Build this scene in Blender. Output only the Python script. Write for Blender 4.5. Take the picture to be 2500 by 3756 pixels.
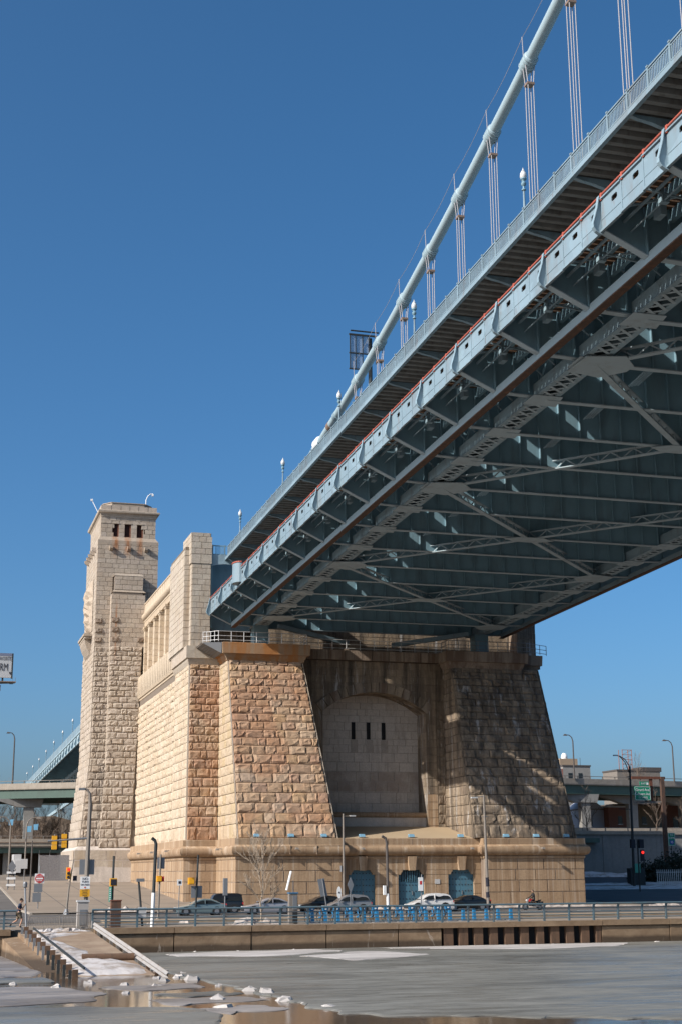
import bpy, math, random
from mathutils import Matrix, Vector
R = math.radians
for o in list(bpy.data.objects): bpy.data.objects.remove(o)
S = bpy.context.scene
C = S.collection
# ------------------------------------------------------------------ camera
cam = bpy.data.cameras.new('camera'); cam.lens = 50; cam.sensor_width = 36; cam.sensor_fit = 'AUTO'
cam.clip_start = .5; cam.clip_end = 6000
co = bpy.data.objects.new('camera', cam); C.objects.link(co); S.camera = co
YAW, PIT, ROL = .28319, .24710, -.006125
fw = Vector((math.sin(YAW)*math.cos(PIT), math.cos(YAW)*math.cos(PIT), math.sin(PIT)))
rt = Vector((math.cos(YAW), -math.sin(YAW), 0)); up = rt.cross(fw)
rt, up = math.cos(ROL)*rt + math.sin(ROL)*up, -math.sin(ROL)*rt + math.cos(ROL)*up
M = Matrix((rt, up, -fw)).transposed().to_4x4(); M.translation = (0, 0, 3.5)
co.matrix_world = M
S.render.resolution_x, S.render.resolution_y = 681, 1024
# ------------------------------------------------------------------ sky, sun, exposure
SUN = Vector((-3, -1, 2.1)).normalized()
W = bpy.data.worlds.new('World'); S.world = W; W.use_nodes = True
wn = W.node_tree.nodes; wl = W.node_tree.links
sky = wn.new('ShaderNodeTexSky'); sky.sky_type = 'NISHITA'; sky.sun_disc = False
sky.sun_elevation = math.asin(SUN.z); sky.sun_rotation = math.atan2(SUN.x, SUN.y)
sky.air_density = .8; sky.dust_density = 2.8; sky.ozone_density = 6; sky.altitude = 0
hs = wn.new('ShaderNodeHueSaturation'); hs.inputs['Saturation'].default_value = 1.16; hs.inputs['Hue'].default_value = .492
wn['Background'].inputs[1].default_value = .115
wl.new(sky.outputs[0], hs.inputs['Color']); wl.new(hs.outputs[0], wn['Background'].inputs[0])
sl = bpy.data.lights.new('sun', 'SUN'); sl.energy = 4.7; sl.angle = R(.53); sl.color = (1, .945, .875)
so = bpy.data.objects.new('sun', sl); C.objects.link(so); so.rotation_euler = SUN.to_track_quat('Z', 'Y').to_euler()
S.view_settings.view_transform = 'Standard'; S.view_settings.look = 'None'
S.view_settings.exposure = .42; S.view_settings.gamma = 1; S.view_settings.use_curve_mapping = False

# ------------------------------------------------------------------ helpers
def ob(name, me, m=None, parent=None):
    o = bpy.data.objects.new(name, me); C.objects.link(o)
    if m is not None and me is not None and not me.materials: me.materials.append(m)
    if parent is not None: o.parent = parent
    return o
def tag(o, label=None, cat=None, group=None, kind=None):
    if label: o['label'] = label
    if cat: o['category'] = cat
    if group: o['group'] = group
    if kind: o['kind'] = kind
    return o
def thing(name, label, cat, loc=(0, 0, 0), rz=0, group=None):
    o = bpy.data.objects.new(name, None); C.objects.link(o); o.empty_display_size = .2
    o.location = loc; o.rotation_euler = (0, 0, rz)
    return tag(o, label, cat, group)
def dup(root, loc=None, rz=None, label=None, parent=None):
    r = root.copy(); C.objects.link(r)
    if parent is not None: r.parent = parent
    if loc is not None: r.location = loc
    if rz is not None: r.rotation_euler = (0, 0, rz)
    if label: r['label'] = label
    for ch in list(root.children): dup(ch, parent=r)
    return r
class MB:
    def __init__(s): s.v = []; s.f = []
    def add(s, vs, fs):
        b = len(s.v); s.v += [tuple(p) for p in vs]; s.f += [tuple(i+b for i in f) for f in fs]; return s
    def box(s, x0, x1, y0, y1, z0, z1):
        return s.add([(x0,y0,z0),(x1,y0,z0),(x1,y1,z0),(x0,y1,z0),(x0,y0,z1),(x1,y0,z1),(x1,y1,z1),(x0,y1,z1)],
                     [(3,2,1,0),(4,5,6,7),(0,1,5,4),(1,2,6,5),(2,3,7,6),(3,0,4,7)])
    def hexa(s, b, t):   # four bottom points, four top points (ccw from above)
        return s.add(list(b)+list(t), [(3,2,1,0),(4,5,6,7),(0,1,5,4),(1,2,6,5),(2,3,7,6),(3,0,4,7)])
    def bar(s, p, q, w, h=None, upv=(0,0,1)):
        p = Vector(p); q = Vector(q); h = w if h is None else h
        d = (q-p).normalized(); u = Vector(upv)
        if abs(d.dot(u)) > .98: u = Vector((0,1,0))
        a = d.cross(u).normalized()*w/2; b = a.cross(d).normalized()*h/2
        return s.add([p-a-b, p+a-b, p+a+b, p-a+b, q-a-b, q+a-b, q+a+b, q-a+b],
                     [(0,1,2,3),(7,6,5,4),(1,0,4,5),(2,1,5,6),(3,2,6,7),(0,3,7,4)])
    def tube(s, pts, r, n=8, caps=True):
        P = [Vector(p) for p in pts]; rs = r if isinstance(r, (list, tuple)) else [r]*len(P)
        vs = []; fs = []; prev = None
        for i, p in enumerate(P):
            d = (P[min(i+1, len(P)-1)]-P[max(i-1, 0)]).normalized()
            if prev is None:
                a = d.cross(Vector((0,0,1)) if abs(d.z) < .9 else Vector((1,0,0))).normalized()
            else:
                a = (prev - d*prev.dot(d)).normalized()
            prev = a; b = d.cross(a)
            for k in range(n):
                t = 2*math.pi*k/n; vs.append(p + (a*math.cos(t)+b*math.sin(t))*rs[i])
        for i in range(len(P)-1):
            for k in range(n):
                fs.append((i*n+k, i*n+(k+1)%n, (i+1)*n+(k+1)%n, (i+1)*n+k))
        if caps: fs.append(tuple(range(n-1,-1,-1))); fs.append(tuple((len(P)-1)*n+k for k in range(n)))
        return s.add(vs, fs)
    def lathe(s, prof, c=(0,0,0), n=12):    # prof: (radius, z)
        vs = []; fs = []
        for r, z in prof:
            for k in range(n):
                t = 2*math.pi*k/n; vs.append((c[0]+r*math.cos(t), c[1]+r*math.sin(t), c[2]+z))
        m = len(prof)
        for i in range(m-1):
            for k in range(n): fs.append((i*n+k, i*n+(k+1)%n, (i+1)*n+(k+1)%n, (i+1)*n+k))
        fs.append(tuple(range(n-1,-1,-1))); fs.append(tuple((m-1)*n+k for k in range(n)))
        return s.add(vs, fs)
    def prism(s, poly, a, b, axis='y'):     # poly of 2-D points, extruded from a to b along axis
        n = len(poly)
        mk = {'y': lambda p, t: (p[0], t, p[1]), 'x': lambda p, t: (t, p[0], p[1]), 'z': lambda p, t: (p[0], p[1], t)}[axis]
        vs = [mk(p, a) for p in poly]+[mk(p, b) for p in poly]
        fs = [tuple(range(n)), tuple(range(2*n-1, n-1, -1))]+[(i, i+n, (i+1)%n+n, (i+1)%n) for i in range(n)]
        return s.add(vs, fs)
    def grid(s, P):                          # P[i][j] points
        n = len(P); m = len(P[0])
        return s.add([p for row in P for p in row], [(i*m+j, (i+1)*m+j, (i+1)*m+j+1, i*m+j+1) for i in range(n-1) for j in range(m-1)])
    def mesh(s, name, shear=None, smooth=False, fix=True):
        me = bpy.data.meshes.new(name)
        v = s.v if shear is None else [(x, y, z+shear(y)) for x, y, z in s.v]
        me.from_pydata(v, [], s.f); me.update()
        if fix:
            import bmesh
            bm = bmesh.new(); bm.from_mesh(me); bmesh.ops.recalc_face_normals(bm, faces=bm.faces); bm.to_mesh(me); bm.free()
        if smooth:
            for p in me.polygons: p.use_smooth = True
            me.set_sharp_from_angle(angle=R(40))
        return me
    def build(s, name, m, parent=None, shear=None, smooth=False, fix=True):
        return ob(name, s.mesh(name, shear, smooth, fix), m, parent)

# ------------------------------------------------------------------ materials
def nd(t, typ, **kw):
    n = t.nodes.new(typ)
    for k, v in kw.items(): setattr(n, k, v)
    return n
def mix(t, fac, a, b, mode='MIX'):
    n = nd(t, 'ShaderNodeMix', data_type='RGBA', blend_type=mode)
    for sock, val in ((n.inputs[0], fac), (n.inputs[6], a), (n.inputs[7], b)):
        if hasattr(val, 'is_linked') or isinstance(val, bpy.types.NodeSocket): t.links.new(val, sock)
        else: sock.default_value = val if not isinstance(val, tuple) else (*val, 1)
    return n.outputs[2]
def math_(t, op, a, b=None, c=None, clamp=False):
    n = nd(t, 'ShaderNodeMath', operation=op, use_clamp=clamp)
    for i, val in enumerate((a, b, c)):
        if val is None: continue
        if isinstance(val, bpy.types.NodeSocket): t.links.new(val, n.inputs[i])
        else: n.inputs[i].default_value = val
    return n.outputs[0]
def noise(t, scale=(1, 1, 1), detail=4, rough=.55, dist=0, coord=None, off=(0, 0, 0)):
    g = nd(t, 'ShaderNodeNewGeometry') if coord is None else None
    mp = nd(t, 'ShaderNodeMapping'); mp.inputs['Scale'].default_value = scale; mp.inputs['Location'].default_value = off
    t.links.new(g.outputs['Position'] if g else coord, mp.inputs[0])
    n = nd(t, 'ShaderNodeTexNoise'); n.inputs['Scale'].default_value = 1; n.inputs['Detail'].default_value = detail
    n.inputs['Roughness'].default_value = rough; n.inputs['Distortion'].default_value = dist
    t.links.new(mp.outputs[0], n.inputs[0]); return n.outputs[0]
def ramp(t, fac, stops):
    n = nd(t, 'ShaderNodeValToRGB'); e = n.color_ramp.elements
    while len(e) < len(stops): e.new(.5)
    for el, (p, c) in zip(e, stops):
        el.position = p; el.color = (*c, 1) if isinstance(c, tuple) else (c, c, c, 1)
    t.links.new(fac, n.inputs[0]); return n.outputs[0]
def base(name, rough=.8, metal=0, spec=.4):
    m = bpy.data.materials.new(name); m.use_nodes = True
    p = m.node_tree.nodes['Principled BSDF']
    p.inputs['Roughness'].default_value = rough; p.inputs['Metallic'].default_value = metal
    p.inputs['Specular IOR Level'].default_value = spec
    return m, m.node_tree, p
def bump(t, p, h, strength=.5, dist=.05):
    b = nd(t, 'ShaderNodeBump'); b.inputs['Strength'].default_value = strength; b.inputs['Distance'].default_value = dist
    t.links.new(h, b.inputs['Height']); t.links.new(b.outputs[0], p.inputs['Normal'])
def paint(name, col, rough=.5, metal=0, var=.25, scale=.6, dirt=None, dirt_amt=.5, rust=0):
    m, t, p = base(name, rough, metal)
    n = noise(t, (scale,)*3, 5, .6)
    c = mix(t, math_(t, 'MULTIPLY', math_(t, 'SUBTRACT', n, .3, clamp=True), var*2), col, tuple(x*.55 for x in col))
    if dirt:
        d = ramp(t, noise(t, (scale*1.7, scale*1.7, scale*.5), 6, .65, .4, off=(7, 3, 1)), [(.5, 0.), (.68, 1.)])
        c = mix(t, math_(t, 'MULTIPLY', d, dirt_amt), c, dirt)
    if rust:
        d = ramp(t, noise(t, (1.6, 1.6, .35), 7, .72, .6, off=(17, 13, 11)), [(.58, 0.), (.66, 1.)])
        c = mix(t, math_(t, 'MULTIPLY', d, rust), c, (.17,.085,.045))
        d = ramp(t, noise(t, (.22, .22, .5), 3, .5, .2, off=(2, 23, 11)), [(.56, 0.), (.58, 1.)])
        c = mix(t, math_(t, 'MULTIPLY', d, .3), c, tuple(min(1, x*1.35) for x in col))
    t.links.new(c, p.inputs['Base Color'])
    return m
def rnd(t):
    g = nd(t, 'ShaderNodeNewGeometry'); o = nd(t, 'ShaderNodeObjectInfo')
    return math_(t, 'FRACT', math_(t, 'ADD', g.outputs['Random Per Island'], math_(t, 'MULTIPLY', o.outputs['Random'], 7.31)))
def stone(name, cols, rough=.9, grain=6., streak=None, streak_amt=.5, streak_lo=.5, streak_hi=.72, stsc=(1.1, 1.1, .09), extra=None, bstr=.55, patch=None, patch_amt=.35):
    """stones take one of several colours each, with grain, weather streaks and relief"""
    m, t, p = base(name, rough, 0, .25)
    r = rnd(t)
    n = len(cols)
    c = ramp(t, r, [((i+.5)/n, col) for i, col in enumerate(cols)])
    if patch:
        c = mix(t, math_(t, 'MULTIPLY', ramp(t, noise(t, (.16,)*3, 4, .6, .8, off=(3, 9, 2)), [(.43, 0.), (.58, 1.)]), patch_amt), c, patch)
    g1 = noise(t, (grain,)*3, 6, .7); g2 = noise(t, (grain*.25,)*3, 4, .6, off=(5, 5, 5))
    c = mix(t, math_(t, 'MULTIPLY', g1, .55), c, tuple(x*.62 for x in cols[0]), 'MULTIPLY') if False else mix(t, ramp(t, g1, [(.3, .45), (.7, 0.)]), c, tuple(x*.45 for x in cols[0]))
    c = mix(t, ramp(t, g2, [(.35, .35), (.65, 0.)]), c, tuple(x*.6 for x in cols[-1]))
    if streak:
        s = ramp(t, noise(t, stsc, 6, .68, .25, off=(1, 2, 3)), [(streak_lo, 0.), (streak_hi, 1.)])
        c = mix(t, math_(t, 'MULTIPLY', s, streak_amt), c, streak)
    if extra: c = extra(t, c)
    t.links.new(c, p.inputs['Base Color'])
    bump(t, p, math_(t, 'ADD', g1, g2), bstr, .08)
    return m
def pos(t):
    g = nd(t, 'ShaderNodeNewGeometry'); s = nd(t, 'ShaderNodeSeparateXYZ'); t.links.new(g.outputs['Position'], s.inputs[0]); return s.outputs
def band(t, v, lo, hi, soft):
    a = nd(t, 'ShaderNodeMapRange', interpolation_type='SMOOTHSTEP'); a.inputs[1].default_value = lo-soft; a.inputs[2].default_value = lo+soft
    b = nd(t, 'ShaderNodeMapRange', interpolation_type='SMOOTHSTEP'); b.inputs[1].default_value = hi+soft; b.inputs[2].default_value = hi-soft
    t.links.new(v, a.inputs[0]); t.links.new(v, b.inputs[0])
    return math_(t, 'MULTIPLY', a.outputs[0], b.outputs[0])

def rust_under_windows(t, c):
    x, y, z = pos(t); tot = None
    for xc, w in ((24.97, .42), (26.75, .42), (28.55, .42)):
        b = math_(t, 'MULTIPLY', band(t, x, xc-w, xc+w, .25), band(t, z, 48.3, 51.4, 1.0))
        tot = b if tot is None else math_(t, 'ADD', tot, b)
    k = band(t, x, 25.15, 25.35, .12); k = math_(t, 'MULTIPLY', k, band(t, z, 33.5, 41.0, 2.0))
    tot = math_(t, 'ADD', tot, k, clamp=True)
    f = math_(t, 'MULTIPLY', tot, ramp(t, noise(t, (2.6, 2.6, .35), 5, .7), [(.35, .1), (.62, .85)]))
    return mix(t, f, c, (.30, .115, .035))
MT = {}
MT['tower'] = stone('tower_granite', [(.50,.42,.33), (.43,.355,.275), (.53,.45,.365), (.40,.325,.25), (.50,.42,.345), (.46,.37,.28)], extra=rust_under_windows, streak=(.27,.22,.17), streak_amt=.35)
MT['ashlar'] = stone('ashlar_granite', [(.50,.43,.34), (.46,.38,.29), (.53,.46,.37), (.48,.40,.32)], streak=(.33,.22,.12), streak_amt=.45, grain=5)
MT['side'] = stone('sunlit_side_granite', [(.60,.49,.36), (.53,.42,.30), (.64,.53,.40), (.50,.39,.275), (.58,.46,.32)], streak=(.30,.22,.15), streak_amt=.3)  # same granite, its colour raised to brighten the sunward side
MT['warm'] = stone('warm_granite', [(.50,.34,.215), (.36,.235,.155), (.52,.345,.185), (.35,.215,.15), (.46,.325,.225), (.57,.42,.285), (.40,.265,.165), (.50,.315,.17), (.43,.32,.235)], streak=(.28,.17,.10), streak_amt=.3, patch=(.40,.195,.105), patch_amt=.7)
MT['soot_shade'] = stone('soot_shade_granite', [(.37,.285,.20), (.31,.235,.165), (.40,.31,.215), (.28,.21,.15)], streak=(.05,.043,.037), streak_amt=.85, streak_lo=.40, streak_hi=.64, stsc=(1.0, 1.0, .07),  # real soot streaks, plus a base colour darkened to deepen the shade
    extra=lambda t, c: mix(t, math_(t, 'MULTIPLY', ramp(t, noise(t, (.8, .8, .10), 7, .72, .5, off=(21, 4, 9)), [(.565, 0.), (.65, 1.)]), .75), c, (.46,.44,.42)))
MT['niche'] = stone('niche_granite', [(.60,.53,.46), (.56,.49,.42), (.62,.55,.48)], streak=(.26,.215,.18), streak_amt=.6, bstr=.25, stsc=(.7,.7,.15), extra=lambda t, c: mix(t, math_(t, 'MULTIPLY', band(t, pos(t)[2], 12.5, 14.8, .12), ramp(t, noise(t, (.5,.5,.4), 5, .6), [(.35, .25), (.6, .7)])), c, (.27,.21,.17)))
MT['base'] = stone('plinth_granite', [(.40,.275,.17), (.355,.24,.145), (.42,.295,.185)], streak=(.19,.115,.065), streak_amt=.75, streak_lo=.46, streak_hi=.68, stsc=(1.3, 1.3, .05), grain=5, bstr=.3,
    extra=lambda t, c: mix(t, math_(t, 'MULTIPLY', ramp(t, noise(t, (1.9, 1.9, .045), 5, .6, .2, off=(31, 14, 9)), [(.54, 0.), (.66, 1.)]), .45), c, (.56,.47,.37)))
MT['stain'] = stone('rust_stained_cap', [(.40,.29,.19), (.36,.26,.17)], streak=(.36,.15,.045), streak_amt=.9, streak_lo=.38, streak_hi=.58, stsc=(.8, .8, .06), grain=5)
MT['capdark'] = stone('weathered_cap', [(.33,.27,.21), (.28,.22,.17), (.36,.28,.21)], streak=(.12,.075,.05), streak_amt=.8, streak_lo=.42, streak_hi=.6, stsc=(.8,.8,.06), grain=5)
MT['sillstain'] = stone('sill_stain', [(.45,.395,.34), (.43,.375,.32)], bstr=.2)
MT['joint'] = stone('mortar_bed', [(.13,.10,.08), (.115,.09,.07)], bstr=.2)
MT['joint_side'] = stone('mortar_bed_pale', [(.22,.175,.135), (.2,.16,.12)], bstr=.2)
MT['terrace'] = paint('terrace_concrete', (.40,.30,.19), .9, 0, .2, .4)
MT['steel'] = paint('bridge_blue_paint', (.20,.275,.315), .5, 0, .25, .35, dirt=(.15,.12,.10), dirt_amt=.35, rust=.35)
MT['steel2'] = paint('bridge_blue_paint_dull', (.23,.32,.365), .6, 0, .3, .5, dirt=(.12,.115,.105), dirt_amt=.4, rust=.35)
MT['steel_dark'] = paint('girder_blue_paint', (.19,.315,.375), .6, 0, .3, .4, dirt=(.10,.11,.11), dirt_amt=.4)
MT['flange'] = paint('flange_dusty_paint', (.35,.43,.465), .75, 0, .25, .5, dirt=(.2,.19,.175), dirt_amt=.35)
MT['cable'] = paint('cable_paint', (.31,.40,.43), .5, 0, .12, .5)
MT['red'] = paint('red_rail_paint', (.40,.095,.06), .55, 0, .2, 2)
MT['rust'] = paint('rusted_flange', (.09,.055,.04), .9, 0, .4, 2, dirt=(.2,.085,.04), dirt_amt=.7)
MT['copper'] = paint('bronze_socket', (.26,.18,.13), .5, .2, .2, 3)
MT['rope'] = paint('suspender_paint', (.34,.325,.33), .6, 0, .1, 2)
MT['plank'] = paint('walkway_pan', (.215,.20,.18), .85, 0, .5, .8, dirt=(.09,.075,.06), dirt_amt=.7)
MT['plank_dark'] = paint('walkway_soffit', (.05,.043,.037), .9)
MT['black'] = paint('dark_void', (.012,.013,.015), .9)
MT['white_rail'] = paint('galvanised_rail', (.55,.54,.52), .5, .3, .1, 2)
MT['grey'] = paint('grey_metal', (.22,.225,.23), .5, .4, .15, 2)
MT['sign_back'] = paint('sign_back_aluminium', (.24,.25,.26), .5, .5, .15, 2)
MT['pole'] = paint('brown_pole', (.10,.085,.075), .6, .2, .3, 1.5)
MT['pole_dark'] = paint('dark_green_pole', (.035,.04,.04), .6, .2, .3, 1.5)
MT['pole_grey'] = paint('weathered_pole', (.22,.19,.16), .7, .2, .3, 1.5)
MT['white'] = paint('white_paint', (.75,.75,.73), .5, 0, .1, 2)
MT['yellow'] = paint('signal_yellow', (.75,.36,.02), .5, 0, .1, 2)
MT['orange_sign'] = paint('amber_sign', (.72,.36,.02), .5, 0, .1, 3)
MT['green_sign'] = paint('road_sign_green', (.01,.22,.12), .45, 0, .08, 2)
MT['mint'] = paint('street_sign_green', (.08,.36,.25), .5, 0, .1, 3)
MT['red_sign'] = paint('sign_red', (.50,.03,.03), .5, 0, .1, 3)
MT['ink'] = paint('sign_ink', (.02,.02,.03), .6)
MT['navy'] = paint('shield_blue', (.03,.06,.32), .5)
MT['glass'], _t, _p = base('dark_glass', .08, 0, .6); _p.inputs['Base Color'].default_value = (.015,.018,.02,1)
MT['tyre'] = paint('tyre_rubber', (.02,.02,.021), .85)
MT['rim'] = paint('wheel_rim', (.35,.35,.36), .35, .7)
MT['door'] = paint('blue_door_paint', (.06,.155,.215), .6, 0, .35, 1.2, dirt=(.10,.12,.12), dirt_amt=.5, rust=.4)
MT['rusty'] = paint('rusted_iron', (.16,.06,.035), .9, 0, .4, 3, dirt=(.05,.03,.025), dirt_amt=.6)
MT['rail_blue'] = paint('quay_rail_blue', (.085,.135,.16), .45, .1, .2, 1.5, dirt=(.16,.10,.06), dirt_amt=.3)
MT['bike'] = paint('bicycle_blue', (.02,.155,.31), .4, 0, .1, 2)
MT['skin'] = paint('skin', (.42,.24,.16), .6, 0, .05)
MT['lamp_glass'] = paint('lamp_glass', (.6,.6,.58), .2)
MT['wood'] = paint('weathered_timber', (.13,.075,.045), .9, 0, .5, 2.5, dirt=(.05,.035,.025), dirt_amt=.6)
MT['bark'] = paint('pale_bark', (.34,.27,.20), .9, 0, .3, 3)
MT['bark_dark'] = paint('dark_bark', (.13,.095,.07), .9, 0, .3, 2)
MT['twig'] = paint('winter_twigs', (.20,.145,.105), .95, 0, .4, 1)
MT['conc'] = stone('viaduct_concrete', [(.40,.345,.28), (.37,.32,.26)], streak=(.2,.15,.11), streak_amt=.4, grain=2, bstr=.15)
MT['conc_grey'] = stone('pier_concrete', [(.30,.285,.26), (.27,.26,.24)], streak=(.16,.14,.12), streak_amt=.5, grain=2, bstr=.15)
MT['green_girder'] = paint('green_girder_paint', (.075,.12,.095), .6, 0, .25, .4, dirt=(.05,.06,.05), dirt_amt=.4)
MT['brick'] = paint('far_brick', (.27,.12,.085), .9, 0, .3, 1.5)
MT['stucco'] = paint('far_stucco', (.36,.33,.30), .9, 0, .2, .8)
MT['tan_wall'] = paint('far_tan_wall', (.34,.25,.17), .9, 0, .3, .8)
MT['evergreen'] = paint('evergreen_leaves', (.018,.03,.02), .9, 0, .4, 2)
def snow_mat(name, col, dirtc, amt):
    m, t, p = base(name, .75, 0, .3)
    n = noise(t, (.9, .9, .9), 6, .65, .3); c = mix(t, math_(t, 'MULTIPLY', ramp(t, n, [(.45, 0.), (.62, 1.)]), amt), col, dirtc)
    t.links.new(c, p.inputs['Base Color']); bump(t, p, noise(t, (3, 3, 3), 5, .6), .6, .08); return m
MT['snow'] = snow_mat('trodden_snow', (.52,.485,.46), (.27,.21,.16), .85)
MT['slush'] = snow_mat('dirty_snow', (.44,.38,.33), (.20,.15,.11), .9)

# ------------------------------------------------------------------ masonry
random.seed(7)
WORLD = {}
def rock_variant(seed, flat=1.0):
    """a rock-faced block front in unit coordinates: u 0..1, n 0..1 outwards, v 0..1"""
    rd = random.Random(seed); us = [.014, .14+rd.uniform(-.05,.05), .38+rd.uniform(-.08,.08), .64+rd.uniform(-.08,.08), .87+rd.uniform(-.05,.05), .986]; vs = [.03, .24+rd.uniform(-.08,.08), .52+rd.uniform(-.1,.1), .8+rd.uniform(-.07,.07), .97]
    V = []; F = []; nu, nv = 6, 5
    tilt = rd.uniform(-.35, .35); tv = rd.uniform(-.15, .35)
    for j in range(nv):
        for i in range(nu):
            edge = i in (0, nu-1) or j in (0, nv-1)
            d = .42+rd.uniform(-.16,.16) if edge else min(1.1, max(.4, .74 + tilt*(us[i]-.5) + tv*(vs[j]-.5) + rd.uniform(-.28,.28)*flat))
            V.append((us[i]+(0 if edge else rd.uniform(-.03,.03)), d, vs[j]+(0 if edge else rd.uniform(-.05,.05))))
    for j in range(nv-1):
        for i in range(nu-1):
            a = j*nu+i; q = (a, a+1, a+nu+1, a+nu)
            F += [(q[0], q[1], q[2]), (q[0], q[2], q[3])] if rd.random() < .5 else [(q[0], q[1], q[3]), (q[1], q[2], q[3])]
    ring = list(range(nu))+[nu*k+nu-1 for k in range(1, nv)]+list(range(nu*nv-2, nu*(nv-1)-1, -1))+[nu*k for k in range(nv-2, 0, -1)]
    b = len(V)
    for k in ring: V.append((V[k][0], -.35, V[k][2]))
    for k in range(len(ring)):
        k2 = (k+1) % len(ring); F.append((ring[k], b+k, b+k2, ring[k2]))
    return V, F
def ashlar_variant(seed):
    e = .02; V = [(e,-.5,e*1.6),(1-e,-.5,e*1.6),(1-e,-.5,1-e*1.6),(e,-.5,1-e*1.6),(e,.8,e*1.6),(1-e,.8,e*1.6),(1-e,.8,1-e*1.6),(e,.8,1-e*1.6)]
    return V, [(4,5,6,7),(0,1,5,4),(1,2,6,5),(2,3,7,6),(3,0,4,7)]
ROCK = [rock_variant(100+i) for i in range(14)]
ASH = [ashlar_variant(0)]
_mesh = {}
def vmesh(kind, i, m):
    key = (kind, i, m.name)
    if key not in _mesh:
        V, F = (ROCK if kind == 'rock' else ASH)[i]
        me = bpy.data.meshes.new('stone_'+kind); me.from_pydata(V, [], F); me.materials.append(m); _mesh[key] = me
    return _mesh[key]
def field(org, u, v, courses, rng, width, depth, mat, parent, kind='rock', single=False, seed=1, name='stone', skip=None, mb=None):
    """courses: (v0,v1) along v from org; rng(vmid)->(u0,u1); stones either single objects or joined"""
    rd = random.Random(seed); org = Vector(org); u = Vector(u).normalized(); v = Vector(v).normalized(); n = u.cross(v).normalized()
    own = mb is None; mb = mb or MB(); cnt = 0
    for ci, (v0, v1) in enumerate(courses):
        ua, ub = rng(v0, v1); L = ub-ua
        if L < .15: continue
        w = width if not callable(width) else width((v0+v1)/2)
        k = max(1, round(L/w)); cuts = [0.]
        offs = .5 if ci % 2 else 0.
        xs = [(i+offs)*L/k for i in range(0 if offs else 1, k)] if not offs else [(i+.5)*L/k for i in range(k)]
        xs = sorted(min(L-.25, max(.25, x+rd.uniform(-.24,.24)*L/k)) for x in xs) if L > .8 else []
        cuts = [0.]+xs+[L]
        for a, b in zip(cuts[:-1], cuts[1:]):
            if b-a < .12: continue
            if skip and skip(ua+(a+b)/2, (v0+v1)/2): continue
            i = rd.randrange(len(ROCK)) if kind == 'rock' else 0
            fl = rd.random() < .5; d = depth*rd.uniform(.75, 1.2) if kind == 'rock' else depth*rd.uniform(.92, 1.08)
            Mx = Matrix((u*(b-a), n*d, v*(v1-v0))).transposed().to_4x4()
            Mx.translation = org + u*(ua+a) + v*v0
            if single:
                o = bpy.data.objects.new(name, vmesh(kind, i, mat)); C.objects.link(o); o.parent = parent; o.matrix_basis = Mx
                if parent.name in WORLD: o.matrix_parent_inverse = WORLD[parent.name]
            else:
                V, F = (ROCK if kind == 'rock' else ASH)[i]
                mb.add([Mx @ Vector(p) for p in V], F)
            cnt += 1
    if own and not single and mb.v:
        o = mb.build(name, mat, parent, fix=False); o['kind'] = 'stuff'; return o
    return cnt
def pairs(zs): return list(zip(zs[1:], zs[:-1])) if zs[0] > zs[-1] else list(zip(zs[:-1], zs[1:]))
PYL = [26.6, 26.07, 25.28, 24.45, 23.64, 22.8, 22.03, 21.23, 20.43, 19.53, 18.6, 17.73, 16.83, 15.86, 14.84, 13.8, 12.75, 11.7, 10.6, 9.5, 8.42, 6.9]
# ------------------------------------------------------------------ world-space things: an empty at the base, parts built in place
def wthing(name, label, cat, loc, group=None):
    o = thing(name, label, cat, loc, 0, group); WORLD[o.name] = Matrix.Translation(-Vector(loc)); return o
_ob = ob
def ob(name, me, m=None, parent=None):
    o = _ob(name, me, m, parent)
    if parent is not None and parent.name in WORLD: o.matrix_parent_inverse = WORLD[parent.name]
    return o
def sweep(poly, prof, closed=False):
    """poly: plan points walked so that the outside is on the right; prof: (outward offset, z)"""
    P = [Vector((p[0], p[1])) for p in poly]; n = len(P); mb = MB()
    def nrm(a, b): d = (b-a).normalized(); return Vector((d.y, -d.x))
    offs = []
    for i in range(n):
        if closed: n1 = nrm(P[i-1], P[i]); n2 = nrm(P[i], P[(i+1) % n])
        else:
            n1 = nrm(P[max(i-1, 0)], P[max(i-1, 0)+1]) if i > 0 else nrm(P[0], P[1])
            n2 = nrm(P[i], P[i+1]) if i < n-1 else n1
        m = (n1+n2)/(1+n1.dot(n2)); offs.append(m)
    rows = [[(P[i].x+offs[i].x*o, P[i].y+offs[i].y*o, z) for i in range(n)]+([(P[0].x+offs[0].x*o, P[0].y+offs[0].y*o, z)] if closed else []) for o, z in prof]
    mb.grid(rows); return mb

# ------------------------------------------------------------------ terrain
def lerp(x, xs, ys):
    if x <= xs[0]: return ys[0]
    for a, b, c, d in zip(xs[:-1], xs[1:], ys[:-1], ys[1:]):
        if x <= b: return c+(d-c)*(x-a)/(b-a)
    return ys[-1]
GY = [97, 140, 150, 203, 230, 4000]; GZ = [-.25, -.25, -.3, 2.15, 3.2, 3.4]
def gz(y): return lerp(y, GY, GZ)
def asphalt(name, a, b, sc=.25):
    m, t, p = base(name, .9, 0, .3)
    n = noise(t, (sc, sc, sc), 6, .6, .3); n2 = noise(t, (9, 9, 9), 3, .7)
    c = mix(t, ramp(t, n, [(.35, 0.), (.68, 1.)]), a, b); c = mix(t, math_(t, 'MULTIPLY', n2, .35), c, tuple(x*.4 for x in a))
    t.links.new(c, p.inputs['Base Color']); bump(t, p, n2, .3, .02); return m
MT['ground'] = asphalt('bare_earth', (.17,.14,.11), (.24,.20,.155))
MT['road'] = asphalt('road_asphalt', (.095,.088,.08), (.15,.135,.12))
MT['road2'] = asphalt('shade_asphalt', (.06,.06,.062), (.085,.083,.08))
MT['plaza'] = asphalt('plaza_concrete', (.29,.235,.18), (.235,.19,.145), .12)
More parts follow.
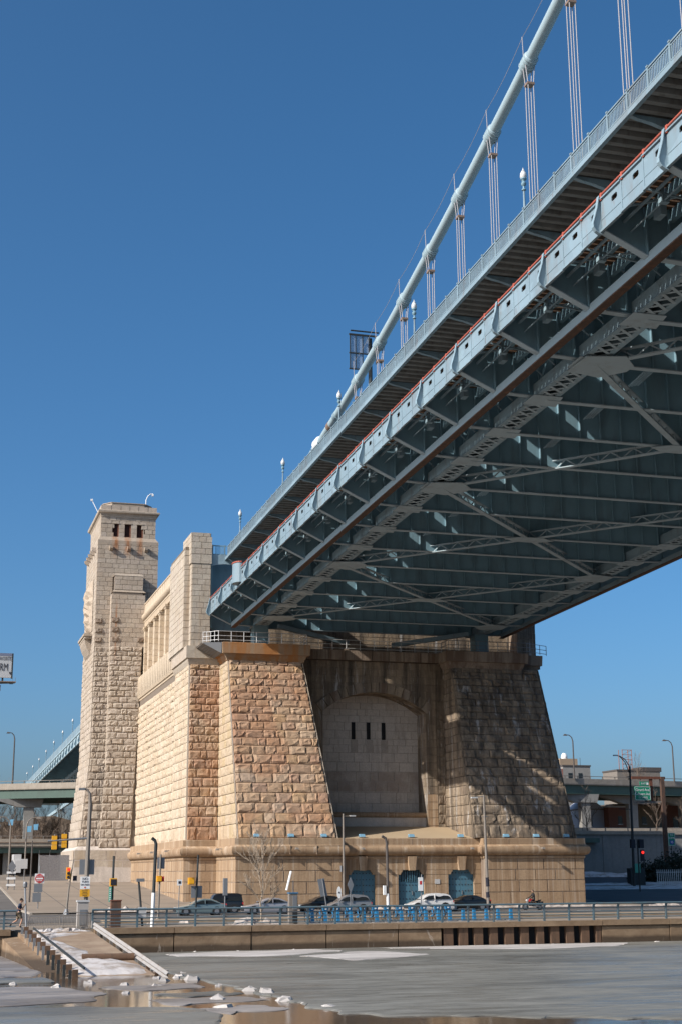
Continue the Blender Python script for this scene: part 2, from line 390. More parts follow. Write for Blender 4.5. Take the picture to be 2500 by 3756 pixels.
MT['walk'] = asphalt('sidewalk_concrete', (.30,.24,.18), (.25,.20,.15), .3)
MT['dry'] = asphalt('dry_grass', (.28,.20,.12), (.36,.29,.21), .9)
def strip(name, m, x0, x1, ys, dz, xs=None, zf=gz):
    mb = MB(); xs = xs or [x0, x1]; mb.grid([[(x, y, zf(y)+dz) for x in xs] for y in ys]); return tag(mb.build(name, m), kind='structure')
strip('ground', MT['ground'], -1500, 1600, [97, 139, 150, 203, 230, 400, 4000], -.03)
strip('road', MT['road'], -300, 400, [97.3, 112], .0)
strip('road', MT['road'], -300, 400, [115.5, 139], .0)
strip('side_road', MT['road'], -30, 10.3, [139, 150, 203, 230, 330], .004)
strip('plaza', MT['plaza'], 10.6, 33, [139.2, 150, 203, 208], .1)
tag(MB().box(-300, 400, 90.15, 97, -2.6, .2).build('promenade', MT['walk']), kind='structure')
tag(MB().box(-300, 400, 97.0, 97.25, -.6, .17).build('kerb', MT['conc_grey']), kind='structure')
mb = MB(); mb.box(14, 300, 112.05, 115.45, -.5, -.1); tag(mb.build('median', MT['dry']), kind='structure')
mb = MB(); mb.box(28, 74, 140, 151.9, -.6, -.13); tag(mb.build('sidewalk', MT['walk']), kind='structure')
mb = MB(); mb.box(28, 74, 139.8, 139.97, -.6, -.11); mb.box(10.32, 10.58, 139, 150, -.6, -.1); mb.add([(10.32,150,-.4),(10.58,150,-.4),(10.58,203,2.1),(10.32,203,2.1),(10.32,150,-.16),(10.58,150,-.16),(10.58,203,2.29),(10.32,203,2.29)],[(4,5,6,7),(0,1,5,4),(1,2,6,5),(3,0,4,7)])
tag(mb.build('kerb', MT['conc']), kind='structure')
for i in range(9):
    y = 144+i*7; strip('plaza_joint', MT['road'], 10.7, 28.3, [y, y+.14], .106)
for x in (15, 19.5, 24): strip('plaza_joint', MT['road'], x, x+.1, [139.3, 150, 201], .106)
strip('service_road', MT['road2'], 76, 200, [139, 150, 176], .004)
strip('service_road', MT['road2'], 80, 200, [190, 203, 209], .004)
# lane lines
mb = MB()
for x in range(-60, 140, 6): mb.box(x, x+2.4, 104.4, 104.52, -.3, -.244)
for x in range(-60, 140, 6): mb.box(x, x+2.4, 127.4, 127.52, -.3, -.244)
tag(mb.build('lane_markings', MT['white']), kind='structure')

# ------------------------------------------------------------------ anchorage
A = wthing('bridge_anchorage', 'massive tan granite bridge anchorage with sloping pylons, arched niche and blue doors', 'anchorage', (50, 151, -.3))
PROF_BODY = [(0, -1.5), (0, 4.7)]
plan_core = [(28.4, 203), (28.4, 160.4), (32.05, 160.4), (32.05, 150), (43.55, 150), (43.55, 151.65), (59.8, 151.65), (59.8, 150), (71.7, 150), (71.7, 232), (28.4, 232)]
plan_top = [(28.4, 203), (28.4, 160.4), (32.05, 160.4), (32.05, 150), (43.55, 150), (43.55, 151.2), (59.8, 151.2), (59.8, 150), (71.7, 150), (71.7, 232)]
sweep(plan_core, PROF_BODY, True).build('plinth', MT['capdark'], A)
sweep(plan_top, [(-1, 4.69), (.02, 4.69), (.12, 4.8), (.13, 4.96), (.04, 5.0), (.04, 5.05), (.3, 5.1), (.47, 5.25), (.57, 5.45), (.6, 5.68), (.55, 5.92), (.42, 6.1), (.2, 6.2), (.17, 6.22), (.17, 6.86), (.1, 6.9), (-1.6, 6.92)]).build('plinth_moulding', MT['base'], A, smooth=True)
# joints in the moulding
mb = MB()
for x in [34.9, 37.7, 40.6]: mb.box(x, x+.035, 149.37, 149.9, 5.2, 6.15); mb.box(x, x+.035, 149.815, 149.9, 6.22, 6.86)
for x in [46.2, 49, 51.8, 54.6, 57.4]: mb.box(x, x+.035, 151.015, 151.1, 6.22, 6.86)
for x in [62.6, 65.4, 68.4]: mb.box(x, x+.035, 149.815, 149.9, 6.22, 6.86)
tag(mb.build('moulding_joints', MT['capdark'], A), kind='stuff')
PC = [(-.3, 1.15), (1.15, 2.4), (2.4, 3.55), (3.55, 4.69)]
field((32.05, 150, 0), (1,0,0), (0,0,1), PC, lambda a, b: (0, 11.5), 2.9, .045, MT['base'], A, 'ash', True, 11, 'plinth_block')
field((59.8, 150, 0), (1,0,0), (0,0,1), PC, lambda a, b: (0, 11.9), 2.9, .045, MT['base'], A, 'ash', True, 12, 'plinth_block')
field((32.05, 160.4, 0), (0,-1,0), (0,0,1), PC, lambda a, b: (0, 10.4), 2.6, .045, MT['base'], A, 'ash', True, 13, 'plinth_block')
field((28.4, 160.4, 0), (1,0,0), (0,0,1), PC, lambda a, b: (0, 3.65), 1.9, .045, MT['base'], A, 'ash', True, 14, 'plinth_block')
field((28.4, 202, 0), (0,-1,0), (0,0,1), PC, lambda a, b: (0, 41.6), 2.3, .045, MT['base'], A, 'ash', True, 15, 'plinth_block')
# mid section: door surrounds, keystones, doors
DX = [46.1, 51.7, 57.45]
edges = [43.55] + [e for d in DX for e in (d-1.5, d+1.5)] + [59.8]
for i in range(0, 8, 2):
    a, b = edges[i], edges[i+1]
    zc = [-.3, 1.0, 2.05, 3.05, 3.55]
    for z0, z1 in zip(zc[:-1], zc[1:]):
        cuts = [a, b] if b-a < 1.5 else [a, (a+b)/2+random.uniform(-.2,.2), b]
        for p, q in zip(cuts[:-1], cuts[1:]):
            MB().box(p+.012, q-.012, 151.2+random.uniform(0,.012), 151.7, z0+.02, z1-.015).build('door_pier_block', MT['base'], A)
for i, d in enumerate(DX):
    MB().box(d-1.5 if i else 43.56, d+1.5, 151.2, 151.7, 3.55, 4.7).build('door_lintel', MT['base'], A)
    if i < 2: MB().box(d+1.52, DX[i+1]-1.52, 151.205, 151.7, 3.565, 4.7).build('door_lintel', MT['base'], A)
    else: MB().box(d+1.52, 59.79, 151.205, 151.7, 3.565, 4.7).build('door_lintel', MT['base'], A)
    MB().hexa([(d-.34,150.78,3.5),(d+.34,150.78,3.5),(d+.34,151.3,3.5),(d-.34,151.3,3.5)], [(d-.5,150.78,4.98),(d+.5,150.78,4.98),(d+.5,151.3,4.98),(d-.5,151.3,4.98)]).build('keystone', MT['base'], A)
    for s in (-1, 1):
        q = [(d+s*1.5, 3.56), (d+s*1.5, 3.06), (d+s*1.22, 3.06), (d+s*1.15, 3.28), (d+s*1.02, 3.38), (d+s*.98, 3.56)]
        MB().prism(q, 151.22, 151.64).build('door_corbel', MT['base'], A)
    dr = MB().box(d-1.49, d-.012, 151.52, 151.6, -.3, 3.56).box(d+.012, d+1.49, 151.52, 151.6, -.3, 3.56).build('door', MT['door'], A)
    st = MB()
    for z in (3.2, 2.55, 1.95, 1.3, .5):
        for k in range(8):
            x = d-1.26+k*.36; st.box(x-.05, x+.05, 151.49, 151.53, z-.05, z+.05)
    tag(st.build('studs', MT['ink'], dr), kind='stuff')
    MB().box(d+.12, d+.2, 151.44, 151.53, .9, 1.3).build('handle', MT['grey'], dr)
    if i == 1:
        br = MB(); br.box(d-1.2, d+1.2, 151.505, 151.53, 2.3, 3.5); gr = br.build('grille', MT['black'], dr)
        b2 = MB()
        for k in range(13): b2.box(d-1.2+k*.2-.03, d-1.2+k*.2+.03, 151.46, 151.51, 2.28, 3.52)
        b2.build('grille_bars', MT['door'], dr)
MB().box(54.35, 54.95, 151.15, 151.19, 2.05, 2.55).build('notice_plate', MT['white_rail'], A)
# terrace between the pylons
MB().hexa([(43.2,151.25,6.0),(58.95,151.25,6.0),(58.95,159.5,6.0),(43.2,159.5,6.0)], [(43.2,151.25,6.93),(58.95,151.25,6.93),(58.95,159.5,8.4),(43.2,159.5,8.4)]).build('terrace', MT['terrace'], A)
# pylons
def pylon(x0b, x0t, x1b, x1t, m, seed, single, capm):
    z0, z1, yb, yt, yk = 6.9, 26.6, 150.7, 156.57, 161.0
    H = z1-z0; fy = lambda z: yb+(yt-yb)*(z-z0)/H; xl = lambda z: x0b+(x0t-x0b)*(z-z0)/H; xr = lambda z: x1b+(x1t-x1b)*(z-z0)/H
    e = .05
    core = MB().hexa([(x0b+e,yb+e,z0),(x1b-e,yb+e,z0),(x1b-e,163,z0),(x0b+e,163,z0)], [(x0t+e,yt+e,z1+.1),(x1t-e,yt+e,z1+.1),(x1t-e,163,z1+.1),(x0t+e,163,z1+.1)]).build('pylon', MT['joint'], A)
    v = Vector((0, yt-yb, H)); k = v.length/H
    cs = [((a-z0)*k, (b-z0)*k) for a, b in pairs(PYL)]
    f = lambda a, b: (xl(z0+(a+b)/2/k)+.14, xr(z0+(a+b)/2/k)-.2)
    field((0, yb, z0), (1,0,0), v, cs, f, lambda q: 1.85-.018*q, .25, m, core, 'rock', single, seed, 'stone' if single else 'stone_facing')
    # left side face
    u0 = x0b-x0t
    field((x0b+.02, yk, z0), (0,-1,0), (-(x0b-x0t)/H, 0, 1), [(a-z0, b-z0) for a, b in pairs(PYL)], lambda a, b: (0, yk-fy(z0+(a+b)/2)-.1), 1.7, .12, m if not single else MT['side2'], core, 'rock', False, seed+1, 'stone_facing')
    # right side face
    vr = Vector((x1t-x1b, 0, H)); 
    field((x1b, 0, z0), (0,1,0), vr, [(a-z0, b-z0) for a, b in pairs(PYL)], lambda a, b: (fy(z0+(a+b)/2)+.1, yk+.5), 1.7, .12, m, core, 'rock', False, seed+2, 'stone_facing')
    # drafted corners
    for xb, xt, nm in ((x0b, x0t, 1), (x1b, x1t, -1)):
        MB().bar((xb+nm*.06, yb+.02, z0), (xt+nm*.06, yt+.02, z1), .12, .12, (0,-1,0)).build('corner_margin', MT['ashlar'] if single else m, core)
    return core
MT['side2'] = stone('pale_warm_granite', [(.52,.41,.29), (.49,.37,.25), (.55,.44,.32), (.50,.38,.23)], streak=(.36,.24,.12), streak_amt=.35)
P1 = pylon(32.3, 32.2, 43.3, 40.92, MT['warm'], 21, True, MT['stain'])
P2 = pylon(58.9, 58.77, 71.25, 69.98, MT['soot_shade'], 31, False, MT['capdark'])
CAPP = [(0, 26.5), (.12, 26.58), (.15, 26.8), (.3, 26.95), (.36, 27.2), (.4, 27.26), (.68, 27.3), (.74, 28.48), (.7, 28.52), (-4, 28.52)]
sweep([(32.2, 161), (32.2, 156.5), (40.9, 156.5), (40.9, 160)], CAPP).build('pylon_cap', MT['stain'], P1, smooth=True)
sweep([(58.8, 160), (58.8, 156.5), (67.7, 156.5), (67.7, 158.0)], CAPP).build('pylon_cap', MT['capdark'], P2, smooth=True)
sweep([(67.0, 158.0), (70.2, 158.0), (70.2, 163)], CAPP).build('pylon_cap', MT['capdark'], P2, smooth=True)
# middle wall with arched niche
arch = []
NL, NR, ZS, ZC = 44.0, 56.6, 21.45, 23.75
hw = (NR-NL)/2; rise = ZC-ZS; RR = (hw*hw+rise*rise)/(2*rise); cz = ZC-RR; cxn = (NL+NR)/2; th = math.asin(hw/RR)
for i in range(17):
    a = th-2*th*i/16; arch.append((cxn+RR*math.sin(a), cz+RR*math.cos(a)))
WALLM = MT['soot_shade']
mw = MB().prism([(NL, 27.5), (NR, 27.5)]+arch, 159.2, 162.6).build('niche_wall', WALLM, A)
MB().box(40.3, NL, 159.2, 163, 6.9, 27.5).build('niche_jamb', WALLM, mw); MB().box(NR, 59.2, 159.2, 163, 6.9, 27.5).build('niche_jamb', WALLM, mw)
field((NL, 159.2, 0), (1,0,0), (0,0,1), [(z, z+.85) for z in (23.1, 23.95, 24.8, 25.65, 26.5)], lambda a, b: (-3.1, 0) if b < 23.9 else (-3.1, 14.9), 1.8, .07, WALLM, mw, 'ash', False, 41, 'stone_facing', skip=lambda u, v: v < 24.9 and -1.0 < u < 13.6 and (v-cz)**2+(u+NL-cxn)**2 < (RR+1.5)**2)
field((NR, 159.2, 0), (1,0,0), (0,0,1), [(7.6+.9*i, 8.5+.9*i) for i in range(5)], lambda a, b: (0, 1.25), 1.3, .06, MT['base'], mw, 'ash', False, 42, 'stone_facing')
field((NR, 159.2, 0), (1,0,0), (0,0,1), [(12.1+.9*i, 13+.9*i) for i in range(12)], lambda a, b: (0, 1.25), 1.3, .06, MT['soot_shade'], mw, 'ash', False, 47, 'stone_facing')
field((NR+1.3, 159.2, 0), (1,0,0), (0,0,1), [(7.6+1.1*i, 8.7+1.1*i) for i in range(14)], lambda a, b: (0, .95), 1., .14, MT['soot_shade'], mw, 'rock', False, 43, 'stone_facing')
field((NR, 162.5, 0), (0,-1,0), (0,0,1), [(7.6+.9*i, 8.5+.9*i) for i in range(15)], lambda a, b: (0, 3.3), 1.6, .03, MT['soot_shade'], mw, 'ash', False, 44, 'stone_facing')
for i in range(15):
    a0 = th*1.02-2.04*th*i/15; a1 = th*1.02-2.04*th*(i+1)/15; g = .003
    pl = [(cxn+r*math.sin(a), cz+r*math.cos(a)) for r, a in ((RR+.02, a0-g), (RR+1.15, a0-g), (RR+1.15, a1+g), (RR+.02, a1+g))]
    MB().prism(pl, 159.06+random.uniform(0,.03), 159.3).build('voussoir', MT['soot_shade'] if i % 3 else MT['capdark'], mw)
nb = MB().box(40.5, 59, 162.42, 164, 7, 27).build('niche_back', MT['sillstain'], A)
NZ = [8.0, 10.0, 11.15, 12.4, 13.65, 14.8, 15.9, 17.0, 17.9, 18.65, 19.6, 20.55, 21.35, 22.1, 22.85, 23.8]
slots = [48.58, 50.44, 52.3]
field((43.9, 162.42, 0), (1,0,0), (0,0,1), pairs(NZ), lambda a, b: (0, 12.8), 1.55, .05, MT['niche'], nb, 'ash', False, 45, 'stone_facing')
for x in slots: MB().box(x-.22, x+.22, 162.3, 162.45, 18.55, 20.55).build('slit_window', MT['black'], nb)
for x in slots: MB().box(x-.3, x+.55, 162.355, 162.372, 17.0, 18.5).build('slit_sill_stain', MT['sillstain'], nb)
MB().box(44.02, 56.58, 159.8, 162.4, 7.4, 9.45).build('niche_bench', MT['niche'], nb)
MB().tube([(44.02, 159.85, 9.72), (56.58, 159.85, 9.72)], .3, 12).box(44.02, 56.58, 159.86, 162.4, 9.46, 9.98).build('bench_roll', MT['base'], nb, smooth=True)
led = MB().box(41.0, 58.9, 158.3, 163.4, 27.35, 28.4).build('ledge', MT['joint'], A)
field((41.0, 158.3, 0), (1,0,0), (0,0,1), [(27.3, 28.5)], lambda a, b: (0, 17.9), 1.75, .12, MT['capdark'], led, 'ash', True, 46, 'ledge_block')
# left pier, lower (rusticated) and upper (ashlar)
pier = MB().box(28.72, 32.6, 161.06, 170.5, 6.8, 28).build('pier', MT['joint'], A)
field((28.65, 161.05, 0), (1,0,0), (0,0,1), pairs(PYL), lambda a, b: (.12, 3.55), 1.35, .27, MT['warm'], pier, 'rock', True, 51, 'stone')
field((28.7, 170.5, 0), (0,-1,0), (0,0,1), pairs(PYL), lambda a, b: (0, 9.35), 1.6, .13, MT['side'], pier, 'rock', False, 52, 'stone_facing')
MB().box(28.6, 28.78, 160.99, 161.17, 6.9, 26.6).build('corner_margin', MT['ashlar'], pier)
sweep([(28.65, 171), (28.65, 161.0), (32.2, 161.0)], [(0, 26.5), (.1, 26.6), (.14, 26.9), (.22, 27.0), (.25, 27.25), (.42, 27.3), (.44, 28.7), (-.1, 28.72), (-2, 28.72)]).build('pier_ledge', MT['ashlar'], pier, smooth=True)
upier = MB().box(28.85, 30.9, 161.15, 168, 28.6, 38.6).box(28.75, 30.98, 161.1, 166.6, 38.4, 42.15).box(28.2, 28.95, 162.4, 172.5, 28.5, 40.7).box(29.6, 32.5, 167, 174, 28.5, 40.5).build('upper_pier', MT['joint_side'], A)
PA = [42.2, 41.75, 41.07, 40.32, 39.64, 38.48, 37.96, 37.28, 36.65, 35.98, 35.28, 34.65, 33.91, 33.24, 32.55, 31.88, 31.08, 30.3, 29.5, 28.7]
up_lo = [p for p in pairs(PA) if p[1] <= 38.5]; up_hi = [p for p in pairs(PA) if p[0] >= 38.4]
field((28.8, 161.15, 0), (1,0,0), (0,0,1), up_lo, lambda a, b: (0, 2.2), 1.15, .07, MT['ashlar'], upier, 'ash', True, 61, 'ashlar_block')
field((28.65, 161.1, 0), (1,0,0), (0,0,1), up_hi, lambda a, b: (.1 if b > 41.7 else 0, 2.45 if b <= 41.8 else 2.25), 1.15, .1, MT['ashlar'], upier, 'ash', True, 62, 'ashlar_block')
field((28.8, 162.4, 0), (0,-1,0), (0,0,1), up_lo, lambda a, b: (0, 1.25), 1.3, .07, MT['ashlar'], upier, 'ash', True, 63, 'ashlar_block')
field((28.68, 166.6, 0), (0,-1,0), (0,0,1), up_hi, lambda a, b: (0, 5.5), 1.6, .08, MT['ashlar'], upier, 'ash', True, 64, 'ashlar_block')
field((28.15, 172.5, 0), (0,-1,0), (0,0,1), [p for p in pairs(PA) if p[1] < 40.8], lambda a, b: (0, 10.1), 1.6, .07, MT['ashlar'], upier, 'ash', False, 65, 'ashlar_facing')
field((28.15, 162.38, 0), (1,0,0), (0,0,1), [p for p in pairs(PA) if p[1] < 40.8], lambda a, b: (0, .62), .8, .06, MT['ashlar'], upier, 'ash', True, 66, 'ashlar_block')
# side wall
sw = MB().box(28.98, 33, 170, 203, 6.8, 27.6).build('side_wall', MT['joint_side'], A)
field((28.95, 202, 0), (0,-1,0), (0,0,1), pairs(PYL)[1:], lambda a, b: (0, 31.6), 1.7, .22, MT['side'], sw, 'rock', False, 71, 'stone_facing')
sweep([(28.9, 202.5), (28.9, 170.4)], [(-.1, 26.9), (.0, 26.95), (.03, 27.2), (.18, 27.25), (.22, 27.4), (.3, 27.5), (.32, 30.2), (.1, 30.35), (-.6, 30.6), (-1.2, 30.62)]).build('side_cornice', MT['side'], sw, smooth=True)
mb = MB()
for i in range(22): mb.box(28.57, 28.62, 171+i*1.43, 171.05+i*1.43, 27.55, 30.2)
mb.build('cornice_joints', MT['joint'], sw)
AW = MB().box(30.0, 33, 172, 203, 30, 40.5).build('attic_wall', MT['joint_side'], A)
field((30.0, 202, 0), (0,-1,0), (0,0,1), [(30.6+.85*i, 31.45+.85*i) for i in range(8)], lambda a, b: (0, 29), 1.6, .06, MT['side'], AW, 'ash', False, 72, 'ashlar_facing')
for y in (173.6, 178.4, 183.2, 188.0, 192.8, 197.6, 201.6):
    pl = MB()
    for i in range(8): pl.box(29.3, 30.2, y-.62, y+.62, 30.5+.8*i+.015, 30.5+.8*(i+1)-.02)
    pl.box(29.26, 30.2, y-.66, y+.66, 36.9, 37.0); pl.box(29.2, 30.2, y-.72, y+.72, 37.02, 37.2); pl.box(29.12, 30.2, y-.8, y+.8, 37.22, 37.5)
    pl.build('pilaster', MT['side'], AW)
sweep([(29.4, 202.5), (29.4, 172.5)], [(-.5, 37.45), (.05, 37.45), (.08, 38.2), (.14, 38.25), (.14, 38.45), (.3, 38.55), (.48, 38.75), (.54, 39.0), (.48, 39.25), (.3, 39.42), (.12, 39.45), (.1, 39.6), (.08, 40.75), (.15, 40.8), (.15, 41.0), (-.5, 41.02)]).build('attic_cornice', MT['side'], AW, smooth=True)
mb = MB()
for i in range(20): mb.box(29.3, 29.345, 172.6+i*1.5, 172.65+i*1.5, 39.62, 40.75)
mb.build('parapet_joints', MT['joint'], AW)
# right side, rear body, abutment above the ledge
NP = MB().box(69.5, 71.7, 161, 173, 6.8, 28.6).box(69.3, 71.72, 161.0, 168, 28.6, 42.2).box(68.8, 72.2, 160.9, 170, 27.4, 28.75).build('north_pier', MT['capdark'], A)
field((69.35, 161.0, 0), (1,0,0), (0,0,1), [p for p in pairs(PA)], lambda a, b: (0, 2.4), 1.2, .06, MT['soot_shade'], NP, 'ash', True, 67, 'ashlar_block')
MB().box(71.0, 72, 173, 230, 6.8, 40).box(33, 71, 173.5, 230, 0, 31).build('rear_body', MT['joint'], A)
AB = MB().box(32.4, 69.5, 163.6, 174, 27, 38.0).build('abutment', MT['capdark'], A)
field((32.4, 163.6, 0), (1,0,0), (0,0,1), [(28.5, 29.3), (29.3, 30.1), (30.1, 31), (31, 32), (32, 33)], lambda a, b: (0, 37), 1.9, .07, MT['soot_shade'], AB, 'ash', False, 68, 'ashlar_facing')

# ------------------------------------------------------------------ tower
T = wthing('stone_tower', 'tall pale granite tower with three rusty windows under its cornice', 'tower', (27, 210, 2.2))
xl = lambda z: lerp(z, [2, 7, 9, 19, 60], [20.75, 21.05, 21.5, 22.4, 22.45])
shaft = MB().hexa([(20.9,203.4,2),(31.3,203.4,2),(31.3,219.5,2),(20.9,219.5,2)], [(22.5,203.5,19),(31.2,203.5,19),(31.2,218,19),(22.5,218,19)]).box(22.52, 31.2, 203.47, 217.5, 18.9, 50.3).box(23.2, 30.6, 204.2, 216.8, 50, 54.4).build('shaft', MT['joint_side'], T)
TR = [34.71, 34.04, 33.34, 32.63, 31.93, 31.18, 30.47, 29.8, 29.0, 28.37, 27.53, 26.68, 25.86, 24.98, 24.21, 23.37, 22.56, 21.68, 20.82, 19.89, 18.99, 18.01, 17.07, 16.02, 14.97, 13.83, 12.79, 11.75, 10.52, 9.3, 8.08, 6.77]
TA = [34.71+.6847*i for i in range(24)]
yf = lambda z: 203.45
field((0, 203.42, 0), (1,0,0), (0,0,1), pairs(TR), lambda a, b: (xl((a+b)/2)+.1, 24.6), 1.15, .28, MT['tower'], shaft, 'rock', True, 81, 'stone')
field((0, 203.45, 0), (1,0,0), (0,0,1), pairs(TA), lambda a, b: (22.45, 24.75) if b < 45.2 else (22.45, 31.27), 1.25, .07, MT['tower'], shaft, 'ash', True, 82, 'ashlar_block')
field((0, 203.45, 0), (1,0,0), (0,0,1), [p for p in pairs(TA) if 39 < p[0] and p[1] < 45.2], lambda a, b: (28.6, 31.27), 1.25, .07, MT['tower'], shaft, 'ash', True, 83, 'ashlar_block')
field((22.47, 217.6, 0), (0,-1,0), (0,0,1), pairs(TA), lambda a, b: (0, 14.15), 1.5, .06, MT['tower'], shaft, 'ash', False, 84, 'ashlar_facing')
mb = MB()
for z0, z1 in pairs(TR):
    field((xl((z0+z1)/2)+.03, 217.6+max(0, (19-z0))*.12, 0), (0,-1,0), (0,0,1), [(z0, z1)], lambda a, b: (0, 14.1+max(0, (19-z0))*.12), 1.5, .14, MT['tower'], shaft, 'rock', False, int(z0*10), mb=mb)
tag(mb.build('stone_facing', MT['tower'], shaft, fix=False), kind='stuff')
# buttress
but = MB().box(24.72, 28.95, 202.07, 203.6, 6.5, 42.7).box(24.95, 28.86, 202.2, 203.6, 42.6, 44.9).hexa([(23.7,201.95,2),(28.0+.6,201.95,2),(28.6,203.6,2),(23.7,203.6,2)], [(24.65,202.08,17),(28.9,202.08,17),(28.9,203.6,17),(24.65,203.6,17)]).build('buttress', MT['joint_side'], T)
bl = lambda z: lerp(z, [2, 7, 20, 60], [23.5, 23.75, 24.45, 24.58]); brt = lambda z: lerp(z, [7, 20, 41], [28.2, 28.7, 29.3])
field((0, 202.02, 0), (1,0,0), (0,0,1), pairs(TR), lambda a, b: (bl((a+b)/2)+.08, brt((a+b)/2)), 1.35, .28, MT['tower'], but, 'rock', True, 85, 'stone')
field((0, 202.05, 0), (1,0,0), (0,0,1), [p for p in pairs(TA) if p[1] < 42.8], lambda a, b: (24.6, 29.35), 1.35, .07, MT['tower'], but, 'ash', True, 86, 'ashlar_block')
field((0, 202.15, 0), (1,0,0), (0,0,1), [(42.95, 43.7), (43.7, 44.4), (44.4, 45.0)], lambda a, b: (24.85, 28.98), 1.4, .07, MT['tower'], but, 'ash', True, 87, 'ashlar_block')
MB().hexa([(24.55,201.98,42.6),(29.42,201.98,42.6),(29.42,203.5,42.6),(24.55,203.5,42.6)], [(24.85,202.18,42.95),(28.98,202.18,42.95),(28.98,203.5,42.95),(24.85,203.5,42.95)]).build('set_off', MT['tower'], but)
MB().hexa([(24.8,202.05,45.0),(29.02,202.05,45.0),(29.02,203.5,45.0),(24.8,203.5,45.0)], [(25.0,202.3,45.35),(28.8,202.3,45.35),(28.8,203.5,45.35),(25.0,203.5,45.35)]).build('buttress_cap', MT['tower'], but)
field((24.56, 203.45, 0), (0,-1,0), (0,0,1), [p for p in pairs(TR+[]) if p[0] > 18]+[p for p in pairs(TA) if p[1] < 42.8], lambda a, b: (0, 1.4), 1.5, .08, MT['tower'], but, 'ash', False, 88, 'ashlar_facing')
# lone rock-faced quoins in the smooth zone
for z0, z1 in ((38.14, 38.82), (36.76, 37.45), (35.4, 36.08)):
    for x, y, par in ((22.5, 203.36, shaft), (24.68, 201.96, but), (28.35, 201.96, but)):
        if x > 28 and z0 > 36: continue
        field((x, y, 0), (1,0,0), (0,0,1), [(z0, z1)], lambda a, b: (0, .92), 1, .2, MT['capdark'], par, 'rock', True, int(z0*7+x), 'quoin')
# plinth of the tower
tp = MB().hexa([(20.45,201.6,1.6),(29.5,201.6,1.6),(29.5,220,1.6),(20.45,220,1.6)], [(20.6,201.75,6.5),(29.5,201.75,6.5),(29.5,220,6.5),(20.6,220,6.5)]).hexa([(20.6,201.75,6.5),(29.5,201.75,6.5),(29.5,220,6.5),(20.6,220,6.5)], [(21.2,202.2,6.95),(29.5,202.2,6.95),(29.5,219.7,6.95),(21.2,219.7,6.95)]).build('tower_plinth', MT['niche'], T)
field((20.6, 201.72, 0), (1,0,0), (0,0,1), [(2.0, 3.5), (3.5, 5.1), (5.1, 6.45)], lambda a, b: (0, 7.9), 2.0, .05, MT['ashlar'], tp, 'ash', True, 89, 'plinth_block')
field((20.5, 219.8, 0), (0,-1,0), (0,0,1), [(2.0, 3.5), (3.5, 5.1), (5.1, 6.45)], lambda a, b: (0, 18), 2.4, .05, MT['tower'], tp, 'ash', True, 90, 'plinth_block')
# sloped course, window storey, cornice, top
sq = lambda o: [(22.86-o, 217.1+o), (22.86-o, 203.8-o), (30.84+o, 203.8-o), (30.84+o, 217.1+o)]
sweep(sq(0), [(.42, 50.0), (.42, 50.48), (.36, 50.52), (.05, 51.0), (.0, 51.1), (-.4, 51.1)], True).build('sloped_course', MT['tower'], T)
wins = [24.97, 26.75, 28.55]
ws = [(51.1, 51.75), (51.75, 52.4), (52.4, 53.05), (53.05, 53.55), (53.55, 54.05)]
field((22.86, 204.2, 0), (1,0,0), (0,0,1), ws, lambda a, b: (0, 7.98), 1.05, .5, MT['tower'], shaft, 'ash', True, 91, 'ashlar_block', skip=lambda u, v: v < 53.1 and 1.55 < u < 6.25)
for a, b in ((24.4, 24.5), (25.44, 26.28), (27.22, 28.08), (29.02, 29.12)):
    for z0, z1 in ws[:3]: MB().box(a+.01, b-.01, 203.8, 204.4, z0+.01, z1-.015).build('window_mullion', MT['tower'], shaft)
field((22.86, 217.1, 0), (0,-1,0), (0,0,1), ws, lambda a, b: (0, 13.3), 1.2, .06, MT['tower'], shaft, 'ash', False, 92, 'ashlar_facing')
for x in wins:
    w = MB().box(x-.5, x+.5, 204.16, 204.22, 51.1, 53.1).build('window', MT['black'], T)
    fr = MB().box(x-.5, x-.36, 204.0, 204.16, 51.1, 53.1).box(x+.3, x+.5, 203.95, 204.16, 51.1, 53.1).box(x-.36, x+.3, 204.0, 204.16, 51.1, 51.25)
    for k in range(4): fr.box(x-.25+k*.16, x-.21+k*.16, 204.08, 204.16, 51.2, 53.1)
    fr.build('frame', MT['rusty'], w)
    MB().box(x-.52, x+.52, 203.72, 203.95, 53.08, 53.2).build('lintel', MT['tower'], w)
sweep(sq(0), [(0, 54.0), (.06, 54.05), (.06, 54.25), (.16, 54.35), (.2, 54.5), (.42, 54.62), (.5, 54.75), (.5, 54.95), (.4, 55.02), (.1, 55.04), (.1, 55.78), (-.35, 55.8)], True).build('cornice', MT['tower'], T, smooth=True)
mb = MB()
for x in (24.2, 25.6, 26.9, 28.2, 29.6): mb.box(x, x+.035, 203.675, 203.72, 55.05, 55.78)
mb.build('parapet_joints', MT['joint'], T)
oc = [(23.3,214.5),(23.3,206),(24.4,204.6),(29.2,204.6),(30.4,206),(30.4,214.5),(29.2,216.2),(24.4,216.2)]
sweep(oc, [(0, 55.7), (0, 56.35), (.1, 56.4), (.1, 56.5), (-2, 56.9), (-3.2, 57.0)], True).build('roof_block', MT['tower'], T)
for x in (24.36, 26.92, 29.44): MB().prism([(203.5, 49.58), (203.5, 48.9), (203.05, 48.95), (202.75, 49.2), (202.7, 49.58)], x-.25, x+.25, 'x').build('corbel', MT['tower'], T)
for y in (205.2, 207.6, 210, 212.4, 214.8): MB().prism([(22.55, 49.58), (22.55, 48.9), (22.1, 48.95), (21.8, 49.2), (21.75, 49.58)], y-.25, y+.25, 'y').build('corbel', MT['tower'], T)
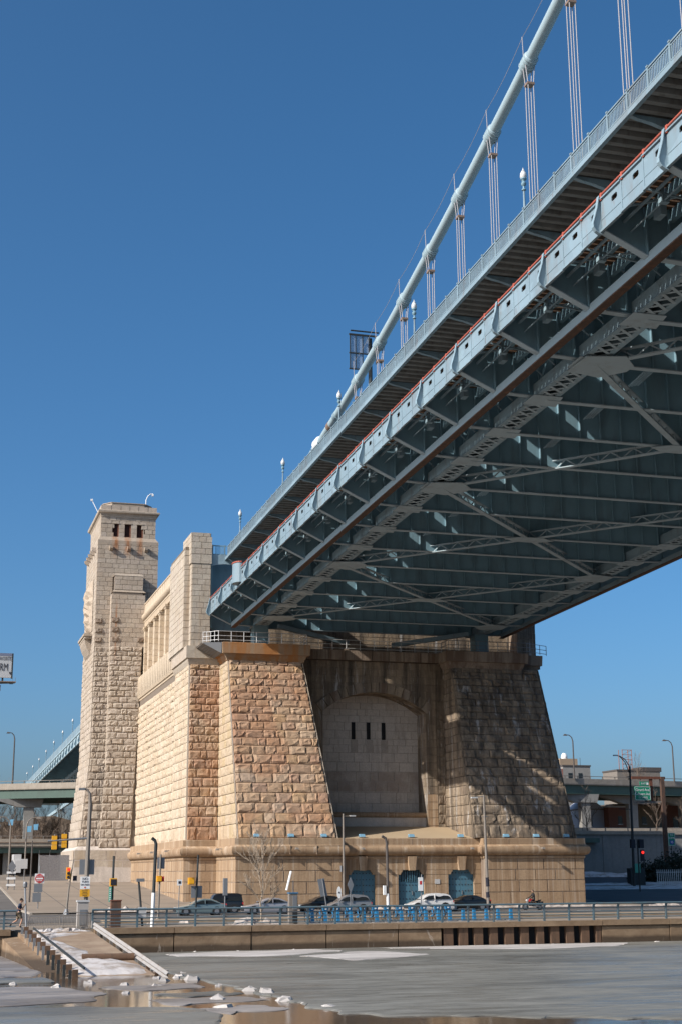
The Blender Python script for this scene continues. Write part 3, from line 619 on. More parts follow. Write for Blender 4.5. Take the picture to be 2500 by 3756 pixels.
# carved relief and balcony on the south face
rd = random.Random(3); P = []
for j in range(15):
    row = []
    for i in range(13):
        yy = 206.6+i*.62; zz = 37.6+j*.55; e = min(i, 12-i)/6; f = min(j, 14-j)/7
        dd = .15+(.75*min(1, e*1.6)*min(1, f*2.2)+rd.uniform(-.28,.32))*(1 if 0 < i < 12 and 0 < j < 14 else 0)
        row.append((22.5-max(.02, dd), yy+rd.uniform(-.1,.1), zz+rd.uniform(-.1,.1)))
    P.append(row)
MB().grid(P).build('carved_relief', MT['tower'], T)
MB().box(21.35, 22.5, 206.6, 214.2, 36.4, 36.75).box(21.2, 22.5, 206.4, 214.4, 36.75, 37.1).prism([(22.5, 36.4), (22.5, 33.9), (22.2, 34.3), (21.75, 35.2), (21.5, 35.9), (21.4, 36.4)], 207.2, 213.6, 'y').build('balcony', MT['tower'], T)
MB().box(31.2, 31.55, 209, 213, 42, 47.8).box(31.5, 31.8, 209.5, 212.5, 46.4, 47.4).build('north_relief', MT['tower'], T)
cp = MB().tube([(29.5,205.2,56.4),(29.5,205.2,57.3),(29.75,205.2,57.9),(30.1,205.2,58.25),(30.5,205.2,58.3)], .07, 6).box(30.35, 30.6, 205.05, 205.35, 57.95, 58.25)
tag(cp.build('camera_mast', MT['white']), 'white bent mast with surveillance camera on the tower roof', 'camera mast')
an = MB().tube([(22.8,208,55.6),(21.9,208.6,57.6)], .05, 6).box(21.7, 22.0, 208.45, 208.75, 57.5, 57.8)
tag(an.build('antenna', MT['white']), 'thin slanted antenna on the left edge of the tower roof', 'antenna')
# ------------------------------------------------------------------ bridge span (river side)
G = .0197
sh = lambda y: G*(160.4-y)
PY = lambda k: 160.36-6.74*k
NK = 22
B = wthing('suspension_bridge', 'blue steel suspension bridge span with red-railed side girder and main cable', 'bridge', (50, 160, 28.5))
CXB = 50.2
mir = lambda x: 2*CXB-x
def both(x): return ((x, 1), (mir(x), -1))
# floor beams: tapered cantilevers outside the trusses, deep plate girder between
bot = [(31.0, 32.38), (33.3, 31.3), (36.1, 31.2), (36.9, 31.0), (63.5, 31.0), (64.3, 31.2), (67.1, 31.3), (69.4, 32.38)]
def beam_mesh():
    web = MB(); topo = [(69.4, 34.0), (65, 34.2), (63.6, 35.4), (36.8, 35.4), (35.4, 34.2), (31.0, 34.0)]
    web.prism(bot+topo, -.03, .03)
    for i in range(17):
        x = 37.6+i*1.58; web.box(x-.03, x+.03, -.22, -.03, 31.05, 35.3)
    for x in (33.3, 34.6, 35.6, 64.8, 65.8, 67.1): web.box(x-.04, x+.04, -.24, -.03, 31.4, 34.0)
    fl = MB()
    for a, b in zip(bot[:-1], bot[1:]): fl.bar((a[0], 0, a[1]), (b[0], 0, b[1]), .46, .07, (0,0,1))
    return web.mesh('floor_beam'), fl.mesh('bottom_flange')
bw, bf = beam_mesh()
bw.materials.append(MT['steel_dark']); bf.materials.append(MT['flange'])
for k in range(NK+1):
    o = ob('floor_beam', bw, None, B); o.location = (0, PY(k), sh(PY(k)))
    f = ob('bottom_flange', bf, None, o)
# deck slab, stringers
MB().box(37.2, 63.2, 12, 160.3, 36.1, 36.7).build('roadway_deck', MT['steel_dark'], B, sh)
for i in range(12):
    x = 38.4+i*2.14; MB().box(x-.12, x+.12, 12, 160.3, 35.42, 36.1).build('stringer', MT['steel_dark'], B, sh)
# trusses: chords, posts, diagonals
for s in (0, 1):
    X = (lambda x: x) if s == 0 else mir
    def bx(mb, x0, x1, *r):
        a, b = sorted((X(x0), X(x1))); return mb.box(a, b, *r)
    ch = MB(); bx(ch, 35.95, 36.05, 12, 160.3, 31.12, 32.0); bx(ch, 37.2, 37.3, 12, 160.3, 31.12, 32.0); bx(ch, 35.85, 36.2, 12, 160.3, 31.06, 31.12); bx(ch, 37.05, 37.42, 12, 160.3, 31.06, 31.12); bx(ch, 36.06, 37.19, 12, 160.3, 31.9, 31.96)
    chord = ch.build('bottom_chord', MT['steel2'], B, sh)
    lac = MB()
    for k in range(NK):
        y0, y1 = PY(k)-.55, PY(k+1)+.55; n = 6
        for i in range(n):
            a = y0+(y1-y0)*i/n; b = y0+(y1-y0)*(i+1)/n; m_ = (a+b)/2
            lac.bar((X(36.0), a, 31.08), (X(37.25), b, 31.08), .2, .025); lac.bar((X(37.25), a, 31.06), (X(36.0), b, 31.06), .2, .025)
    lac.build('chord_lacing', MT['flange'], chord, sh)['kind'] = 'stuff'
    for k in range(NK+1):
        MB().hexa([(X(35.6), PY(k)-.9, 31.0), (X(37.6), PY(k)-.9, 31.0), (X(37.9), PY(k)+.9, 31.0), (X(35.6), PY(k)+.9, 31.0)], [(X(35.6), PY(k)-.9, 31.03), (X(37.6), PY(k)-.9, 31.03), (X(37.9), PY(k)+.9, 31.03), (X(35.6), PY(k)+.9, 31.03)]).build('gusset_plate', MT['flange'], chord, sh)
    tp_ = MB(); bx(tp_, 36.05, 37.2, 12, 160.3, 38.6, 39.3); tp_.build('top_chord', MT['steel2'], B, sh)
    for k in range(NK+1):
        po = MB(); bx(po, 36.3, 36.95, PY(k)-.2, PY(k)+.2, 32.0, 38.6); po.build('truss_post', MT['steel_dark'], B, sh)
        if k < NK:
            a, b = (PY(k), PY(k+1)) if k % 2 == 0 else (PY(k+1), PY(k))
            MB().bar((X(36.6), a, 32.0), (X(36.6), b, 38.6), .4, .35).build('truss_diagonal', MT['steel_dark'], B, sh)
    # inspection runway beam with rusty lower flange
    rb = MB(); bx(rb, 33.3, 33.62, 12, 160.2, 30.98, 31.5); runway = rb.build('runway_beam', MT['cable'] if s == 0 else MT['steel2'], B, sh)
    rf = MB(); bx(rf, 33.28, 33.8, 12, 160.2, 30.88, 30.96); rf.build('lower_flange', MT['rust'], runway, sh)
    eg = MB(); bx(eg, 35.55, 35.7, 12, 160.3, 34.15, 36.2); eg.build('sun_block_girder', MT['steel_dark'], B, sh)  # solid plate added to narrow the sun coming in below the walkway
    pw = MB(); bx(pw, 37.2, 37.4, 12, 160.3, 36.7, 37.6); pw.build('sun_block_parapet', MT['steel2'], B, sh)  # unseen parapet, added as a barrier to sun passing the truss
    for k in range(NK):
        ew = MB(); bx(ew, 34.96, 35.54, PY(k+1)+(0 if k < 2 else 1.3 if k % 2 else 1.9), PY(k)-.1 if k else 161, 34.1, 34.18); ew.build('sun_gap_plate', MT['steel_dark'], B, sh)  # filler plates added to cut the sun gap into short patches
    # track floor: stringers, ties, conduit
    for x in (31.7, 33.4, 34.8):
        ts = MB(); bx(ts, x-.13, x+.13, 12, 160.3, 33.35, 33.95); ts.build('track_stringer', MT['steel_dark'] if x > 33 else MT['steel2'], B, sh)
    ties = MB()
    for i in range(270):
        y = 12+i*.55; bx(ties, 31.15, 34.95, y, y+.42, 34.0, 34.2)
    tag(ties.build('track_ties', MT['wood'], B, sh), kind='stuff')
    if s == 0:
        cd = MB().tube([(32.5, 12, 32.6), (32.5, 160, 32.6)], .045, 6).tube([(32.15, 12, 33.1), (32.15, 160, 33.1)], .09, 6); tag(cd.build('conduit', MT['steel2'], B, sh), kind='stuff')
        for k in range(NK):
            y = PY(k)-3.37; q = MB().bar((31.1, y, 33.2), (35.9, y, 32.6), .1).bar((31.1, y+2.6, 33.3), (35.9, y-2.6, 32.7), .1).bar((32.5, y, 32.6), (32.5, y, 33.4), .12).box(32.3, 32.75, y-.16, y+.16, 32.5, 32.75).box(33.0, 33.35, y+1.2, y+1.9, 32.6, 33.1)
            tag(q.build('hanger_frame', MT['steel2'], B, sh), kind='stuff')
            for j in range(6):
                yy = PY(k)-1.1-j*.95
                if j % 2 == 0: MB().bar((34.9, yy, 33.3), (35.95, yy-.4, 32.1), .07).build('track_strut', MT['steel2'], B, sh)
GUS = set()
# lateral X bracing below the floor (laced members, gussets at the crossings)
for k0 in range(1, NK-3, 4):
    for s in (0, 1):
        p = Vector((36.9, PY(k0 if s == 0 else k0+4), 30.93+sh(PY(k0 if s == 0 else k0+4)))); q = Vector((63.5, PY(k0+4 if s == 0 else k0), 30.93+sh(PY(k0+4 if s == 0 else k0))))
        d = (q-p); mb = MB().bar(p, q, .42, .08).bar(p+Vector((0,0,.62)), q+Vector((0,0,.62)), .34, .08)
        n = 44
        for i in range(n):
            a = p+d*(i/n); b = p+d*((i+1)/n); z = Vector((0,0,.6))
            if i % 2: mb.bar(a, b+z, .05, .09)
            else: mb.bar(a+z, b, .05, .09)
        mb.build('lateral_brace', MT['flange'], B)
    y = PY(k0+2); z = 30.85+sh(y)
    MB().prism([(CXB+1.9*math.cos(t)*(1.25 if i % 2 == 0 else .8), y+1.0*math.sin(t)*(1.2 if i % 2 else .9)) for i, t in enumerate([j*math.pi/4 for j in range(8)])], z, z+.04, 'z').build('crossing_gusset', MT['flange'], B)
    for X in (36.9, 63.5):
        for kk in (k0, k0+4):
            y = PY(kk); z = 30.9+sh(y); sg = 1 if X < 50 else -1
            if (X, kk) in GUS: continue
            GUS.add((X, kk))
            MB().prism([(X-sg*1.1, y-1.3), (X+sg*1.2, y-1.9), (X+sg*2.4, y-.5), (X+sg*2.4, y+.5), (X+sg*1.2, y+1.9), (X-sg*1.1, y+1.3)], z, z+.05, 'z').build('corner_gusset', MT['flange'], B)
# pipes hung under the deck between beams
for k in range(2, NK, 1):
    y0 = PY(k)-.3; 
    for i in range(4): MB().tube([(42.6+i*.22, y0, 32.4+i*.05), (44.2+i*.22, PY(k+1)+.3, 34.6)], .07, 5).build('drain_pipe', MT['steel2'], B, sh)
# outer girder: three panels per bay with a slotted hole, seam, gusset fins, red rail
def fascia_mesh():
    L = 6.74/3; mb = MB(); t = .05
    hx, hz, rx, rz = .78, 1.22, .30, .155
    inn = []
    for i in range(12):
        a = 2*math.pi*i/12; inn.append((hx+rx*max(-1, min(1, 1.35*math.cos(a))), hz+rz*max(-1, min(1, 1.35*math.sin(a)))))
    out = []
    for px_, pz_ in inn:
        dx, dz = px_-hx, pz_-hz; k = min(((L-.008-hx) if dx > 0 else hx-.008)/abs(dx) if abs(dx) > 1e-6 else 1e9, ((1.72-hz) if dz > 0 else hz)/abs(dz) if abs(dz) > 1e-6 else 1e9)
        out.append((hx+dx*k, hz+dz*k))
    cor = [(.008, 0), (L-.008, 0), (L-.008, 1.72), (.008, 1.72)]
    V = []; F = []
    for x in (0, t):
        V += [(x, a, b) for a, b in inn]+[(x, a, b) for a, b in out]+[(x, a, b) for a, b in cor]
    for lay in (0, 28):
        for i in range(12):
            j = (i+1) % 12; F.append((lay+i, lay+j, lay+12+j, lay+12+i))
            # corner fill
            for c in range(4):
                cy, cz = cor[c]; (ay, az), (by, bz) = out[i], out[j]
                if (abs(ay-cy) < 1e-4 and abs(bz-cz) < 1e-4 and abs(by-cy) > 1e-4) or (abs(az-cz) < 1e-4 and abs(by-cy) < 1e-4 and abs(bz-cz) > 1e-4): F.append((lay+12+i, lay+12+j, lay+24+c))
    for i in range(12): j = (i+1) % 12; F.append((i, j, 28+j, 28+i))
    mb.add(V, F)
    mb.box(-.02, 0, .0, L, .60, .66); mb.box(-.03, 0, -.06, .06, 0, 1.72); mb.box(-.1, t, .0, L, -.05, .05); mb.box(-.1, t, 0, L, 1.68, 1.76)
    return mb.mesh('girder_panel')
fm = fascia_mesh(); fm.materials.append(MT['steel'])
for s in (0, 1):
    for k in range(NK):
        for j in range(3):
            y = PY(k+1)+j*6.74/3; o = ob('girder_panel', fm, None, B); o.location = (30.9 if s == 0 else mir(30.9), y, 32.36+sh(y)); o.scale = (1 if s == 0 else -1, 1, 1)
fin_poly = [(0, 1.95), (-.08, 1.95), (-.2, 1.3), (-.46, .42), (-.45, .2), (-.32, .02), (-.12, -.12), (0, -.14)]
fin = MB().prism(fin_poly, -.02, .02)
for a, b in zip(fin_poly[1:-1], fin_poly[2:]): fin.bar((a[0], 0, a[1]), (b[0], 0, b[1]), .24, .03, (0,0,1)) if abs(a[0]-b[0]) > abs(a[1]-b[1]) else fin.bar((a[0], 0, a[1]), (b[0], 0, b[1]), .24, .03, (1,0,0))
finm = fin.mesh('gusset_fin'); finm.materials.append(MT['steel2'])
for k in range(NK+1):
    y = PY(k); o = ob('gusset_fin', finm, None, B); o.location = (30.86, y, 32.36+sh(y))
rr = MB().tube([(30.88, 12, 34.33), (30.88, 160.3, 34.33)], .06, 8).build('red_handrail', MT['red'], B, sh, smooth=True)
pm = MB().box(-.05, .05, -.08, .08, -.3, .1).mesh('rail_bracket'); pm.materials.append(MT['red'])
for i in range(66):
    y = 160.2-i*6.74/3; o = ob('rail_bracket', pm, None, rr); o.location = (30.88, y, 34.33+sh(y))
# refuge bay in the side girder near the anchorage
rp = [(30.9+.75*-math.sin(math.pi*i/10), 144.6-1.05*math.cos(math.pi*i/10)) for i in range(11)]
MB().grid([[(x, y, 32.7) for x, y in rp], [(x, y, 34.72) for x, y in rp]]).prism(rp, 32.65, 32.7, 'z').build('refuge_bay', MT['steel'], B, sh)
MB().tube([(x, y, 34.8) for x, y in rp], .085, 8).build('refuge_rail', MT['red'], B, sh)
# walkway: edge channel, pans, brackets, railing
wk = MB().box(32.72, 32.86, 12, 161.4, 39.15, 39.45).box(32.66, 32.9, 12, 161.4, 39.08, 39.15).build('walkway_edge', MT['steel'], B, sh)
MB().box(32.86, 36.3, 12, 161.4, 39.5, 39.6).build('walkway_deck', MT['plank_dark'], B, sh)
plm = MB().prism([(-.27, .16), (-.2, -.12), (.14, -.12), (.2, .16)], 32.9, 36.3, 'x').mesh('walkway_pan'); plm.materials.append(MT['plank'])
for k in range(NK):
    for j in range(8):
        y = PY(k)-.42-j*.843; o = ob('walkway_pan', plm, None, B); o.location = (0, y, 39.33+sh(y))
brk = [(32.9, 39.1), (33.3, 38.98), (34.0, 38.88), (34.9, 38.62), (35.6, 38.2), (36.05, 37.8), (36.3, 37.4), (36.3, 39.25), (32.9, 39.25)]
bk = MB().prism(brk, -.025, .025)
for a, b in zip(brk[:6], brk[1:7]): bk.bar((a[0], 0, a[1]), (b[0], 0, b[1]), .26, .04)
bkm = bk.mesh('walkway_bracket'); bkm.materials.append(MT['steel2'])
for k in range(NK+1):
    y = PY(k); o = ob('walkway_bracket', bkm, None, B); o.location = (0, y, sh(y))
rp_ = MB().box(-.06, .06, -.06, .06, -.05, 1.14).box(-.09, .09, -.09, .09, 1.1, 1.18).mesh('railing_post'); rp_.materials.append(MT['steel'])
L3 = 6.74/3; rpan = MB().box(-.04, .04, .05, L3-.05, 1.02, 1.1).box(-.03, .03, .05, L3-.05, .86, .92).box(-.03, .03, .05, L3-.05, .06, .13)
for i in range(13): y = .18+i*(L3-.36)/12; rpan.box(-.02, .02, y-.028, y+.028, .1, .9)
rpm = rpan.mesh('railing_panel', lambda y: -G*y); rpm.materials.append(MT['steel'])
for i in range(66):
    y = 160.36-(i+1)*L3; o = ob('railing_post', rp_, None, B); o.location = (32.78, y, 39.45+sh(y))
    o = ob('railing_panel', rpm, None, B); o.location = (32.78, y, 39.45+sh(y))
# far-side walkway
MB().box(64.1, 67.6, 12, 161, 39.3, 39.6).build('north_walkway', MT['plank'], B, sh)
tag(MB().box(67.5, 67.66, 12, 161, 39.1, 39.5).box(67.55, 67.62, 12, 161, 40.5, 40.6).build('north_walkway_rail', MT['steel'], B, sh), kind='stuff')
# short balustrade and arched steel wall beside the pier
ab = MB(); arc_ = [(31.05, 39.7), (34.6, 39.7), (34.6, 38.6)]+[(34.6-3.55*i/10, 38.0+.62*math.sin(math.pi*(.15+.7*(1-i/10)))) for i in range(11)]
ab.prism(arc_, 161.3, 161.5); ab.build('portal_plate', MT['steel2'], B)
MB().box(31.2, 36.2, 163, 163.4, 31, 39.6).box(31.1, 31.3, 161.5, 170, 31, 39.6).build('portal_shadow_wall', MT['steel_dark'], B)
rl = MB().box(31.1, 32.9, 161.35, 161.45, 40.75, 40.87).box(31.1, 32.9, 161.35, 161.45, 39.72, 39.82)
for i in range(7): rl.box(31.55+i*.15, 31.6+i*.15, 161.37, 161.43, 39.8, 40.75)
rl.box(31.15, 31.3, 161.34, 161.46, 39.7, 40.9); rl.box(32.6, 32.75, 161.34, 161.46, 39.7, 40.9)
tag(rl.build('end_balustrade', MT['steel_dark'], B), kind='stuff')
# main cables, bands, suspenders
cz_ = lambda y: .0012596*y*y-.477695*y+86.864
for s in (0, 1):
    X = 36.6 if s == 0 else mir(36.6)
    cab = MB().tube([(X, y, cz_(y)) for y in range(10, 137, 3)], .41, 16).build('main_cable', MT['cable'], B, smooth=True)
    for k in range(6, NK+1):
        y = PY(k); d = Vector((0, 1, .00252*y-.4777)).normalized()
        p = Vector((X, y, cz_(y)))
        bd = MB().tube([p-d*.62, p-d*.55, p+d*.55, p+d*.62], [.44, .5, .5, .44], 14)
        for i in (-1, -.33, .33, 1): bd.tube([p+d*(i*.42)-d*.06, p+d*(i*.42)+d*.06], .54, 14)
        band_ = bd.build('cable_band', MT['cable'], cab, smooth=True)
        sus = MB(); zc = cz_(y)
        for dx in (-.2, .2):
            for dy in (-.22, .22):
                sus.tube([(X+dx*1.5, y+dy*.4, zc+.25), (X+dx*1.7, y+dy, zc-.25), (X+dx, y+dy, zc-1.7), (X+dx, y+dy, 38.6+sh(y))], .035, 5)
        su = sus.build('suspender', MT['rope'], B)
        MB().box(X-.27, X+.27, y-.29, y+.29, zc-1.78, zc-1.62).build('spreader', MT['copper'], su)
        MB().tube([(X-.35, y, zc+.3), (X-.4, y, zc+1.9)], .03, 5).build('stanchion', MT['rope'], cab)
    MB().tube([(X-.38, y, cz_(y)+1.85-.25*math.sin(math.pi*((y-PY(6))/6.74 % 1))) for y in [PY(6)-i*1.685 for i in range(65)]], .018, 4).build('hand_rope', MT['rope'], cab)
    y = 133.6; p = Vector((X, y, cz_(y))); d = Vector((0, 1, -.14)).normalized()
    MB().tube([p-d*.9, p-d*.7, p+d*.3, p+d*.8], [.42, .62, .68, .5], 14).build('cable_collar', MT['white'], cab, smooth=True)
    MB().tube([p+d*.7, p+d*6.5-Vector((0,0,1.8))], [.5, .75], 14).build('splay_cover', MT['cable'], cab, smooth=True)
    for yy in (127.0, 129.2): q = Vector((X, yy, cz_(yy))); MB().tube([q-d*.35, q+d*.35], .46, 14).build('cable_wrap', MT['steel2'] if yy < 128 else MT['copper'], cab, smooth=True)
# bearings on the ledge
for x in (36.6, mir(36.6)): MB().box(x-.85, x+.85, 158.9, 160.6, 28.5, 31.2).box(x-1.1, x+1.1, 158.6, 160.9, 28.5, 28.75).build('bearing_post', MT['steel_dark'], B)
MB().bar((38.5, 158.5, 31.0), (47.5, 160.5, 29.6), .55, .5).build('wind_strut', MT['steel2'], B)
MB().bar((61.9, 158.5, 31.0), (52.9, 160.5, 29.6), .55, .5).build('wind_strut', MT['steel2'], B)
MB().box(45.6, 48.8, 160.2, 161.6, 28.5, 29.7).build('wind_shoe', MT['capdark'], B)
# walkway lamps
def bridge_lamp(label, x, y, z):
    t = thing('walkway_lamp', label, 'street lamp', (x, y, z), 0, 'lamps along the bridge walkway')
    ob('post', MB().tube([(0,0,0),(0,0,1.85)], [.09,.06], 8).mesh('post'), MT['steel'], t)
    ob('neck', MB().lathe([(.05,1.8),(.14,1.84),(.14,1.9),(.07,1.95),(.06,2.1),(.15,2.18),(.17,2.3),(.1,2.38),(.13,2.5),(.2,2.56),(.2,2.62)], n=10).mesh('neck', smooth=True), MT['steel_dark'], t)
    ob('globe', MB().lathe([(.15,2.62),(.22,2.72),(.2,2.95),(.12,3.08),(.14,3.1),(.05,3.2),(.02,3.34)], n=10).mesh('globe', smooth=True), MT['lamp_glass'], t)
    return t
names = ['ornamental lamp on the walkway railing nearest the stone tower', 'second walkway lamp counted from the stone anchorage', 'walkway lamp beside the back of the overhead sign frame', 'walkway lamp standing between the third and fourth suspenders', 'walkway lamp nearest the top right, highest of the row']
lm0 = None
for i, y in enumerate((154.2, 134.0, 113.6, 93.5, 73.0)):
    loc = (32.95, y, 40.5+sh(y)-.4)
    if lm0 is None: lm0 = bridge_lamp(names[0], *loc)
    else: dup(lm0, loc, label=names[i])
MT['frost'], _t2, _p2 = base('translucent_panel', .4); _p2.inputs['Base Color'].default_value = (.30,.36,.44,1); _p2.inputs['Alpha'].default_value = .45
# overhead sign frame on the roadway, seen from behind
t = wthing('overhead_sign', 'dark overhead sign frame seen from behind beside the main cable', 'road sign', (37.8, 122, 37.5))
mb = MB()
for x in (36.5, 37.05, 37.75, 38.4, 39.05): mb.box(x-.04, x+.04, 122-.04, 122.06, 49.6 if x < 38 else 50.3, 53.2)
mb.box(36.4, 39.15, 121.95, 122.1, 53.05, 53.2); mb.box(36.4, 38.5, 121.95, 122.1, 51.2, 51.3); mb.box(36.4, 37.8, 121.95, 122.1, 49.6, 49.7); mb.bar((36.4, 121.5, 53.3), (39.2, 121.5, 53.3), .2, .08)
tag(mb.build('frame', MT['pole_dark'], t), kind='stuff')
for x0, x1, z0, z1 in ((36.55, 37.0, 49.7, 51.2), (36.55, 37.0, 51.3, 53.05), (37.1, 37.7, 49.7, 51.2), (37.1, 38.35, 51.3, 53.05)): MB().box(x0, x1, 122.08, 122.12, z0, z1).build('panel', MT['frost'], t)
MB().tube([(38.6, 122.4, 37.2), (38.6, 122.4, 53)], .2, 8).build('post', MT['pole_dark'], t)
# ------------------------------------------------------------------ ledge railings and inspection platform
def pipe_rail(name, label, pts, n, h, m, cat='railing', rails=(1.0, .55, .15), r=.035):
    """posts as parts, rails as parts, along a polyline"""
    t = wthing(name, label, cat, pts[0])
    P = [Vector(p) for p in pts]
    for i, f in enumerate(rails):
        MB().tube([p+Vector((0,0,h*f)) for p in P], r, 6).build('rail', m, t)
    for a, b, k in zip(P[:-1], P[1:], n):
        for i in range(k+1):
            if i == k and b is not P[-1]: continue
            q = a+(b-a)*i/k; MB().tube([q, q+Vector((0,0,h))], r*1.1, 6).build('post', m, t)
    return t
pipe_rail('ledge_railing', 'pale pipe railing on the sunlit left pylon cap', [(29.5, 157.3, 28.6), (31.0, 155.9, 28.6), (41.2, 155.9, 28.6), (41.2, 158.3, 28.6)], (4, 7, 2), 1.15, MT['white_rail'])
pipe_rail('ledge_railing', 'grey pipe railing along the shaded ledge above the arched niche', [(41.6, 158.4, 28.55), (58.4, 158.4, 28.55)], (10,), 1.15, MT['white_rail'])
pipe_rail('ledge_railing', 'grey pipe railing on the shaded right pylon cap', [(58.3, 158.0, 28.6), (58.4, 155.9, 28.6), (68.3, 155.9, 28.6), (71.6, 157.6, 28.6)], (2, 8, 3), 1.15, MT['grey'])
t = wthing('inspection_platform', 'grey steel platform with louvred underside beside the left pylon cap', 'platform', (30.2, 157, 27))
MB().hexa([(31.4,156.2,27.3),(31.45,156.2,27.3),(31.45,160.9,27.3),(31.4,160.9,27.3)], [(29.3,156.8,28.5),(31.4,155.9,28.5),(31.4,160.9,28.5),(29.3,160.9,28.5)]).build('floor', MT['grey'], t)
for i in range(7): f = i/7; MB().bar((29.4+f*1.9, 156.6-f*.3, 28.4-f*1.05), (29.4+f*1.9, 160.8, 28.4-f*1.05), .09, .05).build('slat', MT['pole_grey'], t)
# floodlights on the plinth
fl0 = None
spots = [34.29, 38.0, 41.63, 46.21, 51.85, 57.6, 62.53, 66.15, 69.81]
fnames = ['under the left edge of the sunlit pylon', 'below the middle of the sunlit pylon', 'below the right edge of the sunlit pylon', 'above the left blue door', 'above the barred middle blue door', 'above the right blue door', 'below the left edge of the shaded right pylon', 'below the middle of the shaded right pylon', 'below the right edge of the shaded right pylon']
for i, x in enumerate(spots):
    y = 150.35 if i not in (3, 4, 5) else 151.5
    if fl0 is None:
        fl0 = thing('floodlight', 'small blue floodlight '+fnames[0], 'floodlight', (x, y, 6.93), 0, 'floodlights along the plinth')
        ob('housing', MB().hexa([(-.33,-.22,.12),(.33,-.22,.12),(.33,.22,.12),(-.33,.22,.12)], [(-.28,-.14,.42),(.28,-.14,.42),(.28,.2,.42),(-.28,.2,.42)]).mesh('housing'), paint('floodlight_blue', (.20,.38,.5), .4), fl0)
        ob('bracket', MB().box(-.36, -.33, -.05, .05, 0, .3).box(.33, .36, -.05, .05, 0, .3).box(-.36, .36, -.06, .06, -.02, .03).mesh('bracket'), MT['grey'], fl0)
    else: dup(fl0, (x, y, 6.93), label='small blue floodlight '+fnames[i])
for x, y, lb in ((28.0, 189, 'nearest the tower'), (28.0, 178, 'in the middle of the side wall'), (28.0, 167, 'nearest the front corner'), (31.5, 154.5, 'on the return of the left pylon'), (38.3, 149.4, 'under the sunlit pylon'), (45.9, 150.6, 'over the left blue door'), (58.4, 150.6, 'over the right blue door'), (66.3, 149.4, 'below the shaded pylon')):
    side = x < 30 or abs(x-31.5) < .1
    t = thing('wall_lamp', 'small bracket lamp on the round moulding '+lb, 'lamp', (x, y, 5.75), R(-90) if side else 0, 'lamps on the round moulding')
    ob('arm', MB().bar((0, .1, .1), (0, -.45, .12), .07).mesh('arm'), MT['grey'], t)
    ob('head', MB().hexa([(-.2,-.75,-.05),(.2,-.75,-.05),(.2,-.35,-.05),(-.2,-.35,-.05)], [(-.12,-.65,.16),(.12,-.65,.16),(.12,-.4,.16),(-.12,-.4,.16)]).mesh('head'), MT['pole_grey'], t)

# ------------------------------------------------------------------ quay wall and waterfront railing
def quay_mat():
    m, t, p = base('quay_concrete', .9, 0, .25)
    c = mix(t, ramp(t, noise(t, (.5,.5,.9), 6, .65, .4), [(.35, 0.), (.65, 1.)]), (.17,.112,.068), (.25,.175,.11))
    z = pos(t)[2]; wob = math_(t, 'ADD', z, math_(t, 'MULTIPLY', noise(t, (.4,.4,.4), 4), .3))
    w = nd(t, 'ShaderNodeMapRange'); w.inputs[1].default_value = -.58; w.inputs[2].default_value = -.78; t.links.new(wob, w.inputs[0])
    c = mix(t, math_(t, 'MULTIPLY', w.outputs[0], .9), c, (.06,.042,.028))
    s = ramp(t, noise(t, (1.2,1.2,.3), 6, .7, 1.2, off=(4,4,4)), [(.62, 0.), (.68, 1.)]); c = mix(t, math_(t, 'MULTIPLY', s, .4), c, (.5,.44,.37))
    t.links.new(c, p.inputs['Base Color']); bump(t, p, noise(t, (3,3,3), 6, .7), .5, .06); return m
MT['quay'] = quay_mat()
Q = wthing('quay_wall', 'brown concrete quay wall with dark waterline stain and timber fenders', 'quay wall', (25, 89.4, -2.5))
jx = [-40, -34, -28, -22, -16, -10, -4.5, .8, 5.6]
jx2 = [10.5, 15.31, 20.1, 24.9, 29.63, 32.55]; jx3 = [43.8, 48.81, 53.8, 58.8, 63.8, 68.8, 73.8, 78.8, 83.8, 88.8]
for L in (jx, jx2, jx3):
    for a, b in zip(L[:-1], L[1:]):
        e = random.uniform(-.03, .03); bv = .06
        MB().prism([(89.42+e, -2.6), (89.42+e, -.22), (89.5+e, -.12), (90.2, -.12), (90.2, -2.6)], a+.035, b-.035, 'x').build('concrete_panel', MT['quay'], Q)
        MB().box(a+.02, b-.02, 89.3+e*.5, 90.1, -.1, .24).build('coping', MT['quay'], Q)
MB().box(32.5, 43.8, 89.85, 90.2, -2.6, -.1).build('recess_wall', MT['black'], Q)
MB().box(32.5, 43.8, 89.3, 90.1, -.1, .22).build('coping', MT['quay'], Q)
for a, b in ((32.7, 33.35), (33.75, 34.35), (34.8, 35.4), (35.88, 36.42), (36.94, 37.55), (38.04, 38.59), (39.17, 39.66), (40.16, 40.75), (41.28, 41.81), (42.34, 42.9), (43.41, 43.76)):
    MB().box(a, b, 89.45+random.uniform(0,.05), 89.86, -2.6, -.1).build('timber_fender', MT['wood'], Q)
def quay_rail(label, xs, x0, x1):
    t = wthing('waterfront_railing', label, 'railing', (x0, 89.8, .24))
    for z, r, dy in ((1.3, .06, -.16), (1.02, .028, -.03), (.8, .028, 0), (.6, .028, 0), (.4, .028, 0)):
        MB().tube([(x0, 89.8+dy, z), (x1, 89.8+dy, z)], r, 8).build('rail', MT['rail_blue'], t, smooth=True)
    for x in xs:
        MB().prism([(89.73, .22), (89.73, .95), (89.68, 1.15), (89.58, 1.27), (89.66, 1.32), (89.8, 1.18), (89.86, .95), (89.86, .22)], x-.06, x+.06, 'x').build('post', MT['rail_blue'], t)
    return t
quay_rail('weathered blue railing along the quay right of the boat ramp', [10.4, 11.21]+[13.1+1.785*i for i in range(34)], 10.35, 72.2)
quay_rail('weathered blue railing along the quay left of the boat ramp', [-20+1.8*i for i in range(15)], -20, 5.9)

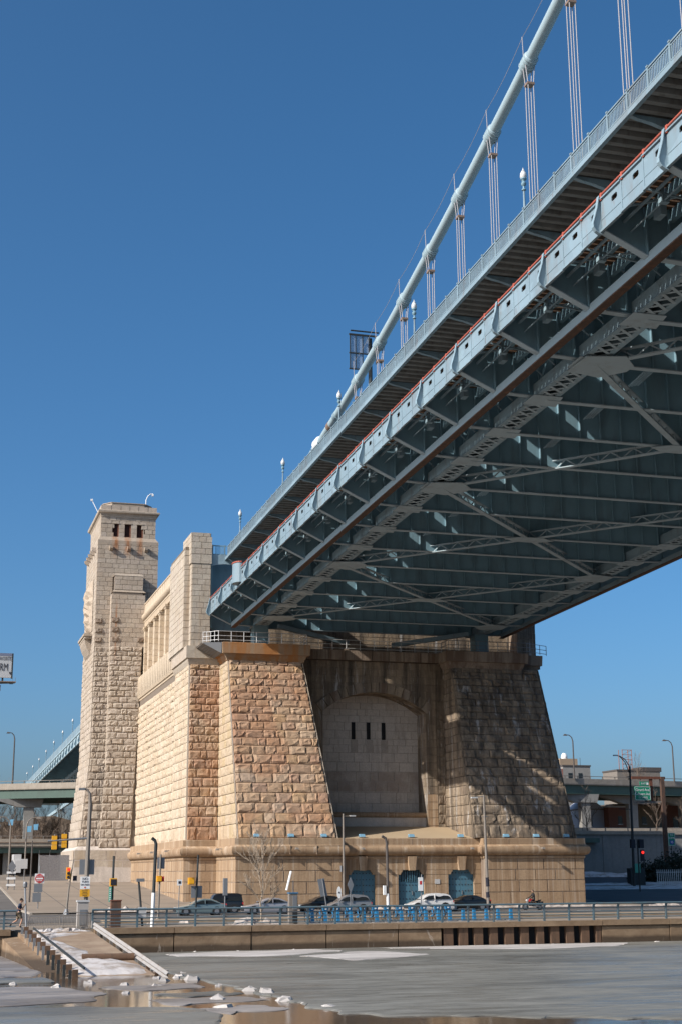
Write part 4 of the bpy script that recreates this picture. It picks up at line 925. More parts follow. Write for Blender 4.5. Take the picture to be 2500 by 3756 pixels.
# ------------------------------------------------------------------ river and ice
def water_mat():
    m, t, p = base('river_water', .1, 0, .35); p.inputs['Base Color'].default_value = (.075,.05,.03,1)
    bump(t, p, noise(t, (.35, .9, .5), 5, .6), .12, .05); return m
def ice_mat(name, a, b, rough=.35, amt=1.0, crack=True):
    m, t, p = base(name, rough, 0, .4)
    n = noise(t, (.05, .16, .1), 7, .66, 1.2); n2 = noise(t, (.28, 1.3, .5), 6, .68, .8, off=(3,3,3)); n3 = noise(t, (.9, 2.6, 1), 5, .7, off=(9,1,2))
    c = mix(t, ramp(t, n, [(.36, 0.), (.6, 1.)]), a, b)
    c = mix(t, ramp(t, n2, [(.44, 0.), (.62, .45)]), c, tuple(min(1, x*1.55) for x in b)); c = mix(t, ramp(t, n3, [(.3, .25), (.5, 0.)]), c, tuple(x*.6 for x in a))
    wet = ramp(t, noise(t, (.035, .11, .1), 6, .6, 1.5, off=(31, 17, 5)), [(.5, 0.), (.62, 1.)]); c = mix(t, math_(t, 'MULTIPLY', wet, .55), c, tuple(x*.5 for x in a))
    if crack:
        g = nd(t, 'ShaderNodeNewGeometry'); mp = nd(t, 'ShaderNodeMapping'); mp.inputs['Scale'].default_value = (.075, .16, .1)
        ad = nd(t, 'ShaderNodeVectorMath', operation='ADD'); nn = nd(t, 'ShaderNodeTexNoise'); nn.inputs['Scale'].default_value = .25; nn.inputs['Detail'].default_value = 5
        sc_ = nd(t, 'ShaderNodeVectorMath', operation='SCALE'); sc_.inputs[3].default_value = 5.
        t.links.new(g.outputs['Position'], nn.inputs[0]); t.links.new(nn.outputs['Color'], sc_.inputs[0]); t.links.new(g.outputs['Position'], ad.inputs[0]); t.links.new(sc_.outputs[0], ad.inputs[1]); t.links.new(ad.outputs[0], mp.inputs[0])
        vo = nd(t, 'ShaderNodeTexVoronoi', feature='DISTANCE_TO_EDGE'); vo.inputs['Scale'].default_value = 1; t.links.new(mp.outputs[0], vo.inputs[0])
        c = mix(t, ramp(t, vo.outputs[0], [(.003, .55), (.014, 0.)]), c, tuple(x*.45 for x in a))
    t.links.new(c, p.inputs['Base Color']); t.links.new(ramp(t, n2, [(.35, rough*.7), (.65, min(1, rough*2))]), p.inputs['Roughness']); bump(t, p, math_(t, 'ADD', n2, n3), .35, .03); return m
MT['water'] = water_mat(); MT['ice'] = ice_mat('grey_river_ice', (.13,.125,.108), (.17,.165,.145), crack=False); MT['ice2'] = ice_mat('pale_ice', (.34,.31,.285), (.42,.39,.36), .6, crack=False)
MT['ice3'] = ice_mat('brown_ice', (.17,.145,.125), (.24,.215,.195), .4)
WZ = -1.25
tag(MB().add([(-1500,-1500,WZ),(1600,-1500,WZ),(1600,89.6,WZ),(-1500,89.6,WZ)], [(0,1,2,3)]).build('river', MT['water']), kind='structure')
def plate(poly, z0, z1, jag=.0, sub=1, seed=0, cut=2):
    rd = random.Random(seed); out = []
    for (ax, ay), (bx_, by) in zip(poly, poly[1:]+poly[:1]):
        for i in range(sub):
            f = i/sub; out.append((ax+(bx_-ax)*f+rd.uniform(-jag,jag)*1.4, ay+(by-ay)*f+rd.uniform(-jag,jag)*2.2))
    for _ in range(cut):
        out = [q for (ax, ay), (bx_, by) in zip(out, out[1:]+out[:1]) for q in ((ax*.75+bx_*.25, ay*.75+by*.25), (ax*.25+bx_*.75, ay*.25+by*.75))]
    n = len(out); cx_ = sum(p[0] for p in out)/n; cy_ = sum(p[1] for p in out)/n; mb = MB()
    ins = [(x+(cx_-x)*.0+.12*(1 if cx_ > x else -1), y+.16*(1 if cy_ > y else -1)) for x, y in out]
    mb.add([(x, y, z0) for x, y in out]+[(x, y, z0+(z1-z0)*.75) for x, y in out]+[(x, y, z1) for x, y in ins], [(i, (i+1) % n, n+(i+1) % n, n+i) for i in range(n)]+[(n+i, n+(i+1) % n, 2*n+(i+1) % n, 2*n+i) for i in range(n)]+[tuple(2*n+i for i in range(n))])
    return mb
sheet = [(11.7, 74), (12.3, 67.5), (13.3, 61.2), (13.9, 56), (13.7, 52.6), (14.2, 49), (16.7, 47.6), (20, 46.2), (24, 43.5), (60, 38), (200, 30), (200, 89.3), (10.6, 89.3)]
tag(plate(sheet, WZ-.1, WZ+.05, .3, 5, 1).build('ice_sheet', MT['ice']), kind='structure')
sheetL = [(5.5, 89.3), (5.9, 78), (6.0, 72), (3, 70.5), (-8, 69), (-90, 66), (-90, 89.3)]
tag(plate(sheetL, WZ-.1, WZ+.04, .25, 5, 2).build('ice_sheet', MT['ice3']), kind='structure')
def floe(label, poly, m, h=.1, seed=0, group=None):
    return tag(plate(poly, WZ-.06, WZ+h*.6, .22, 4, seed).build('ice_floe', m), label, 'ice floe', group)
floe('wedge of pale ice in the middle of the grey ice sheet', [(21.1,82.0),(26.5,85.8),(28.9,80.6),(22.9,77.0)], MT['ice2'], .12, 3)
floe('long pale strip of ice along the foot of the quay wall', [(14.3,87.2),(19,88.3),(23.9,88.6),(25.1,86.6),(19.4,82.4),(14.6,84.2)], MT['ice2'], .12, 4)
floe('pale strip of ice below the timber fenders', [(27.5,88.6),(45,88.7),(43,85.2),(36,84.2),(30.5,86.2)], MT['ice2'], .12, 5)
def on_water(poly): return poly
fl = [('large smooth brown floe at the lower left corner', [(-3.0,55.5),(5,55),(9.8,53.5),(10.4,49.5),(9.6,46.5),(9,42),(0,38),(-6,44)], .08),
      ('broad grey floe left of the boat ramp foot', [(-6,66),(.6,65),(5.2,65.5),(7.6,61.5),(7,57.0),(1,56.2),(-6,57)], .07),
      ('long flat floe just below the boat ramp foot', [(7.4,63.5),(11.6,65),(12.0,62.6),(9,61.0)], .07),
      ('narrow floe drifting below the ice ridge', [(9.2,59.5),(12.4,60.2),(12.9,58.4),(10.2,57.6)], .07),
      ('thin floe with a straight edge near the open water', [(8.6,56.6),(12.6,57.2),(13.1,55.2),(9.4,54.3)], .06),
      ('floe at the edge of the dark open water', [(9.9,52.6),(12.6,53.6),(12.9,51.6),(10.6,50.6)], .06),
      ('small floe beside the left posts of the ramp', [(3.2,69.5),(5.9,70.2),(6.0,67.6),(3.6,66.8)], .12),
      ('small raised floe left of the ramp posts', [(.5,68.2),(2.9,68.9),(3.0,66.4),(.8,65.8)], .16)]
for i, (lb, p, h) in enumerate(fl): floe(lb, p, MT['ice3'] if i % 3 else MT['ice'], h, 20+i, 'drifting ice floes')
rd = random.Random(12)
def chunk(x, y, s):
    n = 5; b = [(x+s*math.cos(6.283*i/n)*rd.uniform(.7,1.3), y+s*1.3*math.sin(6.283*i/n)*rd.uniform(.7,1.3)) for i in range(n)]
    top = [(x+(px_-x)*rd.uniform(.4,.9), y+(py_-y)*rd.uniform(.4,.9), WZ+rd.uniform(.02,.55)*s) for px_, py_ in b]
    mb = MB(); vs = [(a, c, WZ-.02) for a, c in b]+top+[(x, y, WZ+.3*s)]
    mb.add(vs, [(i, (i+1) % n, n+(i+1) % n, n+i) for i in range(n)]+[(n+i, n+(i+1) % n, 2*n) for i in range(n)]); return mb
ridge = [(11.9,72.5),(12.2,70.8),(12.4,69.2),(12.1,67.8),(12.6,66.4),(12.9,65.0),(13.2,63.6),(13.0,62.4),(13.5,61.0),(13.7,59.8),(13.9,58.4),(13.6,57.2),(14.1,56.0),(14.0,54.8),(13.8,53.6),(14.4,51.6),(11.2,68.0),(10.6,66.6)]
for i, (x, y) in enumerate(ridge):
    tag(chunk(x+rd.uniform(-.45,.45), y+rd.uniform(-.5,.5), rd.choice((.1,.13,.16,.22,.3,.42))).build('ice_chunk', MT['ice2']), 'broken white ice chunk heaped along the edge of the grey ice sheet', 'ice chunk', 'ice chunks along the ridge')
for i, (x, y) in enumerate([(16.5,88.9),(19.2,88.9),(22.6,88.8),(25.6,88.8),(29.5,88.7),(33.8,88.9),(36.2,88.9),(38.3,88.8),(40.1,88.9),(47.5,88.9)]):
    tag(chunk(x, y, rd.uniform(.1,.24)).build('ice_chunk', MT['ice2']), 'small white ice lump at the foot of the quay wall', 'ice chunk', 'ice lumps at the wall foot')
for i, (x, y) in enumerate([(4.4,67.0),(7.6,66.2),(9.0,64.9),(10.2,63.6),(8.4,60.4),(11.4,56.2),(10.9,53.1),(6.0,64.2)]):
    tag(chunk(x, y, rd.uniform(.18,.4)).build('ice_chunk', MT['ice2']), 'loose white ice lump lying on the brown floes below the ramp', 'ice chunk', 'ice lumps on the floes')

# ------------------------------------------------------------------ boat ramp
RZ = lambda y: lerp(y, [62, 69, 88.9], [-1.85, -1.36, .1])
RXl = lambda y: lerp(y, [62, 69, 88.9], [7.75, 7.35, 6.0]); RXr = lambda y: lerp(y, [62, 69, 88.9], [11.7, 11.3, 10.25])
def ramp_mat():
    m, t, p = base('muddy_ramp', .9, 0, .3)
    c = mix(t, ramp(t, noise(t, (.7,.7,.7), 6, .65, .6), [(.35,0.),(.65,1.)]), (.22,.15,.10), (.32,.24,.165)); t.links.new(c, p.inputs['Base Color']); bump(t, p, noise(t, (4,4,4), 5, .7), .5, .05); return m
MT['mud'] = ramp_mat()
RAMP = wthing('boat_ramp', 'muddy snow-patched boat ramp sloping into the icy river', 'boat ramp', (8, 89, 0))
ys = [62+i*1.35 for i in range(21)]
top = [[(RXl(y)+(RXr(y)-RXl(y))*j/6, y, RZ(y)+random.uniform(-.02,.02)) for j in range(7)] for y in ys]
MB().grid(top).build('ramp_surface', MT['mud'], RAMP, smooth=True)
MB().grid([[(RXl(y)-.9, y, RZ(y)-.35), (RXl(y)-.02, y, RZ(y)-.25), (RXl(y), y, RZ(y)+.0)] for y in ys]).grid([[(RXl(y)-.95, y, -2.6), (RXl(y)-.9, y, RZ(y)-.33)] for y in ys]).grid([[(RXr(y), y, RZ(y)), (RXr(y)+.15, y, -2.6)] for y in ys]).build('ramp_side', MT['quay'], RAMP)
P = []
rd = random.Random(5)
for i in range(25):
    y = 88.2-i*.72; row = []; f = i/24
    w0 = .08+.25*max(0, .3-f); w1 = lerp(f, [0, .15, .5, .62, .8, 1], [.95, .3, .58, .62, 1.0, .98])
    for j in range(12):
        q = w0+(w1-w0)*j/11; h = math.sin(math.pi*j/11)**.5*(.06+.1*rd.random()) if 0 < j < 11 and 0 < i < 24 else -.03
        row.append((RXl(y)+(RXr(y)-RXl(y))*q+rd.uniform(-.12,.12), y+rd.uniform(-.15,.15), RZ(y)+h))
    P.append(row)
tag(MB().grid(P).build('snow_patch', MT['snow'], smooth=True), 'trampled snow patch covering the boat ramp', 'snow', kind='stuff')
tag(MB().tube([(8.35, 76.2, RZ(76.2)+.12), (11.0, 76.0, RZ(76)+.14)], .2, 9).build('timber_log', MT['wood'], smooth=True), 'rusty brown log lying across the boat ramp', 'log')
MT['galv'] = paint('dull_galvanised', (.36,.34,.32), .6, .2, .3, 1.2, dirt=(.2,.13,.08), dirt_amt=.4)
gr = wthing('guard_rail', 'silver corrugated guard rail sloping down the right edge of the ramp', 'guard rail', (10.2, 88.5, .1))
a, b = Vector((10.3, 88.6, .5)), Vector((11.45, 68.6, -1.12))
wp = [(-.03,-.2),(.07,-.12),(-.03,0),(.07,.12),(-.03,.2)]
MB().grid([[(a.x+q[0], a.y, a.z+q[1]) for q in wp], [(b.x+q[0], b.y, b.z+q[1]) for q in wp]]).box(10.2,10.25,88.5,88.6,.3,.7).build('corrugated_beam', MT['galv'], gr)
for i in range(10):
    f = (i+.4)/10; q = a+(b-a)*f; MB().box(q.x+.12, q.x+.3, q.y-.1, q.y+.1, q.z-.7, q.z+.02).build('post', MT['wood'] if i > 6 else MT['pole_grey'], gr)
gl = wthing('guard_posts', 'row of grey steel guard posts with timber blocks along the left ramp edge', 'guard rail', (6.2, 88, 0))
for i in range(11):
    f = i/10; y = 88-f*18.6; x = 6.15+f*.95; z = .42-f*1.28
    MB().box(x-.07, x+.07, y-.06, y+.06, z-.85, z).build('steel_post', MT['pole_dark'] if i > 5 else MT['grey'], gl)
    MB().box(x+.1, x+.36, y-.1, y+.1, z-.42, z+.02).build('timber_block', MT['wood'], gl)
MB().bar((6.75, 87.5, .38), (7.7, 69, -.78), .06, .1).build('steel_strip', MT['pole_dark'], gl)
# crowd barriers at the top of the ramp
def barrier(label, x0, x1, y0, y1, z):
    t = thing('crowd_barrier', label, 'barrier', (x0, y0, z), math.atan2(y1-y0, x1-x0), 'crowd barriers at the ramp top')
    L = math.hypot(x1-x0, y1-y0)
    ob('frame', MB().tube([(.05,0,.1),(.05,0,.95),(.15,0,1.05),(L-.15,0,1.05),(L-.05,0,.95),(L-.05,0,.1)], .025, 6).tube([(.05,0,.2),(L-.05,0,.2)], .022, 6).tube([(.05,0,.9),(L-.05,0,.9)], .02, 6).mesh('frame'), MT['pole_grey'], t)
    bm_ = MB().tube([(0,0,.2),(0,0,.92)], .012, 4).mesh('bar'); bm_.materials.append(MT['pole_grey'])
    for i in range(18): o = ob('bar', bm_, None, t); o.location = (.15+i*(L-.3)/17, 0, 0)
    for x in (.3, L-.3): ob('foot', MB().box(x-.04, x+.04, -.3, .3, 0, .06).mesh('foot'), MT['pole_grey'], t)
barrier('left of two steel crowd barriers closing the boat ramp', 6.6, 8.5, 90.0, 89.7, .0)
barrier('right of two steel crowd barriers closing the boat ramp', 8.65, 10.35, 90.2, 90.2, .1)
# snow on the ramp head and along kerbs
def snowbank(name, label, x0, x1, y0, y1, z, h, m, nx=24, ny=5, seed=0, lump=1.0):
    rd = random.Random(seed); P = []
    for i in range(nx+1):
        row = []
        for j in range(ny+1):
            e = math.sin(math.pi*j/ny)*min(1, 4*i/nx, 4*(1-i/nx)); hh = h*e*(.35+lump*rd.random())-.02
            row.append((x0+(x1-x0)*i/nx+rd.uniform(-.1,.1), y0+(y1-y0)*j/ny+rd.uniform(-.12,.12), (z if not callable(z) else z(y0+(y1-y0)*j/ny))+hh))
        P.append(row)
    return tag(MB().grid(P).build(name, m, smooth=False), label, 'snow', kind='stuff')
snowbank('snow_bank', 'dirty snow ridge along the far road edge', 22, 74, 139.0, 140.5, -.2, .3, MT['slush'], 90, 4, 1)
snowbank('snow_bank', 'dirty snow heap behind the railing right of the ramp', 12.6, 20, 97.5, 99.5, -.25, .45, MT['slush'], 24, 4, 2)
snowbank('snow_bank', 'snow and leaf heap at the foot of the bare tree', 19.5, 23.0, 92.2, 94.6, .2, .35, MT['slush'], 14, 4, 3)
snowbank('snow_bank', 'thin snow line at the top of the ramp', 6.4, 10.2, 88.9, 89.6, .12, .18, MT['snow'], 20, 3, 4)
snowbank('snow_bank', 'snow heap on the plaza corner behind the grey cabinet', 16.5, 22.5, 140.2, 142.6, -.2, .45, MT['slush'], 16, 4, 5)
snowbank('snow_bank', 'snow along the near kerb left of the ramp', -12, 5.8, 89.6, 90.5, .2, .14, MT['snow'], 30, 3, 6)
snowbank('snow_bank', 'broad snow strip in the shade right of the anchorage', 76.5, 150, 176, 183.5, gz, .35, MT['snow'], 50, 8, 7, .7)
snowbank('snow_bank', 'snow strip at the foot of the shaded retaining wall', 78, 150, 207, 212, gz, .9, MT['snow'], 40, 6, 8, .6)
snowbank('snow_bank', 'snow strip beside the shaded service road', 80, 150, 186, 190, gz, .3, MT['snow'], 40, 6, 9, .7)
snowbank('snow_bank', 'snow heap in the sun beside the anchorage corner', 73.5, 84, 140.2, 142.5, -.3, .3, MT['slush'], 24, 4, 10)
# ------------------------------------------------------------------ lettering
def text(body, size, m, parent, loc, rot=(R(90), 0, 0), name='lettering', sx=1.0):
    cu = bpy.data.curves.new('t', 'FONT'); cu.body = body; cu.size = size; cu.align_x = 'CENTER'; cu.align_y = 'CENTER'; cu.resolution_u = 2; cu.extrude = .004; cu.space_line = .9
    to = bpy.data.objects.new('t', cu); C.objects.link(to)
    bpy.context.view_layer.update()
    me = bpy.data.meshes.new_from_object(to.evaluated_get(bpy.context.evaluated_depsgraph_get())); bpy.data.objects.remove(to)
    me.materials.clear(); o = ob(name, me, m, parent); o.location = loc; o.rotation_euler = rot; o.scale = (sx, 1, 1); return o

# ------------------------------------------------------------------ cars (built facing -x)
def car(label, style, col, x0, y, L, z=-.246):
    t = thing('parked_car', label, 'car', (x0+L/2, y, z), 0, 'cars on the road below the anchorage')
    H = {'sedan': 1.43, 'suv': 1.68, 'boxy': 1.82, 'hatch': 1.5}[style]; Wd = .9
    # body side outline, nose at -L/2
    lo = [(-.5,.32),(-.5,.5),(-.485,.62),(-.44,.72),(-.28,.86 if style in ('sedan','hatch') else 1.0)]
    if style == 'sedan': gh = [(-.22,.9),(-.1,1.24),(.0,1.4),(.1,H),(.2,1.4),(.3,1.24),(.4,1.0)]; tail = [(.46,.98),(.495,.9),(.5,.6),(.49,.34)]
    elif style == 'hatch': gh = [(-.24,.92),(-.1,1.3),(.02,1.46),(.15,H),(.28,1.44),(.38,1.28),(.44,1.08)]; tail = [(.48,1.0),(.5,.85),(.5,.6),(.49,.34)]
    elif style == 'suv': gh = [(-.24,1.02),(-.12,1.45),(-.02,1.62),(.15,H),(.34,1.62),(.42,1.5),(.46,1.15)]; tail = [(.49,1.05),(.5,.9),(.5,.6),(.49,.36)]
    else: gh = [(-.2,1.05),(-.14,1.6),(-.08,1.78),(.1,H),(.4,1.8),(.46,1.72),(.485,1.1)]; tail = [(.5,1.05),(.5,.9),(.5,.6),(.49,.36)]
    lo = [(a*L, b) for a, b in lo]; gh = [(a*L, b) for a, b in gh]; tail = [(a*L, b) for a, b in tail]
    outline = lo+gh+tail
    def hwid(zz): return Wd if zz < .95 else Wd-.22*min(1, (zz-.95)/.55)
    mb = MB(); n = len(outline)
    rows = []
    for p in outline:
        w = hwid(p[1]); e = .93 if abs(p[0]) > .47*L else 1
        rows.append([(p[0], -w*e, p[1]-.04), (p[0], -w*.82*e, p[1]), (p[0], w*.82*e, p[1]), (p[0], w*e, p[1]-.04)])
    mb.grid(rows)
    for s in (-1, 1):
        und = [(-.5*L,.3),(.5*L,.34)]
        idx = [(p[0], s*hwid(p[1])*(.93 if abs(p[0]) > .47*L else 1), p[1]-.04) for p in outline]
        belt = [(p[0], s*hwid(.6)*(.93 if abs(p[0]) > .47*L else 1), min(p[1]-.04, .62)) for p in outline]
        low = [(p[0], s*.86, .3) for p in outline]
        mb.grid([idx, belt, low])
    mb.box(-.48*L, .48*L, -.84, .84, .22, .34)
    body = ob('body', mb.mesh('body', smooth=True), col, t)
    # side windows and screens
    for s in (-1, 1):
        w = MB(); top_ = [p for p in gh[1:-1]]
        pts = [(gh[0][0]+.12, s*(hwid(1.0)+.006), gh[0][1]+.06)]+[(p[0]*(.97), s*(hwid(p[1]-.12)+.008), p[1]-.13) for p in top_]+[(gh[-1][0]-.12, s*(hwid(1.0)+.006), gh[-1][1]+.02)]
        w.add(pts, [tuple(range(len(pts)))]); ob('side_window', w.mesh('side_window'), MT['glass'], t)
        ob('window_pillar', MB().box(.06*L, .075*L, s*(Wd-.08)-.1, s*(Wd-.08)+.06, .95, H-.12).mesh('window_pillar'), col, t)
        ob('mirror', MB().box(gh[0][0]+.25, gh[0][0]+.45, s*Wd-(.02 if s > 0 else .16), s*Wd+(.16 if s > 0 else .02), .98, 1.12).mesh('mirror'), col, t)
        ob('headlight', MB().box(-.49*L, -.44*L, s*.62-.16, s*.62+.18, .58, .7).mesh('headlight'), MT['lamp_glass'], t)
        ob('tail_light', MB().box(.47*L, .502*L, s*.66-.16, s*.66+.16, .78, .98).mesh('tail_light'), MT['red_sign'], t)
    a, b = gh[0], gh[2]; ob('windscreen', MB().add([(a[0]+.06,-.7,a[1]+.07),(a[0]+.06,.7,a[1]+.07),(b[0]-.06,.58,b[1]-.03),(b[0]-.06,-.58,b[1]-.03)], [(0,1,2,3)]).mesh('windscreen'), MT['glass'], t)
    a, b = gh[-1], gh[-2]; ob('rear_window', MB().add([(a[0]+.0,-.66,a[1]+.06),(a[0]+.0,.66,a[1]+.06),(b[0]+.04,.58,b[1]-.02),(b[0]+.04,-.58,b[1]-.02)], [(0,1,2,3)]).mesh('rear_window'), MT['glass'], t)
    r = .34 if style in ('sedan','hatch') else .38
    for wx in (-.31*L, .3*L):
        for s in (-1, 1):
            o = ob('wheel', MB().tube([(wx, s*.72, r), (wx, s*.92, r)], r, 16).mesh('wheel', smooth=True), MT['tyre'], t)
            ob('rim', MB().tube([(wx, s*.9, r), (wx, s*.935, r)], r*.62, 10).mesh('rim'), MT['rim'], o)
        for s in (-1, 1): ob('wheel_arch', MB().tube([(wx, s*.86, r+.02), (wx, s*.908, r+.02)], r*1.18, 16).mesh('wheel_arch'), MT['tyre'], t)
    ob('bumper', MB().box(-.507*L, -.47*L, -.8, .8, .34, .5).mesh('bumper'), MT['tyre'], t)
    return t
def cpaint(n, c, metal=.3):
    m, t, p = base(n, .28, metal, .6); p.inputs['Base Color'].default_value = (*c, 1); p.inputs['Coat Weight'].default_value = .6; return m
car('grey-green sedan with its nose behind a yellow crossing signal', 'sedan', cpaint('grey_green_car_paint', (.16,.22,.23)), 22.1, 129, 4.5)
car('dark boxy off-roader half hidden behind the grey-green sedan', 'boxy', cpaint('charcoal_car_paint', (.02,.02,.022)), 24.9, 134, 4.3)
car('silver-grey sedan parked behind the bare tree', 'sedan', cpaint('silver_car_paint', (.32,.32,.34)), 28.4, 130, 4.6)
car('black sloping sedan behind the leaning sign post', 'hatch', cpaint('black_car_paint', (.012,.013,.015)), 34.5, 134, 4.5)
car('grey sport utility car in front of the left blue door', 'suv', cpaint('grey_car_paint', (.22,.225,.23)), 35.4, 128, 4.3)
car('white sport utility car in front of the barred blue door', 'suv', cpaint('white_car_paint', (.62,.60,.57), 0), 43.9, 130, 4.4)
car('black sedan in front of the right blue door', 'sedan', cpaint('gloss_black_car_paint', (.011,.011,.012)), 48.2, 132, 4.6)

# ------------------------------------------------------------------ people
def skin_body(name, joints, edges, m, parent=None, sub=2):
    """joints: name -> (xyz, radius); one continuous skinned surface"""
    keys = list(joints); me = bpy.data.meshes.new(name)
    me.from_pydata([joints[k][0] for k in keys], [(keys.index(a), keys.index(b)) for a, b in edges], [])
    o = ob(name, me, None, parent); o.modifiers.new('skin', 'SKIN'); 
    sv = me.skin_vertices[0].data
    for i, k in enumerate(keys): r = joints[k][1]; sv[i].radius = (r, r) if not isinstance(r, tuple) else r
    sv[keys.index('pelvis')].use_root = True
    s = o.modifiers.new('sub', 'SUBSURF'); s.levels = 1; s.render_levels = sub
    dg = bpy.context.evaluated_depsgraph_get(); bpy.context.view_layer.update(); dg = bpy.context.evaluated_depsgraph_get()
    m2 = bpy.data.meshes.new_from_object(o.evaluated_get(dg)); o.modifiers.clear(); o.data = m2
    for p in m2.polygons: p.use_smooth = True
    m2.materials.clear(); m2.materials.append(m); return o
navy_cloth = paint('navy_shirt', (.02,.03,.06), .9); shorts_cloth = paint('khaki_shorts', (.16,.13,.09), .9); leather = paint('black_leather', (.015,.014,.014), .6); hairm = paint('dark_hair', (.02,.015,.012), .9)
def hand(prefix, w, d, J, E, wrist):
    """palm and five fingers off a wrist joint; d = direction of the fingers"""
    w = Vector(w); d = Vector(d).normalized(); s = d.cross(Vector((0,1,.2))).normalized()
    J[prefix+'palm'] = (tuple(w+d*.07), (.035,.022)); E.append((wrist, prefix+'palm'))
    for i, (o, l) in enumerate(((-.03,.07),(-.01,.08),(.01,.075),(.03,.06))):
        a = w+d*.1+s*o; J[prefix+'f%da' % i] = (tuple(a+d*.02), .0095); J[prefix+'f%db' % i] = (tuple(a+d*(.02+l*.5)+Vector((0,0,-.012))), .009); J[prefix+'f%dc' % i] = (tuple(a+d*(.01+l*.8)+Vector((0,0,-.035))), .008)
        E += [(prefix+'palm', prefix+'f%da' % i), (prefix+'f%da' % i, prefix+'f%db' % i), (prefix+'f%db' % i, prefix+'f%dc' % i)]
    J[prefix+'t1'] = (tuple(w+d*.05+s*.05), .011); J[prefix+'t2'] = (tuple(w+d*.1+s*.06), .009); E += [(prefix+'palm', prefix+'t1'), (prefix+'t1', prefix+'t2')]
def head(parent, c, fwd, hair=True, helmet=None):
    c = Vector(c); f = Vector(fwd).normalized(); s = f.cross(Vector((0,0,1))).normalized()
    P = []
    for j in range(9):
        th_ = math.pi*j/8; row = []
        for i in range(13):
            ph = 2*math.pi*i/12; l = Vector((math.sin(th_)*math.cos(ph), math.sin(th_)*math.sin(ph), math.cos(th_)))
            jaw = 1-.22*max(0, -l.z); row.append(c+f*l.x*.1*jaw+s*l.y*.078*jaw+Vector((0,0,l.z*.125)))
        P.append(row)
    hd = MB().grid(P).build('head', MT['skin'], parent, smooth=True)
    MB().add([c+f*.095+Vector((0,0,.02)), c+f*.13+Vector((0,0,-.03)), c+f*.095+s*.018+Vector((0,0,-.035)), c+f*.095-s*.018+Vector((0,0,-.035))], [(0,1,2),(0,3,1),(1,3,2)]).build('nose', MT['skin'], hd)
    for k in (-1, 1):
        e = c+f*.088+s*k*.032+Vector((0,0,.012)); MB().box(e.x-.012, e.x+.012, e.y-.012, e.y+.012, e.z-.008, e.z+.008).build('eye', hairm, hd)
        e = c+s*k*.078+Vector((0,0,-.005)); MB().box(e.x-.015, e.x+.015, e.y-.015, e.y+.015, e.z-.03, e.z+.03).build('ear', MT['skin'], hd)
    e = c+f*.092+Vector((0,0,-.06)); MB().box(e.x-.02, e.x+.02, e.y-.02, e.y+.02, e.z-.005, e.z+.005).build('mouth', paint('lips', (.3,.13,.11), .6), hd)
    P = []
    for j in range(6):
        th_ = math.pi*(.02+.5*j/5); row = []
        for i in range(13):
            ph = 2*math.pi*i/12; l = Vector((math.sin(th_)*math.cos(ph), math.sin(th_)*math.sin(ph), math.cos(th_))); k = 1.13 if l.x < .5 else 1.02
            row.append(c+f*l.x*.1*k-f*.012+s*l.y*.078*k+Vector((0,0,l.z*.125*k+.01)))
        P.append(row)
    MB().grid(P).build('helmet' if helmet else 'hair', helmet or hairm, hd, smooth=True)
# runner on the promenade, heading right, seen from behind and the side
rn = wthing('person', 'runner in a dark navy shirt and khaki shorts beside the left railing', 'person', (6.15, 91.6, .2))
ox, oy, oz = 6.15, 91.6, .2
J = {}; E_ = []
def jt(k, x, y, z, r): J[k] = ((ox+x, oy+y, oz+z), r)
jt('pelvis', 0,0,.93,(.15,.11)); jt('waist', .02,0,1.08,(.13,.1)); jt('chest', .06,0,1.3,(.17,.115)); jt('neckb', .09,0,1.46,(.07,.07)); jt('neck', .11,0,1.53,.055)
for s, nm in ((-1,'r'),(1,'l')):
    jt(nm+'sh', .06, s*.19, 1.42, .06)
jt('rel', -.12,-.27,1.2,.042); jt('rwr', .1,-.26,1.12,.03); jt('lel', .2,.26,1.17,.042); jt('lwr', .34,.2,1.33,.03)
jt('rhip', -.0,-.1,.88,.1); jt('lhip', .02,.1,.88,.1); jt('rkn', .22,-.1,.55,.065); jt('ran', .08,-.1,.16,.04); jt('rto', .24,-.1,.05,.035)
jt('lkn', -.1,.1,.48,.065); jt('lan', -.42,.1,.3,.04); jt('lto', -.48,.1,.14,.035)
E_ = [('pelvis','waist'),('waist','chest'),('chest','neckb'),('neckb','neck'),('neckb','rsh'),('neckb','lsh'),('rsh','rel'),('rel','rwr'),('lsh','lel'),('lel','lwr'),('pelvis','rhip'),('pelvis','lhip'),('rhip','rkn'),('rkn','ran'),('ran','rto'),('lhip','lkn'),('lkn','lan'),('lan','lto')]
hand('r', J['rwr'][0], (1,0,.3), J, E_, 'rwr'); hand('l', J['lwr'][0], (.4,-.2,1), J, E_, 'lwr')
bd = skin_body('body', J, E_, MT['skin'], rn)
def shell(name, keys, grow, m, parent, edges, extra=None):
    JJ = {k: (J[k][0], tuple(q+grow for q in J[k][1]) if isinstance(J[k][1], tuple) else J[k][1]+grow) for k in keys}
    if extra: JJ.update(extra)
    return skin_body(name, JJ, edges, m, parent)
mid = lambda a, b, f: tuple(Vector(J[a][0])+(Vector(J[b][0])-Vector(J[a][0]))*f)
shell('shirt', ['pelvis','waist','chest','neckb','rsh','lsh'], .02, navy_cloth, bd, [('pelvis','waist'),('waist','chest'),('chest','neckb'),('neckb','rsh'),('neckb','lsh'),('rsh','rs2'),('lsh','ls2')], {'rs2': (mid('rsh','rel',.9), .062), 'ls2': (mid('lsh','lel',.9), .062)})
shell('shorts', ['pelvis','rhip','lhip'], .03, shorts_cloth, bd, [('pelvis','rhip'),('pelvis','lhip'),('rhip','rk2'),('lhip','lk2')], {'rk2': (mid('rhip','rkn',.85), .1), 'lk2': (mid('lhip','lkn',.85), .1)})
